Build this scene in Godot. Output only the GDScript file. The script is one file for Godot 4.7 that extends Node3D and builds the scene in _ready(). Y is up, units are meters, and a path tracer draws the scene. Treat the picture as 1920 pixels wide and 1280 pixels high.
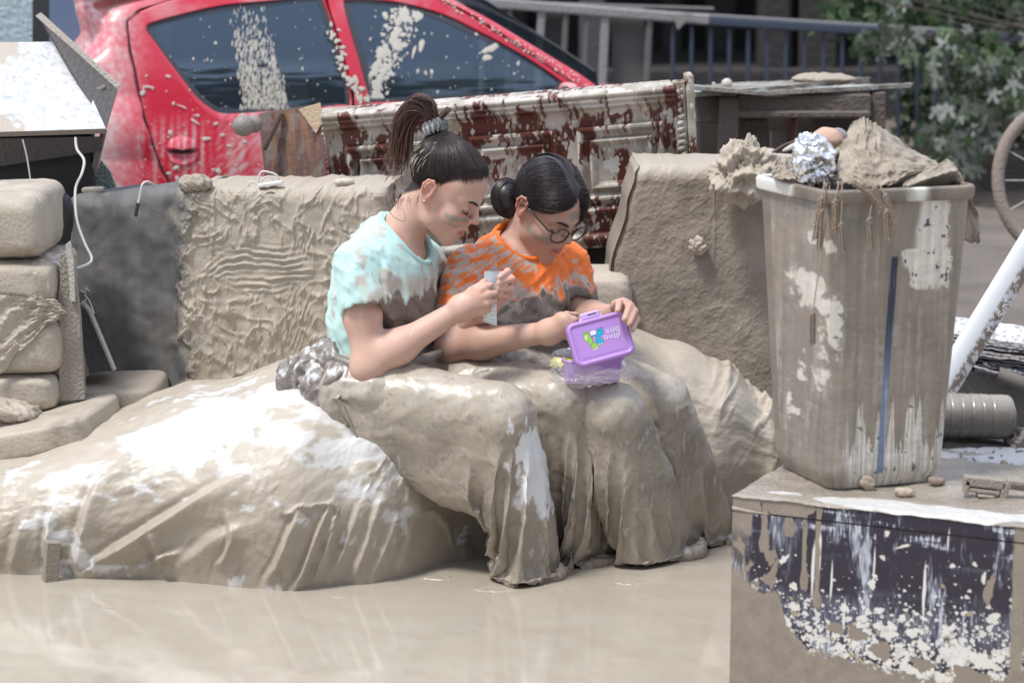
extends Node3D
# A flooded yard: two people in muddy overalls rest on a plastic-wrapped bundle among wrecked furniture.
# Units are metres; the girls sit near z = 0, the camera looks down -z.
const FPX := 4516.0
const PITCH := 0.1745329
const CAM := Vector3(0.0, 1.397, 5.2)
var used := {}
var M := {}
var T := {}

# ---------- where things are: a direction of sight met with a plane of given depth or height
func sight(px: float, py: float) -> Vector3:
	var x := (px - 960.0) / FPX
	var y := (640.0 - py) / FPX
	return Vector3(x, y * cos(PITCH) - sin(PITCH), -cos(PITCH) - y * sin(PITCH))
func P(px: float, py: float, z: float) -> Vector3:
	var r := sight(px, py)
	return CAM + r * ((z - CAM.z) / r.z)
func G(px: float, py: float, y := 0.0) -> Vector3:
	var r := sight(px, py)
	return CAM + r * ((y - CAM.y) / r.y)

# ---------- nodes
func numbered(called: String) -> String:
	if not used.has(called):
		used[called] = 0
		return called
	used[called] += 1
	return "%s_%03d" % [called, used[called]]
func tag(o: Node, label: String, category := "", group := "") -> Node:
	o.set_meta("label", label)
	if category: o.set_meta("category", category)
	if group: o.set_meta("group", group)
	return o
func thing(called: String, label: String, category: String, at := Vector3.ZERO, group := "") -> Node3D:
	var o := Node3D.new()
	o.name = numbered(called)
	add_child(o)
	o.position = at
	tag(o, label, category, group)
	return o
func put(called: String, mb: MB, mat: Material, parent: Node = null) -> MeshInstance3D:
	var o := MeshInstance3D.new()
	o.mesh = mb.mesh()
	o.material_override = mat
	if parent == null:
		o.name = numbered(called)
		add_child(o)
	else:
		var n := called
		var k := 0
		while parent.has_node(n):
			k += 1
			n = "%s_%03d" % [called, k]
		o.name = n
		parent.add_child(o, true)
		if parent != self and parent.get_parent() != null:
			var back := Transform3D.IDENTITY
			var q: Node = parent
			while q != self and q is Node3D:
				back = (q as Node3D).transform * back
				q = q.get_parent()
			o.transform = back.affine_inverse()
	return o
func again(src: MeshInstance3D, called: String, parent: Node, tr: Transform3D) -> MeshInstance3D:
	var o := MeshInstance3D.new()
	o.mesh = src.mesh
	o.material_override = src.material_override
	var n := called
	var k := 0
	while parent.has_node(n):
		k += 1
		n = "%s_%03d" % [called, k]
	o.name = n
	parent.add_child(o, true)
	o.transform = tr
	return o
func structure(o: Node) -> Node:
	o.set_meta("kind", "structure")
	return o
func stuff(o: Node) -> Node:
	o.set_meta("kind", "stuff")
	return o

# ---------- colours and materials
func L(r: float, g: float, b: float) -> Color:   # linear real-world colour for vertex colours
	return Color(r, g, b)
func S(c: Color) -> Color:                       # linear -> the sRGB that albedo_color wants
	return c.linear_to_srgb()
func mat(c: Color, rough := 0.7, o := {}) -> StandardMaterial3D:
	var m := StandardMaterial3D.new()
	m.albedo_color = Color(S(c), o.get("alpha", 1.0))
	m.roughness = rough
	m.metallic = o.get("metal", 0.0)
	m.metallic_specular = o.get("spec", 0.5)
	if o.has("alpha"):
		m.transparency = BaseMaterial3D.TRANSPARENCY_ALPHA
	if o.get("vc", false):
		m.vertex_color_use_as_albedo = true
	if o.has("tex"):
		m.albedo_texture = o.tex
	if o.has("rough_tex"):
		m.roughness_texture = o.rough_tex
		m.roughness_texture_channel = BaseMaterial3D.TEXTURE_CHANNEL_RED
	if o.has("bump"):
		m.heightmap_enabled = true
		m.heightmap_texture = o.bump
		m.heightmap_scale = o.get("depth", 0.3)
	if o.has("tri"):
		m.uv1_triplanar = true
		m.uv1_world_triplanar = o.get("world", false)
		m.uv1_scale = Vector3.ONE * float(o.tri)
	if o.has("coat"):
		m.clearcoat_enabled = true
		m.clearcoat = o.coat
		m.clearcoat_roughness = o.get("coat_rough", 0.05)
	if o.has("sss"):
		m.subsurf_scatter_enabled = true
		m.subsurf_scatter_strength = o.sss
	if o.has("back"):
		m.backlight_enabled = true
		m.backlight = o.back
	if o.has("rim"):
		m.rim_enabled = true
		m.rim = o.rim
		m.rim_tint = 0.6
	return m
func noise(s: int, freq: float, oct := 4, kind := FastNoiseLite.FRACTAL_FBM) -> FastNoiseLite:
	var n := FastNoiseLite.new()
	n.noise_type = FastNoiseLite.TYPE_SIMPLEX_SMOOTH
	n.seed = s
	n.frequency = freq
	n.fractal_type = kind
	n.fractal_octaves = oct
	return n
func tex(im: Image) -> ImageTexture:
	return ImageTexture.create_from_image(im)
func seamless(s: int, freq: float, oct := 5, kind := FastNoiseLite.FRACTAL_FBM, size := 512) -> ImageTexture:
	return tex(noise(s, freq, oct, kind).get_seamless_image(size, size))
func bytes(n: FastNoiseLite, w: int, h: int) -> PackedByteArray:
	var im := n.get_image(w, h)
	im.convert(Image.FORMAT_L8)
	return im.get_data()
static func ss(a: float, b: float, x: float) -> float:
	var t := clampf((x - a) / (b - a), 0.0, 1.0)
	return t * t * (3.0 - 2.0 * t)

# ---------- mesh arrays
class MB:
	var v := PackedVector3Array()
	var n := PackedVector3Array()
	var c := PackedColorArray()
	var uv := PackedVector2Array()
	var ix := PackedInt32Array()
	func vert(p: Vector3, nn := Vector3.ZERO, col := Color.WHITE, u := Vector2.ZERO) -> int:
		v.append(p); n.append(nn); c.append(col); uv.append(u)
		return v.size() - 1
	func tri(a: int, b: int, d: int) -> void:
		ix.append(a); ix.append(b); ix.append(d)
	func quad(a: int, b: int, d: int, e: int) -> void:
		ix.append(a); ix.append(b); ix.append(d)
		ix.append(a); ix.append(d); ix.append(e)
	func face(pts: Array, col := Color.WHITE, uvs := []) -> void:   # flat polygon, clockwise seen from outside
		var nn := ((pts[2] as Vector3) - (pts[0] as Vector3)).cross((pts[1] as Vector3) - (pts[0] as Vector3)).normalized()
		var s := v.size()
		for i in pts.size():
			vert(pts[i], nn, col, uvs[i] if uvs.size() else Vector2.ZERO)
		for i in range(1, pts.size() - 1):
			tri(s, s + i, s + i + 1)
	func smooth(from := 0) -> void:
		var acc := PackedVector3Array()
		acc.resize(v.size())
		var i := 0
		while i < ix.size():
			var a := ix[i]; var b := ix[i + 1]; var d := ix[i + 2]
			var m := (v[d] - v[a]).cross(v[b] - v[a])
			acc[a] += m; acc[b] += m; acc[d] += m
			i += 3
		for j in range(from, v.size()):
			n[j] = acc[j].normalized()
	# a sheet of points f(u, w) -> Vector3, u and w in 0..1
	func sheet(nu: int, nw: int, f: Callable, colf = null, wrap := false, flip := false) -> void:
		var s := v.size()
		for j in nw + 1:
			for i in nu + 1:
				var u := float(i) / nu
				var w := float(j) / nw
				var p: Vector3 = f.call(u, w)
				vert(p, Vector3.ZERO, colf.call(p, u, w) if colf != null else Color.WHITE, Vector2(u, w))
		for j in nw:
			for i in nu:
				var a := s + j * (nu + 1) + i
				var b := a + 1
				if flip: quad(a, a + nu + 1, b + nu + 1, b)
				else: quad(a, b, b + nu + 1, a + nu + 1)
		var acc := PackedVector3Array()
		acc.resize(v.size() - s)
		var st := ix.size() - nu * nw * 6
		for t in range(st, ix.size(), 3):
			var m := (v[ix[t + 2]] - v[ix[t]]).cross(v[ix[t + 1]] - v[ix[t]])
			for q in 3: acc[ix[t + q] - s] += m
		if wrap:
			for j in nw + 1:
				var a := j * (nu + 1)
				var m := acc[a] + acc[a + nu]
				acc[a] = m; acc[a + nu] = m
		for j in acc.size(): n[s + j] = acc[j].normalized()
	func join(o: MB) -> void:
		var s := v.size()
		v.append_array(o.v); n.append_array(o.n); c.append_array(o.c); uv.append_array(o.uv)
		for i in o.ix: ix.append(s + i)
	func box(sz: Vector3, tr := Transform3D.IDENTITY, bev := 0.004, col := Color.WHITE) -> void:
		# chamfered box; uv in metres of the face
		var h := sz * 0.5
		bev = minf(bev, minf(h.x, minf(h.y, h.z)) * 0.9)
		for ax in 3:
			for sg in [-1.0, 1.0]:
				var nn := Vector3.ZERO; nn[ax] = sg
				var u := Vector3.ZERO; u[(ax + 1) % 3] = 1.0
				var w := nn.cross(u)
				var hu: float = h[(ax + 1) % 3] - bev
				var hw: float = absf(h.dot(w)) - bev
				var c0 := nn * h[ax]
				_f(tr, [c0 - u * hu - w * hw, c0 - u * hu + w * hw, c0 + u * hu + w * hw, c0 + u * hu - w * hw], col, nn)
		if bev <= 0.0: return
		for ax in 3:   # the twelve bevels
			var b1 := (ax + 1) % 3
			var b2 := (ax + 2) % 3
			for s1 in [-1.0, 1.0]:
				for s2 in [-1.0, 1.0]:
					var e := Vector3.ZERO; e[ax] = h[ax] - bev
					var p1 := Vector3.ZERO; p1[b1] = s1 * h[b1]; p1[b2] = s2 * (h[b2] - bev)
					var p2 := Vector3.ZERO; p2[b1] = s1 * (h[b1] - bev); p2[b2] = s2 * h[b2]
					var out := Vector3.ZERO; out[b1] = s1; out[b2] = s2
					_f(tr, [p1 - e, p2 - e, p2 + e, p1 + e], col, out)
		for sx in [-1.0, 1.0]:
			for sy in [-1.0, 1.0]:
				for sz2 in [-1.0, 1.0]:
					var q := Vector3(sx * h.x, sy * h.y, sz2 * h.z)
					var i := Vector3(sx, sy, sz2) * bev
					_f(tr, [q - Vector3(0, i.y, i.z), q - Vector3(i.x, 0, i.z), q - Vector3(i.x, i.y, 0)], col, Vector3(sx, sy, sz2))
	func _f(tr: Transform3D, pts: Array, col: Color, out: Vector3) -> void:
		var a: Vector3 = pts[0]; var b: Vector3 = pts[1]; var d: Vector3 = pts[2]
		if (d - a).cross(b - a).dot(out) < 0.0: pts.reverse()
		var w := []
		var uvs := []
		for p: Vector3 in pts:
			w.append(tr * p)
			var ab := out.abs()
			uvs.append(Vector2(p.z, -p.y) if ab.x > ab.y and ab.x > ab.z else (Vector2(p.x, p.z) if ab.y > ab.z else Vector2(p.x, -p.y)))
		face(w, col, uvs)
	func tube(pts: PackedVector3Array, radii, sides := 8, cap := true, col := Color.WHITE, flat := 1.0) -> void:
		var s := v.size()
		var m := pts.size()
		var up := Vector3.UP
		var prev := Vector3.ZERO
		for i in m:
			var t := (pts[mini(i + 1, m - 1)] - pts[maxi(i - 1, 0)]).normalized()
			if i == 0:
				up = Vector3.UP if absf(t.y) < 0.9 else Vector3.RIGHT
				prev = (up - t * up.dot(t)).normalized()
			else:
				prev = (prev - t * prev.dot(t)).normalized()
			var side := t.cross(prev)
			var r: float = radii if radii is float else radii[i]
			for k in sides + 1:
				var a := TAU * k / sides
				var d := prev * cos(a) * flat + side * sin(a)
				vert(pts[i] + d * r, d.normalized(), col, Vector2(float(k) / sides, float(i) / (m - 1)))
		for i in m - 1:
			for k in sides:
				var a := s + i * (sides + 1) + k
				quad(a, a + sides + 1, a + sides + 2, a + 1)
		if cap:
			for e in [0, m - 1]:
				var ctr := vert(pts[e], (pts[e] - pts[1 if e == 0 else m - 2]).normalized(), col)
				for k in sides:
					var a: int = s + e * (sides + 1) + k
					if e == 0: tri(ctr, a, a + 1)
					else: tri(ctr, a + 1, a)
	func lathe(prof: PackedVector2Array, segs: int, tr := Transform3D.IDENTITY, col := Color.WHITE) -> void:
		sheet(segs, prof.size() - 1, func(u, w):
			var q := prof[int(round(w * (prof.size() - 1)))]
			return tr * Vector3(q.x * cos(TAU * u), q.y, q.x * sin(TAU * u)), func(_p, _u, _w): return col, true, false)
	func poly(pts2: PackedVector2Array, f: Callable, col := Color.WHITE, flip := false) -> void:   # flat polygon put through f
		var t := Geometry2D.triangulate_polygon(pts2)
		var s := v.size()
		for q in pts2: vert(f.call(q), Vector3.ZERO, col, q)
		for i in range(0, t.size(), 3):
			var a := pts2[t[i]]; var b := pts2[t[i + 1]]; var d := pts2[t[i + 2]]
			var cw := (b - a).cross(d - a) < 0.0
			if cw != flip: tri(s + t[i], s + t[i + 1], s + t[i + 2])
			else: tri(s + t[i], s + t[i + 2], s + t[i + 1])
		var nn := Vector3.ZERO
		for i in range(ix.size() - t.size(), ix.size(), 3):
			nn += (v[ix[i + 2]] - v[ix[i]]).cross(v[ix[i + 1]] - v[ix[i]])
		nn = nn.normalized()
		for i in range(s, v.size()): n[i] = nn
	func slab(pts2: PackedVector2Array, f: Callable, depth: Vector3, col := Color.WHITE) -> void:   # extruded polygon, f maps to the front face
		poly(pts2, f, col)
		var s := v.size()
		poly(pts2, func(q): return f.call(q) + depth, col, true)
		var m := pts2.size()
		var area := 0.0
		for i in m: area += pts2[i].cross(pts2[(i + 1) % m])
		for i in m:
			var a: Vector3 = f.call(pts2[i]); var b: Vector3 = f.call(pts2[(i + 1) % m])
			if area > 0.0: face([a, a + depth, b + depth, b], col)
			else: face([a, b, b + depth, a + depth], col)
	func mesh() -> ArrayMesh:
		var A := []
		A.resize(Mesh.ARRAY_MAX)
		A[Mesh.ARRAY_VERTEX] = v
		A[Mesh.ARRAY_NORMAL] = n
		A[Mesh.ARRAY_COLOR] = c
		A[Mesh.ARRAY_TEX_UV] = uv
		A[Mesh.ARRAY_INDEX] = ix
		var m := ArrayMesh.new()
		m.add_surface_from_arrays(Mesh.PRIMITIVE_TRIANGLES, A)
		return m
	func orient() -> void:   # make every triangle agree with its vertex normals
		for t in range(0, ix.size(), 3):
			var a := ix[t]; var b := ix[t + 1]; var d := ix[t + 2]
			if (v[d] - v[a]).cross(v[b] - v[a]).dot(n[a] + n[b] + n[d]) < 0.0:
				ix[t + 1] = d; ix[t + 2] = b

# ---------- smooth bodies: distances to tapered capsules and ellipsoids, joined softly and meshed as surface nets
class Body:
	var kind := PackedInt32Array()      # 0 capsule, 1 ellipsoid, +2 when it is cut away
	var a := PackedVector3Array()
	var b := PackedVector3Array()
	var ra := PackedFloat32Array()
	var rb := PackedFloat32Array()
	var k := PackedFloat32Array()
	var inv: Array[Basis] = []
	var disp = null
	var damp := 0.0
	var xf := Transform3D.IDENTITY      # set to build in a local frame
	var sc := 1.0
	func cap(p: Vector3, q: Vector3, r1: float, r2: float, soft := 0.02, cut := false) -> void:
		kind.append(2 if cut else 0); a.append(xf * p); b.append(xf * q); ra.append(r1 * sc); rb.append(r2 * sc); k.append(soft * sc); inv.append(Basis.IDENTITY)
	func ell(c: Vector3, r: Vector3, bs := Basis.IDENTITY, soft := 0.02, cut := false) -> void:
		kind.append(3 if cut else 1); a.append(xf * c); b.append(r * sc); ra.append(0.0); rb.append(0.0); k.append(soft * sc); inv.append((xf.basis.orthonormalized() * bs.orthonormalized()).transposed())
	func chain(pts: Array, radii: Array, soft := 0.012) -> void:
		for i in pts.size() - 1: cap(pts[i], pts[i + 1], radii[i], radii[i + 1], soft)
	func one(i: int, p: Vector3) -> float:
		if kind[i] & 1:
			var q := inv[i] * (p - a[i])
			var r := b[i]
			var s := q / r
			var k0 := s.length()
			var k1 := (s / r).length()
			return k0 * (k0 - 1.0) / k1 if k1 > 1e-6 else -minf(r.x, minf(r.y, r.z))
		var ba := b[i] - a[i]
		var pa := p - a[i]
		var h := clampf(pa.dot(ba) / maxf(ba.length_squared(), 1e-9), 0.0, 1.0)
		return (pa - ba * h).length() - lerpf(ra[i], rb[i], h)
	func at(p: Vector3, act: PackedInt32Array) -> float:
		var d := 1e3
		for i in act:
			var e := one(i, p)
			var kk := k[i]
			if kind[i] < 2:
				var h := maxf(kk - absf(d - e), 0.0) / kk
				d = minf(d, e) - h * h * kk * 0.25
			else:
				e = -e
				var h := maxf(kk - absf(d - e), 0.0) / kk
				d = maxf(d, e) + h * h * kk * 0.25
		if damp > 0.0 and absf(d) < damp * 3.0:
			d += disp.call(p)
		return d
	func all() -> PackedInt32Array:
		var r := PackedInt32Array()
		for i in kind.size(): r.append(i)
		return r
	# the first surface point met from o along d (a unit vector)
	func meet(o: Vector3, d: Vector3, from := 4.0) -> Vector3:
		var act := all()
		var s := from
		for i in 70:
			var e := at(o + d * s, act)
			if e < .0006: break
			s += e * .8
			if s > 7.0: break
		return o + d * s
	func bounds() -> AABB:
		var bb := AABB()
		var first := true
		for i in kind.size():
			if kind[i] >= 2: continue
			var r := maxf(ra[i], rb[i])
			if kind[i] == 1: r = maxf(b[i].x, maxf(b[i].y, b[i].z))
			for e in ([a[i]] if kind[i] == 1 else [a[i], b[i]]):
				var q := AABB(e - Vector3.ONE * r, Vector3.ONE * r * 2.0)
				bb = q if first else bb.merge(q)
				first = false
		return bb.grow(damp + 0.01)
	func build(cell: float, colf = null, within := AABB(), relax := 1) -> MB:
		var mb := MB.new()
		var bb := bounds()
		if within.size != Vector3.ZERO: bb = bb.intersection(within)
		var o := (bb.position / cell).floor()
		var ext := (bb.size / cell).ceil() + Vector3.ONE * 2
		var dims := Vector3i(ext)
		var root := 8
		while root < mini(128, maxi(dims.x, maxi(dims.y, dims.z))): root *= 2
		var all := PackedInt32Array()
		for i in kind.size(): all.append(i)
		var stack := []
		for z in range(0, dims.z, root):
			for y in range(0, dims.y, root):
				for x in range(0, dims.x, root):
					stack.append([x, y, z, root, all])
		var cells := {}
		var edges := PackedInt64Array()
		const SY := 4096
		const SZ := 16777216
		var val := PackedFloat32Array()
		val.resize(729)
		while stack.size():
			var s: Array = stack.pop_back()
			var x0: int = s[0]; var y0: int = s[1]; var z0: int = s[2]; var w: int = s[3]
			var act: PackedInt32Array = s[4]
			if x0 > dims.x or y0 > dims.y or z0 > dims.z: continue
			var ctr := (o + Vector3(x0, y0, z0) + Vector3.ONE * w * 0.5) * cell
			var half := w * 0.5 * 1.7321 * cell
			var es := PackedFloat32Array()
			var emin := 1e3
			for i in act:
				var e := one(i, ctr)
				es.append(e)
				if kind[i] < 2: emin = minf(emin, e)
			var keep := PackedInt32Array()
			for j in act.size():
				var i := act[j]
				if kind[i] < 2:
					if es[j] < emin + half * 2.4 + k[i]: keep.append(i)
				elif es[j] < half * 1.3 + k[i] + damp: keep.append(i)
			if emin > half * 1.4 + damp + 0.03: continue
			if absf(at(ctr, keep)) > half * 1.4 + damp: continue
			if w > 8:
				var q := w / 2
				for c in 8:
					stack.append([x0 + (q if c & 1 else 0), y0 + (q if c & 2 else 0), z0 + (q if c & 4 else 0), q, keep])
				continue
			var i9 := 0
			for z in 9:
				for y in 9:
					for x in 9:
						val[i9] = at((o + Vector3(x0 + x, y0 + y, z0 + z)) * cell, keep)
						i9 += 1
			for z in 8:
				for y in 8:
					for x in 8:
						var g := x + y * 9 + z * 81
						var m := 0
						var v0 := val[g]; var v1 := val[g + 1]; var v2 := val[g + 9]; var v3 := val[g + 10]
						var v4 := val[g + 81]; var v5 := val[g + 82]; var v6 := val[g + 90]; var v7 := val[g + 91]
						if v0 < 0.0: m += 1
						if v1 < 0.0: m += 1
						if v2 < 0.0: m += 1
						if v3 < 0.0: m += 1
						if v4 < 0.0: m += 1
						if v5 < 0.0: m += 1
						if v6 < 0.0: m += 1
						if v7 < 0.0: m += 1
						if m == 0 or m == 8: continue
						var acc := Vector3.ZERO
						var cnt := 0
						if (v0 < 0.0) != (v1 < 0.0): acc += Vector3(v0 / (v0 - v1), 0, 0); cnt += 1
						if (v2 < 0.0) != (v3 < 0.0): acc += Vector3(v2 / (v2 - v3), 1, 0); cnt += 1
						if (v4 < 0.0) != (v5 < 0.0): acc += Vector3(v4 / (v4 - v5), 0, 1); cnt += 1
						if (v6 < 0.0) != (v7 < 0.0): acc += Vector3(v6 / (v6 - v7), 1, 1); cnt += 1
						if (v0 < 0.0) != (v2 < 0.0): acc += Vector3(0, v0 / (v0 - v2), 0); cnt += 1
						if (v1 < 0.0) != (v3 < 0.0): acc += Vector3(1, v1 / (v1 - v3), 0); cnt += 1
						if (v4 < 0.0) != (v6 < 0.0): acc += Vector3(0, v4 / (v4 - v6), 1); cnt += 1
						if (v5 < 0.0) != (v7 < 0.0): acc += Vector3(1, v5 / (v5 - v7), 1); cnt += 1
						if (v0 < 0.0) != (v4 < 0.0): acc += Vector3(0, 0, v0 / (v0 - v4)); cnt += 1
						if (v1 < 0.0) != (v5 < 0.0): acc += Vector3(1, 0, v1 / (v1 - v5)); cnt += 1
						if (v2 < 0.0) != (v6 < 0.0): acc += Vector3(0, 1, v2 / (v2 - v6)); cnt += 1
						if (v3 < 0.0) != (v7 < 0.0): acc += Vector3(1, 1, v3 / (v3 - v7)); cnt += 1
						var X := x0 + x + 1
						var Y := y0 + y + 1
						var Z := z0 + z + 1
						var key := X + Y * SY + Z * SZ
						cells[key] = mb.vert((o + Vector3(X - 1, Y - 1, Z - 1) + acc / cnt) * cell)
						if (v0 < 0.0) != (v1 < 0.0): edges.append(key * 8 + (1 if v0 < 0.0 else 0))
						if (v0 < 0.0) != (v2 < 0.0): edges.append(key * 8 + 2 + (1 if v0 < 0.0 else 0))
						if (v0 < 0.0) != (v4 < 0.0): edges.append(key * 8 + 4 + (1 if v0 < 0.0 else 0))
		for e in edges:
			var key := e >> 3
			var ax := (e >> 1) & 3
			var d1: int = SY if ax == 0 else (SZ if ax == 1 else 1)
			var d2: int = SZ if ax == 0 else (1 if ax == 1 else SY)
			var c00: int = cells.get(key, -1)
			var c10: int = cells.get(key - d1, -1)
			var c01: int = cells.get(key - d2, -1)
			var c11: int = cells.get(key - d1 - d2, -1)
			if c10 < 0 or c01 < 0 or c11 < 0: continue
			if e & 1: mb.quad(c00, c01, c11, c10)
			else: mb.quad(c00, c10, c11, c01)
		for r in relax:
			var acc := PackedVector3Array(); acc.resize(mb.v.size())
			var cn := PackedFloat32Array(); cn.resize(mb.v.size())
			for t in range(0, mb.ix.size(), 3):
				var p := mb.ix[t]; var q := mb.ix[t + 1]; var s := mb.ix[t + 2]
				acc[p] += mb.v[q] + mb.v[s]; acc[q] += mb.v[p] + mb.v[s]; acc[s] += mb.v[p] + mb.v[q]
				cn[p] += 2.0; cn[q] += 2.0; cn[s] += 2.0
			for i in mb.v.size():
				if cn[i] > 0.0: mb.v[i] = mb.v[i].lerp(acc[i] / cn[i], 0.5)
		mb.smooth()
		if colf != null:
			for i in mb.v.size(): mb.c[i] = colf.call(mb.v[i], mb.n[i])
		return mb

# ---------- work that runs side by side, then is put into the scene in order
var jobs: Array[Callable] = []
var done := []
func job(work: Callable, then: Callable) -> void:
	jobs.append(work)
	done.append([null, then])
func _work(i: int) -> void:
	done[i][0] = jobs[i].call()
func finish() -> void:
	var id := WorkerThreadPool.add_group_task(_work, jobs.size(), 4, true)
	WorkerThreadPool.wait_for_group_task_completion(id)
	for d in done: d[1].call(d[0])
func _ready() -> void:
	var cam := Camera3D.new()
	cam.name = "camera"
	cam.position = CAM
	cam.rotation.x = -PITCH
	cam.near = 0.1
	cam.far = 600.0
	cam.fov = 16.13
	var lens := CameraAttributesPhysical.new()
	lens.frustum_focal_length = 84.7
	lens.frustum_focus_distance = 5.25
	lens.frustum_near = 0.1
	lens.frustum_far = 600.0
	lens.exposure_aperture = 5.0
	cam.attributes = lens
	add_child(cam)
	var env := Environment.new()
	env.background_mode = Environment.BG_SKY
	var sky_mat := ProceduralSkyMaterial.new()
	sky_mat.sky_top_color = Color(0.84, 0.895, 1.0)
	sky_mat.sky_horizon_color = Color(0.72, 0.74, 0.775)
	sky_mat.sky_curve = 0.35
	sky_mat.ground_bottom_color = Color(0.42, 0.38, 0.33)
	sky_mat.ground_horizon_color = Color(0.60, 0.57, 0.53)
	sky_mat.sky_energy_multiplier = 0.74
	sky_mat.sky_cover = clouds()
	sky_mat.sky_cover_modulate = Color(1, 1, 1, 1)
	var sky := Sky.new()
	sky.sky_material = sky_mat
	env.sky = sky
	env.tonemap_mode = Environment.TONE_MAPPER_LINEAR
	env.tonemap_exposure = 2.34
	env.sdfgi_enabled = true
	env.ssao_enabled = true
	env.ssil_enabled = true
	var we := WorldEnvironment.new()
	we.name = "world_environment"
	we.environment = env
	add_child(we)
	var sun := DirectionalLight3D.new()
	sun.name = "sun"
	sun.light_energy = 0.5
	sun.light_color = Color(1.0, 0.985, 0.96)
	sun.light_angular_distance = 11.0
	sun.shadow_enabled = true
	add_child(sun)
	sun.look_at_from_position(Vector3(-1.2, 3.0, 0.9), Vector3.ZERO)
	make_surfaces()
	ground_and_water()
	building()
	fence()
	tree()
	opposite_trees()
	car()
	dresser()
	broken_table()
	bundle()
	left_sofa()
	right_sofa()
	left_heap()
	chest()
	bin()
	right_debris()
	girls()
	finish()

# broken cloud, brighter and darker, all round the sky
func clouds() -> ImageTexture:
	var n := noise(2, 1.0, 5)
	var im := Image.create_empty(512, 256, false, Image.FORMAT_RGBA8)
	for y in 256:
		var el := PI * (.5 - (y + .5) / 256.0)
		for x in 512:
			var az := TAU * x / 512.0
			var d := Vector3(cos(az) * cos(el), sin(el), sin(az) * cos(el))
			var q := d / (absf(d.y) + .35) * 1.5
			var k := n.get_noise_3d(q.x, q.y * .5, q.z)
			var a := ss(-.12, .45, k) * .5
			im.set_pixel(x, y, Color(.95, .96, 1.0, a))
	return tex(im)

func make_surfaces() -> void:
	T.mud = seamless(11, 0.012, 5)
	T.lumps = seamless(12, 0.03, 4)
	T.fine = seamless(13, 0.07, 4)
	T.ridge = seamless(14, 0.012, 4, FastNoiseLite.FRACTAL_RIDGED)
	T.creases = seamless(16, 0.010, 3, FastNoiseLite.FRACTAL_RIDGED)
	T.wave = seamless(15, 0.006, 3)
	M.mud = mat(L(.34, .29, .235), .62, {"bump": T.lumps, "depth": .5, "tri": 3.0})
	M.mud_vc = mat(L(1, 1, 1), .6, {"vc": true, "bump": T.lumps, "depth": .13, "tri": 4.5})
	M.mud_dark = mat(L(.15, .13, .115), .75, {"bump": T.lumps, "depth": .5, "tri": 4.0})
	M.dark = mat(L(.02, .019, .02), .8)
	M.wire = mat(L(.62, .60, .57), .45)
	M.vc = mat(L(1, 1, 1), .6, {"vc": true})
	M.vc_rough = mat(L(1, 1, 1), .78, {"vc": true, "bump": T.fine, "depth": .12, "tri": 6.0})

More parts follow.
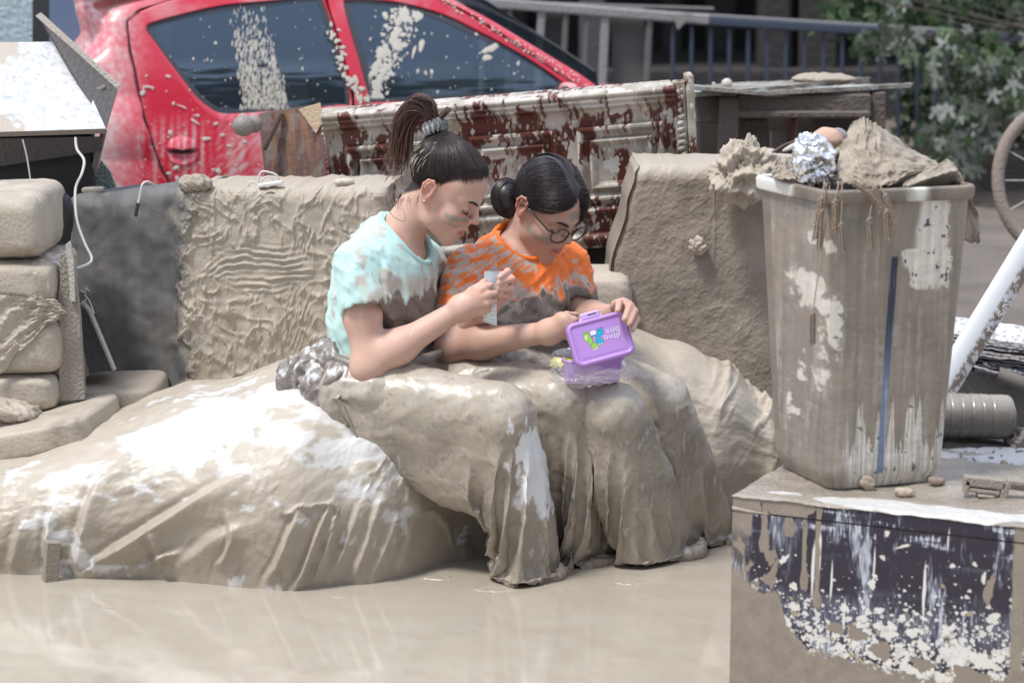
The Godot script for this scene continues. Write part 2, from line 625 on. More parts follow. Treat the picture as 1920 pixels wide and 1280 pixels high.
# ---------- ground, water, what stands far behind
func ground_and_water() -> void:
	var nz := noise(3, 0.9, 4)
	var nz2 := noise(4, 3.0, 4)
	var g := MB.new()
	var xs := PackedFloat32Array([-260, -120, -50, -22, -12])
	var zs := PackedFloat32Array([-260, -120, -60, -30, -18])
	for i in 121: xs.append(-6.0 + i * 0.1)
	for i in 140: zs.append(-12.0 + i * 0.1)
	for q in [12.0, 22.0, 50.0, 120.0, 260.0]: xs.append(q)
	for q in [6.0, 12.0, 22.0, 50.0, 120.0, 260.0]: zs.append(q)
	g.sheet(xs.size() - 1, zs.size() - 1, func(u, w):
		var x := xs[int(round(u * (xs.size() - 1)))]
		var z := zs[int(round(w * (zs.size() - 1)))]
		var rise := ss(-0.7, -1.9, z)
		return Vector3(x, -0.07 + rise * (0.06 + 0.035 * nz.get_noise_2d(x, z * 1.6) + 0.012 * nz2.get_noise_2d(x, z * 2.0)), z),
		func(p, _u, _w):
			var t := clampf(0.5 + nz.get_noise_2d(p.x * 2.0 + 40.0, p.z * 3.0) * 0.9, 0, 1)
			return L(.19, .162, .135).lerp(L(.12, .10, .085), t))
	structure(tag(put("ground", g, mat(L(1, 1, 1), .55, {"vc": true, "bump": T.lumps, "depth": .8, "tri": 1.5})), "brown silt left by the flood all over the yard", ""))
	var wv := noise(5, 1.3, 3)
	var wv2 := noise(6, 5.0, 2)
	var wa := MB.new()
	wa.sheet(300, 170, func(u, w):
		var x := lerpf(-3.2, 3.2, u)
		var z := lerpf(-0.95, 4.2, w * w * 0.5 + w * 0.5)
		return Vector3(x, 0.0006 * wv.get_noise_2d(x * 1.2, z * 3.0) + 0.0002 * wv2.get_noise_2d(x, z * 2.0), z),
		func(p, _u, _w):
			var sw := wv.get_noise_2d(p.x * 1.2 + 20.0, p.z * 1.6)
			var t := clampf(0.5 + 1.1 * wv.get_noise_2d(p.x * 1.5 - 9.0 + sw * 2.5, p.z * 2.6 + sw * 3.0) + .6 * wv2.get_noise_2d(p.x * .5 + sw * 2.0, p.z * .7 + sw), 0, 1)
			return L(.385, .34, .275).lerp(L(.42, .377, .312), t))
	structure(tag(put("muddy_water", wa, mat(L(1, 1, 1), .07, {"vc": true, "spec": .6, "bump": T.wave, "depth": .06, "tri": 1.2})), "thick beige flood water in front of the bundle"))

	# scum and small things afloat
	var sc := noise(7, 1.0, 3)
	for q in [[820, 1083, .034, "pale skin of scum floating before the bundle's right end"], [925, 1104, .044, "pale eye-shaped ring of scum floating in front of the feet"], [640, 1118, .020, "small scum patch floating below the bundle's pleats"], [200, 1140, .016, "small scum patch floating at lower left"], [1180, 1092, .030, "thin scum streak floating right of the feet"]]:
		var c := G(q[0], q[1])
		var s := MB.new()
		s.sheet(40, 8, func(u, w):
			var a: float = TAU * u
			var rr: float = q[2] * w * (1.0 + .35 * sc.get_noise_2d(cos(a) * 2.0 + q[0], sin(a) * 2.0))
			return c + Vector3(cos(a) * rr, .0006 + .0012 * exp(-pow((w - .82) / .13, 2.0)) - .0030 * ss(.93, 1.0, w), sin(a) * rr * .55), null, true)
		tag(put("floating_scum", s, mat(L(.37, .33, .275), .25, {"bump": T.fine, "depth": .05, "tri": 10.0})), q[3], "scum")

func building() -> void:
	var t := thing("dark_building", "dark open-fronted building with grey pillars far behind the railing", "building", Vector3(0, 0, -12))
	var zb := -12.0
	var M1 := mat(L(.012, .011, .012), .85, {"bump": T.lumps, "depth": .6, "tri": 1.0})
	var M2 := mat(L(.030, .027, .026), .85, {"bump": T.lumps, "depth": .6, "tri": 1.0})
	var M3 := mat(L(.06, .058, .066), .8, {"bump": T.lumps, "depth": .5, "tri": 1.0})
	var b := MB.new()
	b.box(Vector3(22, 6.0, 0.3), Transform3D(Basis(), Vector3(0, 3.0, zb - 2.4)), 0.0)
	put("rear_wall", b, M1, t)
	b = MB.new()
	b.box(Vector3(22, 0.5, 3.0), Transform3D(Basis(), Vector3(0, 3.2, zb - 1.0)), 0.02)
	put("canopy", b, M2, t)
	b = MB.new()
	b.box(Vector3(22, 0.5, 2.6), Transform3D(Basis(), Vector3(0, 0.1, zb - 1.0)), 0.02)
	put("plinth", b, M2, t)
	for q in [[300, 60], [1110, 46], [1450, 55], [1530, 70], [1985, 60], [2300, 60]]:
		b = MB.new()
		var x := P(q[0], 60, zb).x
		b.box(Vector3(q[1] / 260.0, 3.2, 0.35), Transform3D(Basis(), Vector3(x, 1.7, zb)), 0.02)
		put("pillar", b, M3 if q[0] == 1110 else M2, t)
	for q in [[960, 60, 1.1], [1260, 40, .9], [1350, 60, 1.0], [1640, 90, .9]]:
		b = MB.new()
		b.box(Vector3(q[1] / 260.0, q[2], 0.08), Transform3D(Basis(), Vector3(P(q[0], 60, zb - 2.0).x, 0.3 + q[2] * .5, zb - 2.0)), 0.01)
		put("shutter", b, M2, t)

func fence() -> void:
	var blue := mat(L(.045, .06, .095), .5, {"bump": T.fine, "depth": .1, "tri": 3.0})
	var topm := mat(L(.20, .195, .20), .6, {"bump": T.lumps, "depth": .3, "tri": 3.0})
	var t := thing("railing", "dark blue steel railing with upright bars behind the broken table", "railing", Vector3(1.2, 0, -7.4))
	var zf := -7.4
	var a := P(1235, 33, zf)
	var e := P(2130, 88, zf)
	var rl := func(p: Vector3, q: Vector3, h: float, d: float, m: Material, nm: String):
		var b := MB.new()
		var dir := (q - p).normalized()
		var up := Vector3.UP - dir * dir.y
		var bs := Basis(dir, up.normalized(), dir.cross(up.normalized()))
		b.box(Vector3((q - p).length(), h, d), Transform3D(bs, (p + q) * .5), 0.008)
		return put(nm, b, m, t)
	rl.call(a, e, .048, .07, blue, "top_rail")
	rl.call(a + Vector3(0, .028, -.005), e + Vector3(0, .028, -.005), .012, .072, topm, "silt_layer")
	rl.call(P(1235, 300, zf), P(2130, 322, zf), .05, .05, blue, "bottom_rail")
	var bar := MB.new()
	bar.box(Vector3(.02, .70, .02), Transform3D(), .003)
	var first: MeshInstance3D = null
	for k in 25:
		var f := k / 24.0
		var px := lerpf(1262, 2110, f)
		var top := P(px, lerpf(35, 87, f) + 12, zf)
		var bot := P(px - 1.5, lerpf(301, 321, f), zf)
		var bs := Basis(Vector3.RIGHT, (top - bot) / .70, Vector3.BACK)
		var tr := Transform3D(bs, (top + bot) * .5 - t.position)
		if first == null:
			first = put("bar", bar, blue, t)
			first.transform = tr
		else:
			again(first, "bar", t, tr)
	var k := MB.new()
	k.box(Vector3(6.4, .22, .4), Transform3D(Basis(), Vector3(2.6, .06, zf - .05)), .02)
	tag(put("kerb_wall", k, mat(L(.10, .085, .075), .8, {"bump": T.lumps, "depth": .8, "tri": 2.0})), "low silted kerb wall that carries the blue railing", "wall")
	# the pale gate in front of its left end
	var pale := mat(L(.25, .25, .255), .7, {"bump": T.lumps, "depth": .4, "tri": 3.0})
	var dull := mat(L(.12, .115, .115), .75, {"bump": T.lumps, "depth": .4, "tri": 3.0})
	t = thing("gate", "silted grey gate with pale uprights beside the car windscreen", "gate", Vector3(.3, 0, -6.9))
	var zg := -6.9
	rl.call(P(800, -4, zg), P(1330, 37, zg), .05, .06, pale, "top_rail")
	rl.call(P(880, 3, zg - .2), P(1340, 17, zg - .2), .02, .05, dull, "rear_rail")
	rl.call(P(800, 305, zg), P(1240, 318, zg), .05, .05, dull, "bottom_rail")
	for q in [[908, 10, 13, pale], [1016, 12, 15, pale], [1136, 18, 16, pale], [957, 10, 9, dull], [1062, 14, 11, dull], [1102, 16, 10, dull], [1219, 22, 12, dull]]:
		var b := MB.new()
		var p0 := P(q[0], q[1], zg)
		var p1 := P(q[0] - 14, 318, zg)
		var bs := Basis(Vector3.RIGHT, (p0 - p1).normalized(), Vector3.BACK)
		b.box(Vector3(q[2] / 372.0, (p0 - p1).length(), .035), Transform3D(bs, (p0 + p1) * .5), .006)
		put("upright", b, q[3], t)
	for q in [[1180, 62, .115], [1045, 36, .075]]:
		var b := MB.new()
		var c0 := P(q[0], 160, zg - .06)
		b.box(Vector3(q[1] / 372.0, .78, .02), Transform3D(Basis(Vector3.BACK, .03), c0), .004)
		put("board", b, mat(L(q[2], q[2] * .97, q[2] * .97), .85, {"bump": T.lumps, "depth": .5, "tri": 4.0}), t)
	var rag := MB.new()
	rag.face([P(1262, 27, zg + .05), P(1300, 25, zg + .05), P(1271, 57, zg + .06)])
	rag.face([P(1271, 57, zg + .055), P(1300, 25, zg + .045), P(1262, 27, zg + .045)])
	tag(put("hanging_rag", rag, mat(L(.19, .175, .165), .8)), "small grey triangular rag hanging from the gate rail", "rag")

func tree() -> void:
	var t := thing("maple_tree", "maple with drooping silt-greyed lobed leaves hanging over the railing", "tree", P(2120, 300, -7.9))
	var bark := mat(L(.10, .085, .07), .85, {"bump": T.ridge, "depth": 1.0, "tri": 3.0})
	var b := MB.new()
	var base := P(2120, 330, -7.9)
	b.tube(PackedVector3Array([base + Vector3(0, -.3, 0), base + Vector3(-.03, .8, 0), base + Vector3(.02, 1.8, .05), base + Vector3(.1, 3.2, .1)]), [.16, .13, .11, .06], 10)
	var r := RandomNumberGenerator.new()
	r.seed = 77
	var heads := []
	# sprays of leaves: pixel centre, spread, how many, how grey with silt
	for q in [[1600, 12, 34, 30, .1], [1660, 10, 40, 40, .1], [1720, 20, 42, 46, .12], [1790, 20, 50, 60, .15], [1860, 25, 50, 66, .2], [1905, 60, 40, 60, .25],
			[1640, 78, 22, 24, .55], [1690, 80, 20, 24, .75], [1618, 84, 16, 12, .4], [1790, 80, 34, 34, .4], [1850, 100, 44, 50, .5], [1910, 130, 34, 44, .5],
			[1765, 135, 22, 24, .85], [1800, 128, 24, 24, .5], [1880, 150, 36, 50, .7], [1830, 120, 20, 20, .7], [1900, 190, 26, 34, .75], [1860, 200, 22, 20, .6],
			[1800, 210, 30, 24, .6], [1830, 225, 26, 28, .85], [1770, 250, 30, 34, .55], [1810, 270, 40, 44, .7], [1760, 290, 24, 24, .8], [1850, 255, 30, 24, .8], [1790, 300, 28, 20, .5],
			[1720, 180, 24, 16, .1], [1700, 220, 22, 14, .05], [1900, 20, 60, 40, .15], [1980, 60, 60, 60, .4], [1990, 180, 50, 50, .5], [1760, 60, 40, 30, .1], [1560, 6, 20, 12, .1]]:
		heads.append(q)
	var leaf := MB.new()
	var out := PackedVector2Array()
	var lobes := [[-125, .42], [-58, .82], [0, 1.0], [58, .82], [125, .42]]
	out.append(Vector2(0, -.12))
	for i in 5:
		var a := deg_to_rad(lobes[i][0])
		var d := Vector2(sin(a), cos(a))
		var s := Vector2(d.y, -d.x)
		var l: float = lobes[i][1]
		out.append(d * l * .55 - s * .13)
		out.append(d * l * .72 - s * .17)
		out.append(d * l)
		out.append(d * l * .72 + s * .17)
		out.append(d * l * .55 + s * .13)
		if i < 4:
			var m := deg_to_rad((lobes[i][0] + lobes[i + 1][0]) * .5)
			out.append(Vector2(sin(m), cos(m)) * .22)
	leaf.poly(out, func(q): return Vector3(q.x, q.y - 0.1, -.22 * q.length_squared() + .1 * absf(q.x)))
	var mm := MultiMesh.new()
	mm.transform_format = MultiMesh.TRANSFORM_3D
	mm.use_colors = true
	mm.mesh = leaf.mesh()
	var trs := []
	var cols := []
	for q in heads:
		for k in int(q[3] * 1.3):
			var z := r.randf_range(-7.3, -6.6) if q[4] > .35 and r.randf() < .75 else r.randf_range(-8.4, -7.5)
			var p := P(q[0] + r.randfn() * q[2] * .75, q[1] + r.randfn() * q[2] * .7, z)
			var s := r.randf_range(.05, .088)
			var bs := Basis(Vector3.BACK, PI + r.randfn() * .5) * Basis(Vector3.RIGHT, r.randfn() * .6) * Basis(Vector3.UP, r.randfn() * .7)
			trs.append(Transform3D(bs.scaled(Vector3.ONE * s), p))
			var c := L(.03, .062, .024).lerp(L(.07, .11, .045), r.randf())
			if r.randf() < q[4] * .8: c = L(.10, .125, .10).lerp(L(.22, .23, .205), r.randf())
			cols.append(c)
		var o := P(q[0], q[1], -6.95)
		b.tube(PackedVector3Array([base + Vector3(0, r.randf_range(.6, 1.6), .1), base.lerp(o, .5) + Vector3(0, .35, 0), o + Vector3(0, .06, 0)]), [.014, .006, .003], 5)
	for k in 1500:   # the darker mass further back
		var z := r.randf_range(-8.6, -7.6)
		var p := P(r.randf_range(1690, 2250), r.randf_range(-120, 330), z)
		var s := r.randf_range(.05, .09)
		trs.append(Transform3D((Basis(Vector3.BACK, PI + r.randfn() * .6) * Basis(Vector3.RIGHT, r.randfn() * .7) * Basis(Vector3.UP, r.randfn())).scaled(Vector3.ONE * s), p))
		cols.append(L(.016, .030, .014).lerp(L(.035, .058, .026), r.randf()))
	mm.instance_count = trs.size()
	for i in trs.size():
		var tr: Transform3D = trs[i]
		tr.origin -= t.position
		mm.set_instance_transform(i, tr)
		mm.set_instance_color(i, cols[i])
	put("trunk", b, bark, t)
	var mi := MultiMeshInstance3D.new()
	mi.multimesh = mm
	mi.material_override = mat(L(1, 1, 1), .55, {"vc": true, "back": Color(.25, .3, .2)})
	mi.name = "crown"
	t.add_child(mi)
	stuff(mi)

# what stands across the yard, behind whoever looks: it shows in the car's panes and closes off the low sky
func opposite_trees() -> void:
	var r := RandomNumberGenerator.new()
	r.seed = 91
	var leaf := MB.new()
	leaf.face([Vector3(0, -.5, 0), Vector3(-.3, 0, .05), Vector3(0, .5, 0), Vector3(.3, 0, .05)])
	var lm := mat(L(1, 1, 1), .6, {"vc": true})
	var lmesh := leaf.mesh()
	var bark := mat(L(.09, .075, .06), .85)
	var spots := [[-6.0, 14.0, 11.0, "leftmost tall tree across the yard"], [0.0, 16.0, 10.5, "second tall tree from the left across the yard"], [6.0, 15.0, 12.0, "middle tall tree across the yard"], [11.5, 13.5, 12.5, "fourth tall tree from the left, mirrored in the car's rear pane"], [16.5, 11.5, 11.5, "rightmost tall tree, mirrored in the car's front pane"]]
	for q in spots:
		var t := thing("tall_tree", q[3], "tree", Vector3(q[0], -.05, q[1]), "tall trees across the yard")
		var b := MB.new()
		b.tube(PackedVector3Array([t.position, t.position + Vector3(.1, q[2] * .35, 0), t.position + Vector3(-.1, q[2] * .7, 0)]), [.28, .2, .08], 10)
		put("trunk", b, bark, t)
		var mm := MultiMesh.new()
		mm.transform_format = MultiMesh.TRANSFORM_3D
		mm.use_colors = true
		mm.mesh = lmesh
		mm.instance_count = 1500
		for i in 1500:
			var d := Vector3(r.randfn(), r.randfn(), r.randfn()).normalized() * pow(r.randf(), .4)
			var p := Vector3(d.x * 2.9, q[2] * .62 + d.y * q[2] * .42, d.z * 2.4)
			p += Vector3(sin(p.y * 2.1 + q[0]), 0, cos(p.y * 1.7)) * .5
			mm.set_instance_transform(i, Transform3D(Basis(Vector3(r.randfn(), r.randfn(), r.randfn()).normalized(), r.randf() * TAU).scaled(Vector3.ONE * r.randf_range(.35, .75)), p))
			mm.set_instance_color(i, L(.035, .06, .025).lerp(L(.075, .11, .045), r.randf()))
		var mi := MultiMeshInstance3D.new()
		mi.multimesh = mm
		mi.material_override = lm
		mi.name = "crown"
		t.add_child(mi)
		stuff(mi)
# ---------- one dimension at a time: value at x on a polyline of [x, value]
static func along(t: Array, x: float) -> float:
	if x <= t[0][0]: return t[0][1]
	for i in range(1, t.size()):
		if x <= t[i][0]:
			var f: float = (x - t[i - 1][0]) / (t[i][0] - t[i - 1][0])
			f = f * f * (3.0 - 2.0 * f)
			return lerpf(t[i - 1][1], t[i][1], f)
	return t[-1][1]

# a superellipsoid: pillow, cushion, bottle or crumpled ball
func blob(mb: MB, tr: Transform3D, size: Vector3, e1: float, e2: float, nu: int, nw: int, disp = null, colf = null) -> void:
	mb.sheet(nu, nw, func(u, w):
		var a: float = TAU * u
		var b: float = PI * (w - 0.5)
		var cb := pow(maxf(cos(b), 0.0), e1)
		var q := Vector3(signf(cos(a)) * pow(absf(cos(a)), e2) * cb, signf(sin(b)) * pow(absf(sin(b)), e1), signf(sin(a)) * pow(absf(sin(a)), e2) * cb)
		var p := q * size * 0.5
		if disp != null: p += (p / (size * 0.5)).normalized() * float(disp.call(p, q))
		return tr * p, colf, true)

const MUD_LIGHT := Color(.45, .395, .325)
const MUD_MID := Color(.345, .298, .240)
const MUD_DARK := Color(.215, .183, .148)

func bundle() -> void:
	var front := [[-1.75, .10], [-1.106, .163], [-.80, .20], [-.472, .289], [-.33, .235], [-.02, -.005], [.20, -.06], [.45, -.16], [.60, -.26], [.70, -.36]]
	var back := [[-1.75, -.50], [-1.1, -.46], [-.6, -.58], [-.2, -.70], [.3, -.62], [.60, -.52], [.70, -.48]]
	var high := [[-1.75, .10], [-1.15, .215], [-.95, .27], [-.70, .345], [-.40, .425], [-.1, .44], [.25, .445], [.38, .405], [.50, .36], [.60, .28], [.66, .2], [.70, .05]]
	var pl := noise(21, 1.0, 3, FastNoiseLite.FRACTAL_RIDGED)
	var dg := noise(22, 1.0, 3, FastNoiseLite.FRACTAL_RIDGED)
	var sm := noise(23, 1.0, 4)
	var cr := noise(24, 1.0, 4)
	var st := noise(25, 1.0, 5)
	var whites := []
	for q in [[330, 830, .24, .09, .85], [420, 870, .22, .10, .95], [640, 860, .20, .12, 1.1], [560, 800, .22, .07, .8], [480, 770, .24, .05, .6], [700, 905, .12, .1, .8], [110, 945, .10, .08, 1.0], [40, 870, .08, .05, .7], [230, 880, .12, .05, .7],
			[520, 690, .35, .05, .5], [480, 960, .1, .05, .3], [1330, 700, .1, .05, -.2], [140, 880, .1, .06, .4]]:
		whites.append([P(q[0], q[1], .28 - (1000.0 - q[1]) * .0013), q[2], q[3], q[4]])
	var cel := FastNoiseLite.new()
	cel.noise_type = FastNoiseLite.TYPE_CELLULAR
	cel.cellular_return_type = FastNoiseLite.RETURN_DISTANCE2_SUB
	cel.frequency = 1.0
	var folds := []
	for q in [[[180, 1053], [278, 996], [371, 940], [474, 878], .034, .030], [[139, 1075], [160, 990], [186, 912], [242, 876], .030, .034], [[300, 1085], [292, 1030], [281, 1000], .022, .022], [[90, 1040], [96, 985], [104, 950], .024, .022],
			[[20, 1070], [40, 1000], [60, 950], .012, .03], [[330, 1070], [400, 1010], [470, 975], .012, .03], [[405, 1080], [436, 1010], [428, 955], .014, .016], [[495, 1104], [516, 1063], [548, 985], [566, 945], .016, .018], [[545, 1108], [567, 1075], [595, 1000], [622, 938], .020, .014],
			[[585, 1100], [612, 1030], [637, 965], .014, .018], [[616, 1095], [645, 1030], [678, 935], .014, .020], [[661, 1085], [690, 1010], [718, 920], .013, .022], [[700, 1078], [725, 1020], [750, 955], .010, .022], [[748, 1065], [765, 1020], [775, 972], .008, .022], [[240, 1085], [300, 1050], [345, 1035], .012, .02]]:
		var ps := PackedVector2Array()
		for k in q.size() - 2:
			var p := P(q[k][0], q[k][1], .17 + .12 * ss(0.0, 500.0, q[k][0]) - .10 * ss(560.0, 800.0, q[k][0]) - (1090.0 - q[k][1]) * .0003)
			ps.append(Vector2(p.x, p.y))
		var lo := ps[0].x; var hi := ps[0].x; var tp := ps[0].y
		for p in ps:
			lo = minf(lo, p.x); hi = maxf(hi, p.x); tp = maxf(tp, p.y)
		folds.append([ps, lo - .08, hi + .08, tp + .08, q[q.size() - 2], q[q.size() - 1]])
	job(func():
		var mb := MB.new()
		mb.sheet(640, 300, func(u, w):
			var x := lerpf(-1.75, .70, u)
			var th: float = PI * w * 1.06 - .1
			var zf := along(front, x)
			var zb := along(back, x)
			var h := along(high, x)
			var mid := (zf + zb) * .5
			var half := (zf - zb) * .5
			var cs := cos(th)
			var sn := sin(th)
			var bulge := 1.0 + .10 * maxf(0.0, sin(clampf(th, 0, PI) * 2.0)) * (1.0 if cs > 0.0 else 0.5)
			var y := h * signf(sn) * pow(absf(sn), .74)
			var z := mid + half * signf(cs) * pow(absf(cs), .80) * bulge
			# dents where they sit, lumps of what is inside
			y += .014 * sm.get_noise_2d(x * 2.6, z * 3.0) * sn
			var face := ss(.95, .45, w / .5) * ss(-0.02, .06, w)   # the side towards us
			var out := .008 * sm.get_noise_2d(x * 5.0, w * 9.0) + .0012 * cr.get_noise_2d(x * 26.0, w * 22.0)
			if cs > -.2:
				var q := Vector2(x, y)
				for f in folds:
					if x < f[1] or x > f[2] or y > f[3]: continue
					var best := 9.0
					var sg := 1.0
					var fade := 1.0
					var ps: PackedVector2Array = f[0]
					for i in ps.size() - 1:
						var ab := ps[i + 1] - ps[i]
						var hh := clampf((q - ps[i]).dot(ab) / ab.length_squared(), 0.0, 1.0)
						var d := q - ps[i] - ab * hh
						if d.length() < best:
							best = d.length()
							sg = signf(ab.cross(d))
							fade = sin(PI * clampf((i + hh) / (ps.size() - 1.0), .04, .99))
					# steep on one flank, easy on the other
					var wd: float = f[5] * (.34 if sg > 0.0 else 1.0)
					out += f[4] * sqrt(fade) * exp(-pow(best / wd, 1.5)) * (1.0 if sg > 0.0 else 1.0)
					if sg > 0.0: out -= f[4] * .35 * sqrt(fade) * exp(-pow((best - wd * 1.6) / wd, 2.0))
			# soft pleats low on the front, and the sheet gathered at the right end
			var gx := x + .03 * sm.get_noise_2d(x * 7.0, y * 7.0)
			var cell := cel.get_noise_3d(gx * 9.0 + y * 5.0, y * 9.0, z * 9.0)
			out -= .0042 * (cell - .4) * face * (.35 + .65 * ss(.34, .12, y))
			out -= .0016 * (cel.get_noise_3d(gx * 26.0, y * 22.0, z * 26.0) - .4)
			var zone := ss(-.60, -.42, x) * ss(.15, -.02, x)
			var pleat := maxf(0.0, pl.get_noise_2d((x + y * .45) * 8.0 + .8 * sm.get_noise_2d(x * 4.0, w * 6.0), w * 1.4 + 5.0))
			out += .016 * pleat * pleat * zone * ss(.34, .05, w) * face
			var rr := ss(.40, .58, x)
			out += .030 * pow(maxf(0.0, pl.get_noise_2d((x - y * .75) * 7.5 + .6, w * 1.2)), 2.0) * rr * ss(.1, .3, w)
			var left := ss(-.35, -.62, x)
			# lifted hem at the water line, left
			var hem := ss(.07, 0.0, w) * left
			y += hem * .05 * maxf(0.0, dg.get_noise_2d(x * 4.0, 8.0))
			return Vector3(x, y + out * sn, z + out * cs),
			func(p, u, w):
				var q := Vector3(p.x, p.y, p.z)
				var a := 0.0
				for k in whites:
					var d := Vector2((q.x - k[0].x) / k[1], (q.z + q.y * -.5 - k[0].z + k[0].y * .5) / (k[2] * 2.0)).length()
					a += maxf(0.0, 1.0 - d) * k[3]
				var n1 := st.get_noise_3d(q.x * 5.0, q.y * 12.0, q.z * 9.0)
				var n2 := cr.get_noise_3d(q.x * 18.0, q.y * 40.0, q.z * 30.0)
				var white := ss(.33, .46, a * .62 + n1 * .80 + n2 * .34)
				if q.x > .2: white *= .25
				var lowm := ss(.30, .05, q.y)
				var c := MUD_LIGHT.lerp(MUD_MID, clampf(lowm * .8 + .35 * n1 + .05, 0, 1))
				c = c.lerp(L(.50, .455, .395), ss(.0, .6, a) * .75 * clampf(.6 + n1 + n2, 0, 1))
				c = c.lerp(MUD_DARK, ss(.25, .5, n1 - n2 * .2) * .35)
				return c.lerp(L(.60, .59, .57), white))
		return mb, func(mb):
			var o := put("plastic_bundle", mb, mat(L(1, 1, 1), .42, {"vc": true, "spec": .45, "bump": T.lumps, "depth": .07, "tri": 5.0}))
			tag(o, "huge white plastic-wrapped bundle smeared with mud that both people sit on", "bundle"))
	# a flap of the sheet pulled over the right end, and small things at the hem
	var stick := MB.new()
	stick.box(Vector3(.030, .115, .028), Transform3D(Basis(Vector3.BACK, -.10) * Basis(Vector3.UP, .4), G(99, 1083, .0) + Vector3(0, .03, .02)), .002)
	tag(put("wooden_stick", stick, mat(L(.27, .235, .19), .8, {"bump": T.ridge, "depth": .3, "tri": 9.0})), "short square muddy stick poking from the water under the bundle's left end", "stick")

func left_sofa() -> void:
	# the block runs from the dark armrest (left) round the corner to the smeared face
	var c0 := P(128, 366, -.64)
	var c1 := P(338, 352, -.47)
	var c2 := P(702, 350, -.43)
	var path := [[0.0, c0], [.36, c1], [1.0, c2]]
	var flow := noise(31, 1.0, 3)
	var rid := noise(32, 1.0, 4, FastNoiseLite.FRACTAL_RIDGED)
	var fin := noise(33, 1.0, 4)
	var drop := noise(34, 1.0, 3, FastNoiseLite.FRACTAL_RIDGED)
	job(func():
		var mb := MB.new()
		mb.sheet(460, 300, func(u, w):
			# u: -> along the front, last tenth turns back at the right end; w: bottom -> top -> over the top
			var uu: float = minf(u / .92, 1.0)
			var turn: float = maxf(0.0, (u - .92) / .08)
			var base: Vector3
			if uu < .36: base = c0.lerp(c1, uu / .36)
			else: base = c1.lerp(c2, (uu - .36) / .64)
			var top := base.y + .006 * flow.get_noise_2d(u * 14.0, 3.0)
			var dirn := (c1 - c0 if uu < .36 else c2 - c1)
			dirn.y = 0
			var out := Vector3(-dirn.z, 0, dirn.x).normalized()
			var blend := ss(.30, .42, uu)
			out = Vector3(-(c1 - c0).z, 0, (c1 - c0).x).normalized().lerp(Vector3(-(c2 - c1).z, 0, (c2 - c1).x).normalized(), blend).normalized()
			var y: float
			var dz := 0.0
			var R := .035
			if w < .86:
				y = lerpf(-.05, top - R, w / .86)
			else:
				var a: float = (w - .86) / .14 * PI * .5
				y = top - R + R * sin(a)
				dz = -R * (1.0 - cos(a))
				if w > .985: dz -= .22 * (w - .985) / .015
			var hh := 0.0
			var s := (base - c1).length() * (1.0 if uu > .36 else -1.0)
			if uu > .34:
				# wiped mud: combed arcs over the middle, loose smears elsewhere
				var cx: float = (s - .19) / .13
				var cy: float = (y - .575) / .062
				var inside := ss(1.25, .55, Vector2(cx, cy).length())
				var warp := flow.get_noise_2d(s * 5.0, y * 6.0) * .6
				var bend := y + .10 * pow(maxf(0.0, .14 - s) / .14, 2.0) * signf(y - .55) + .012 * flow.get_noise_2d(s * 9.0, y * 4.0)
				var comb := pow(.5 + .5 * sin(bend * 400.0 + warp * 4.0), 2.2) * clampf(.45 + .9 * rid.get_noise_2d(s * 5.0, y * 22.0), 0, 1)
				hh += comb * inside * .0058
				var r1 := maxf(0.0, rid.get_noise_2d(s * 8.0 + flow.get_noise_2d(s * 3.0, y * 3.0) * 3.0, y * 9.0))
				hh += r1 * r1 * r1 * .009 * (1.0 - inside) * ss(.25, .55, y) * ss(-.02, .05, s)
				var r2 := maxf(0.0, drop.get_noise_2d(s * 17.0, y * 7.0 + 3.0) - .35)
				hh += r2 * .010 * (1.0 - inside)
				# drips that ran down and set under the combed patch
				for k in [[.16, .43, .05], [.205, .40, .06], [.225, .43, .04], [.375, .47, .09], [.11, .47, .03]]:
					var dx: float = (s - k[0]) / .010
					var dy: float = (y - k[1]) / k[2]
					hh += .009 * exp(-dx * dx) * exp(-dy * dy * 2.0)
				hh += .0012 * fin.get_noise_2d(s * 26.0, y * 26.0) + .004 * flow.get_noise_2d(s * 8.0, y * 8.0)
			else:
				hh += .0012 * fin.get_noise_2d(s * 20.0, y * 12.0)
				hh += .010 * flow.get_noise_2d(s * 5.0, y * 6.0)
			# torn edge of the thick mud coat near the corner
			var edge := exp(-pow((s - .015 - .03 * flow.get_noise_2d(y * 9.0, 2.0)) / .012, 2.0))
			hh += edge * .010 * maxf(0.0, rid.get_noise_2d(s * 30.0, y * 24.0) + .3)
			if uu < .36: hh -= .03 * ss(.36, .2, uu) * ss(.2, .5, y) * 0.0
			var p := Vector3(base.x, y, base.z) + out * (hh + dz)
			if turn > 0.0:
				var a2: float = minf(turn * 2.0, 1.0) * PI * .5
				p += Vector3(.03 * sin(a2), -.012 * ss(0, 1, turn), -.03 * (1.0 - cos(a2)) - maxf(0.0, turn - .5) * .5)
			return p,
			func(p, u, w):
				var s: float = (Vector3(p.x, c1.y, p.z) - c1).length() * (1.0 if u / .92 > .36 else -1.0)
				var n1 := flow.get_noise_2d(p.x * 6.0, p.y * 6.0)
				var n2 := fin.get_noise_2d(p.x * 14.0, p.y * 14.0)
				var c := L(.39, .34, .275).lerp(MUD_LIGHT, clampf(.35 + n1 * .8 + n2 * .25, 0, 1))
				c = c.lerp(MUD_MID, ss(.3, .1, p.y) * .5)
				var bare := ss(.03, -.035, s + .045 * n1 + .03 * n2)
				var fab := L(.105, .103, .106).lerp(L(.150, .143, .136), clampf(.45 + n1 * .25 + .4 * n2 + .8 * flow.get_noise_2d(p.x * 20.0, p.y * 2.0), 0, 1))
				return c.lerp(fab, bare))
		return mb, func(mb):
			var o := put("grey_sofa", mb, mat(L(1, 1, 1), .68, {"vc": true, "bump": T.fine, "depth": .10, "tri": 5.0}))
			tag(o, "overturned dark grey sofa whose long side is smeared with combed mud", "sofa"))
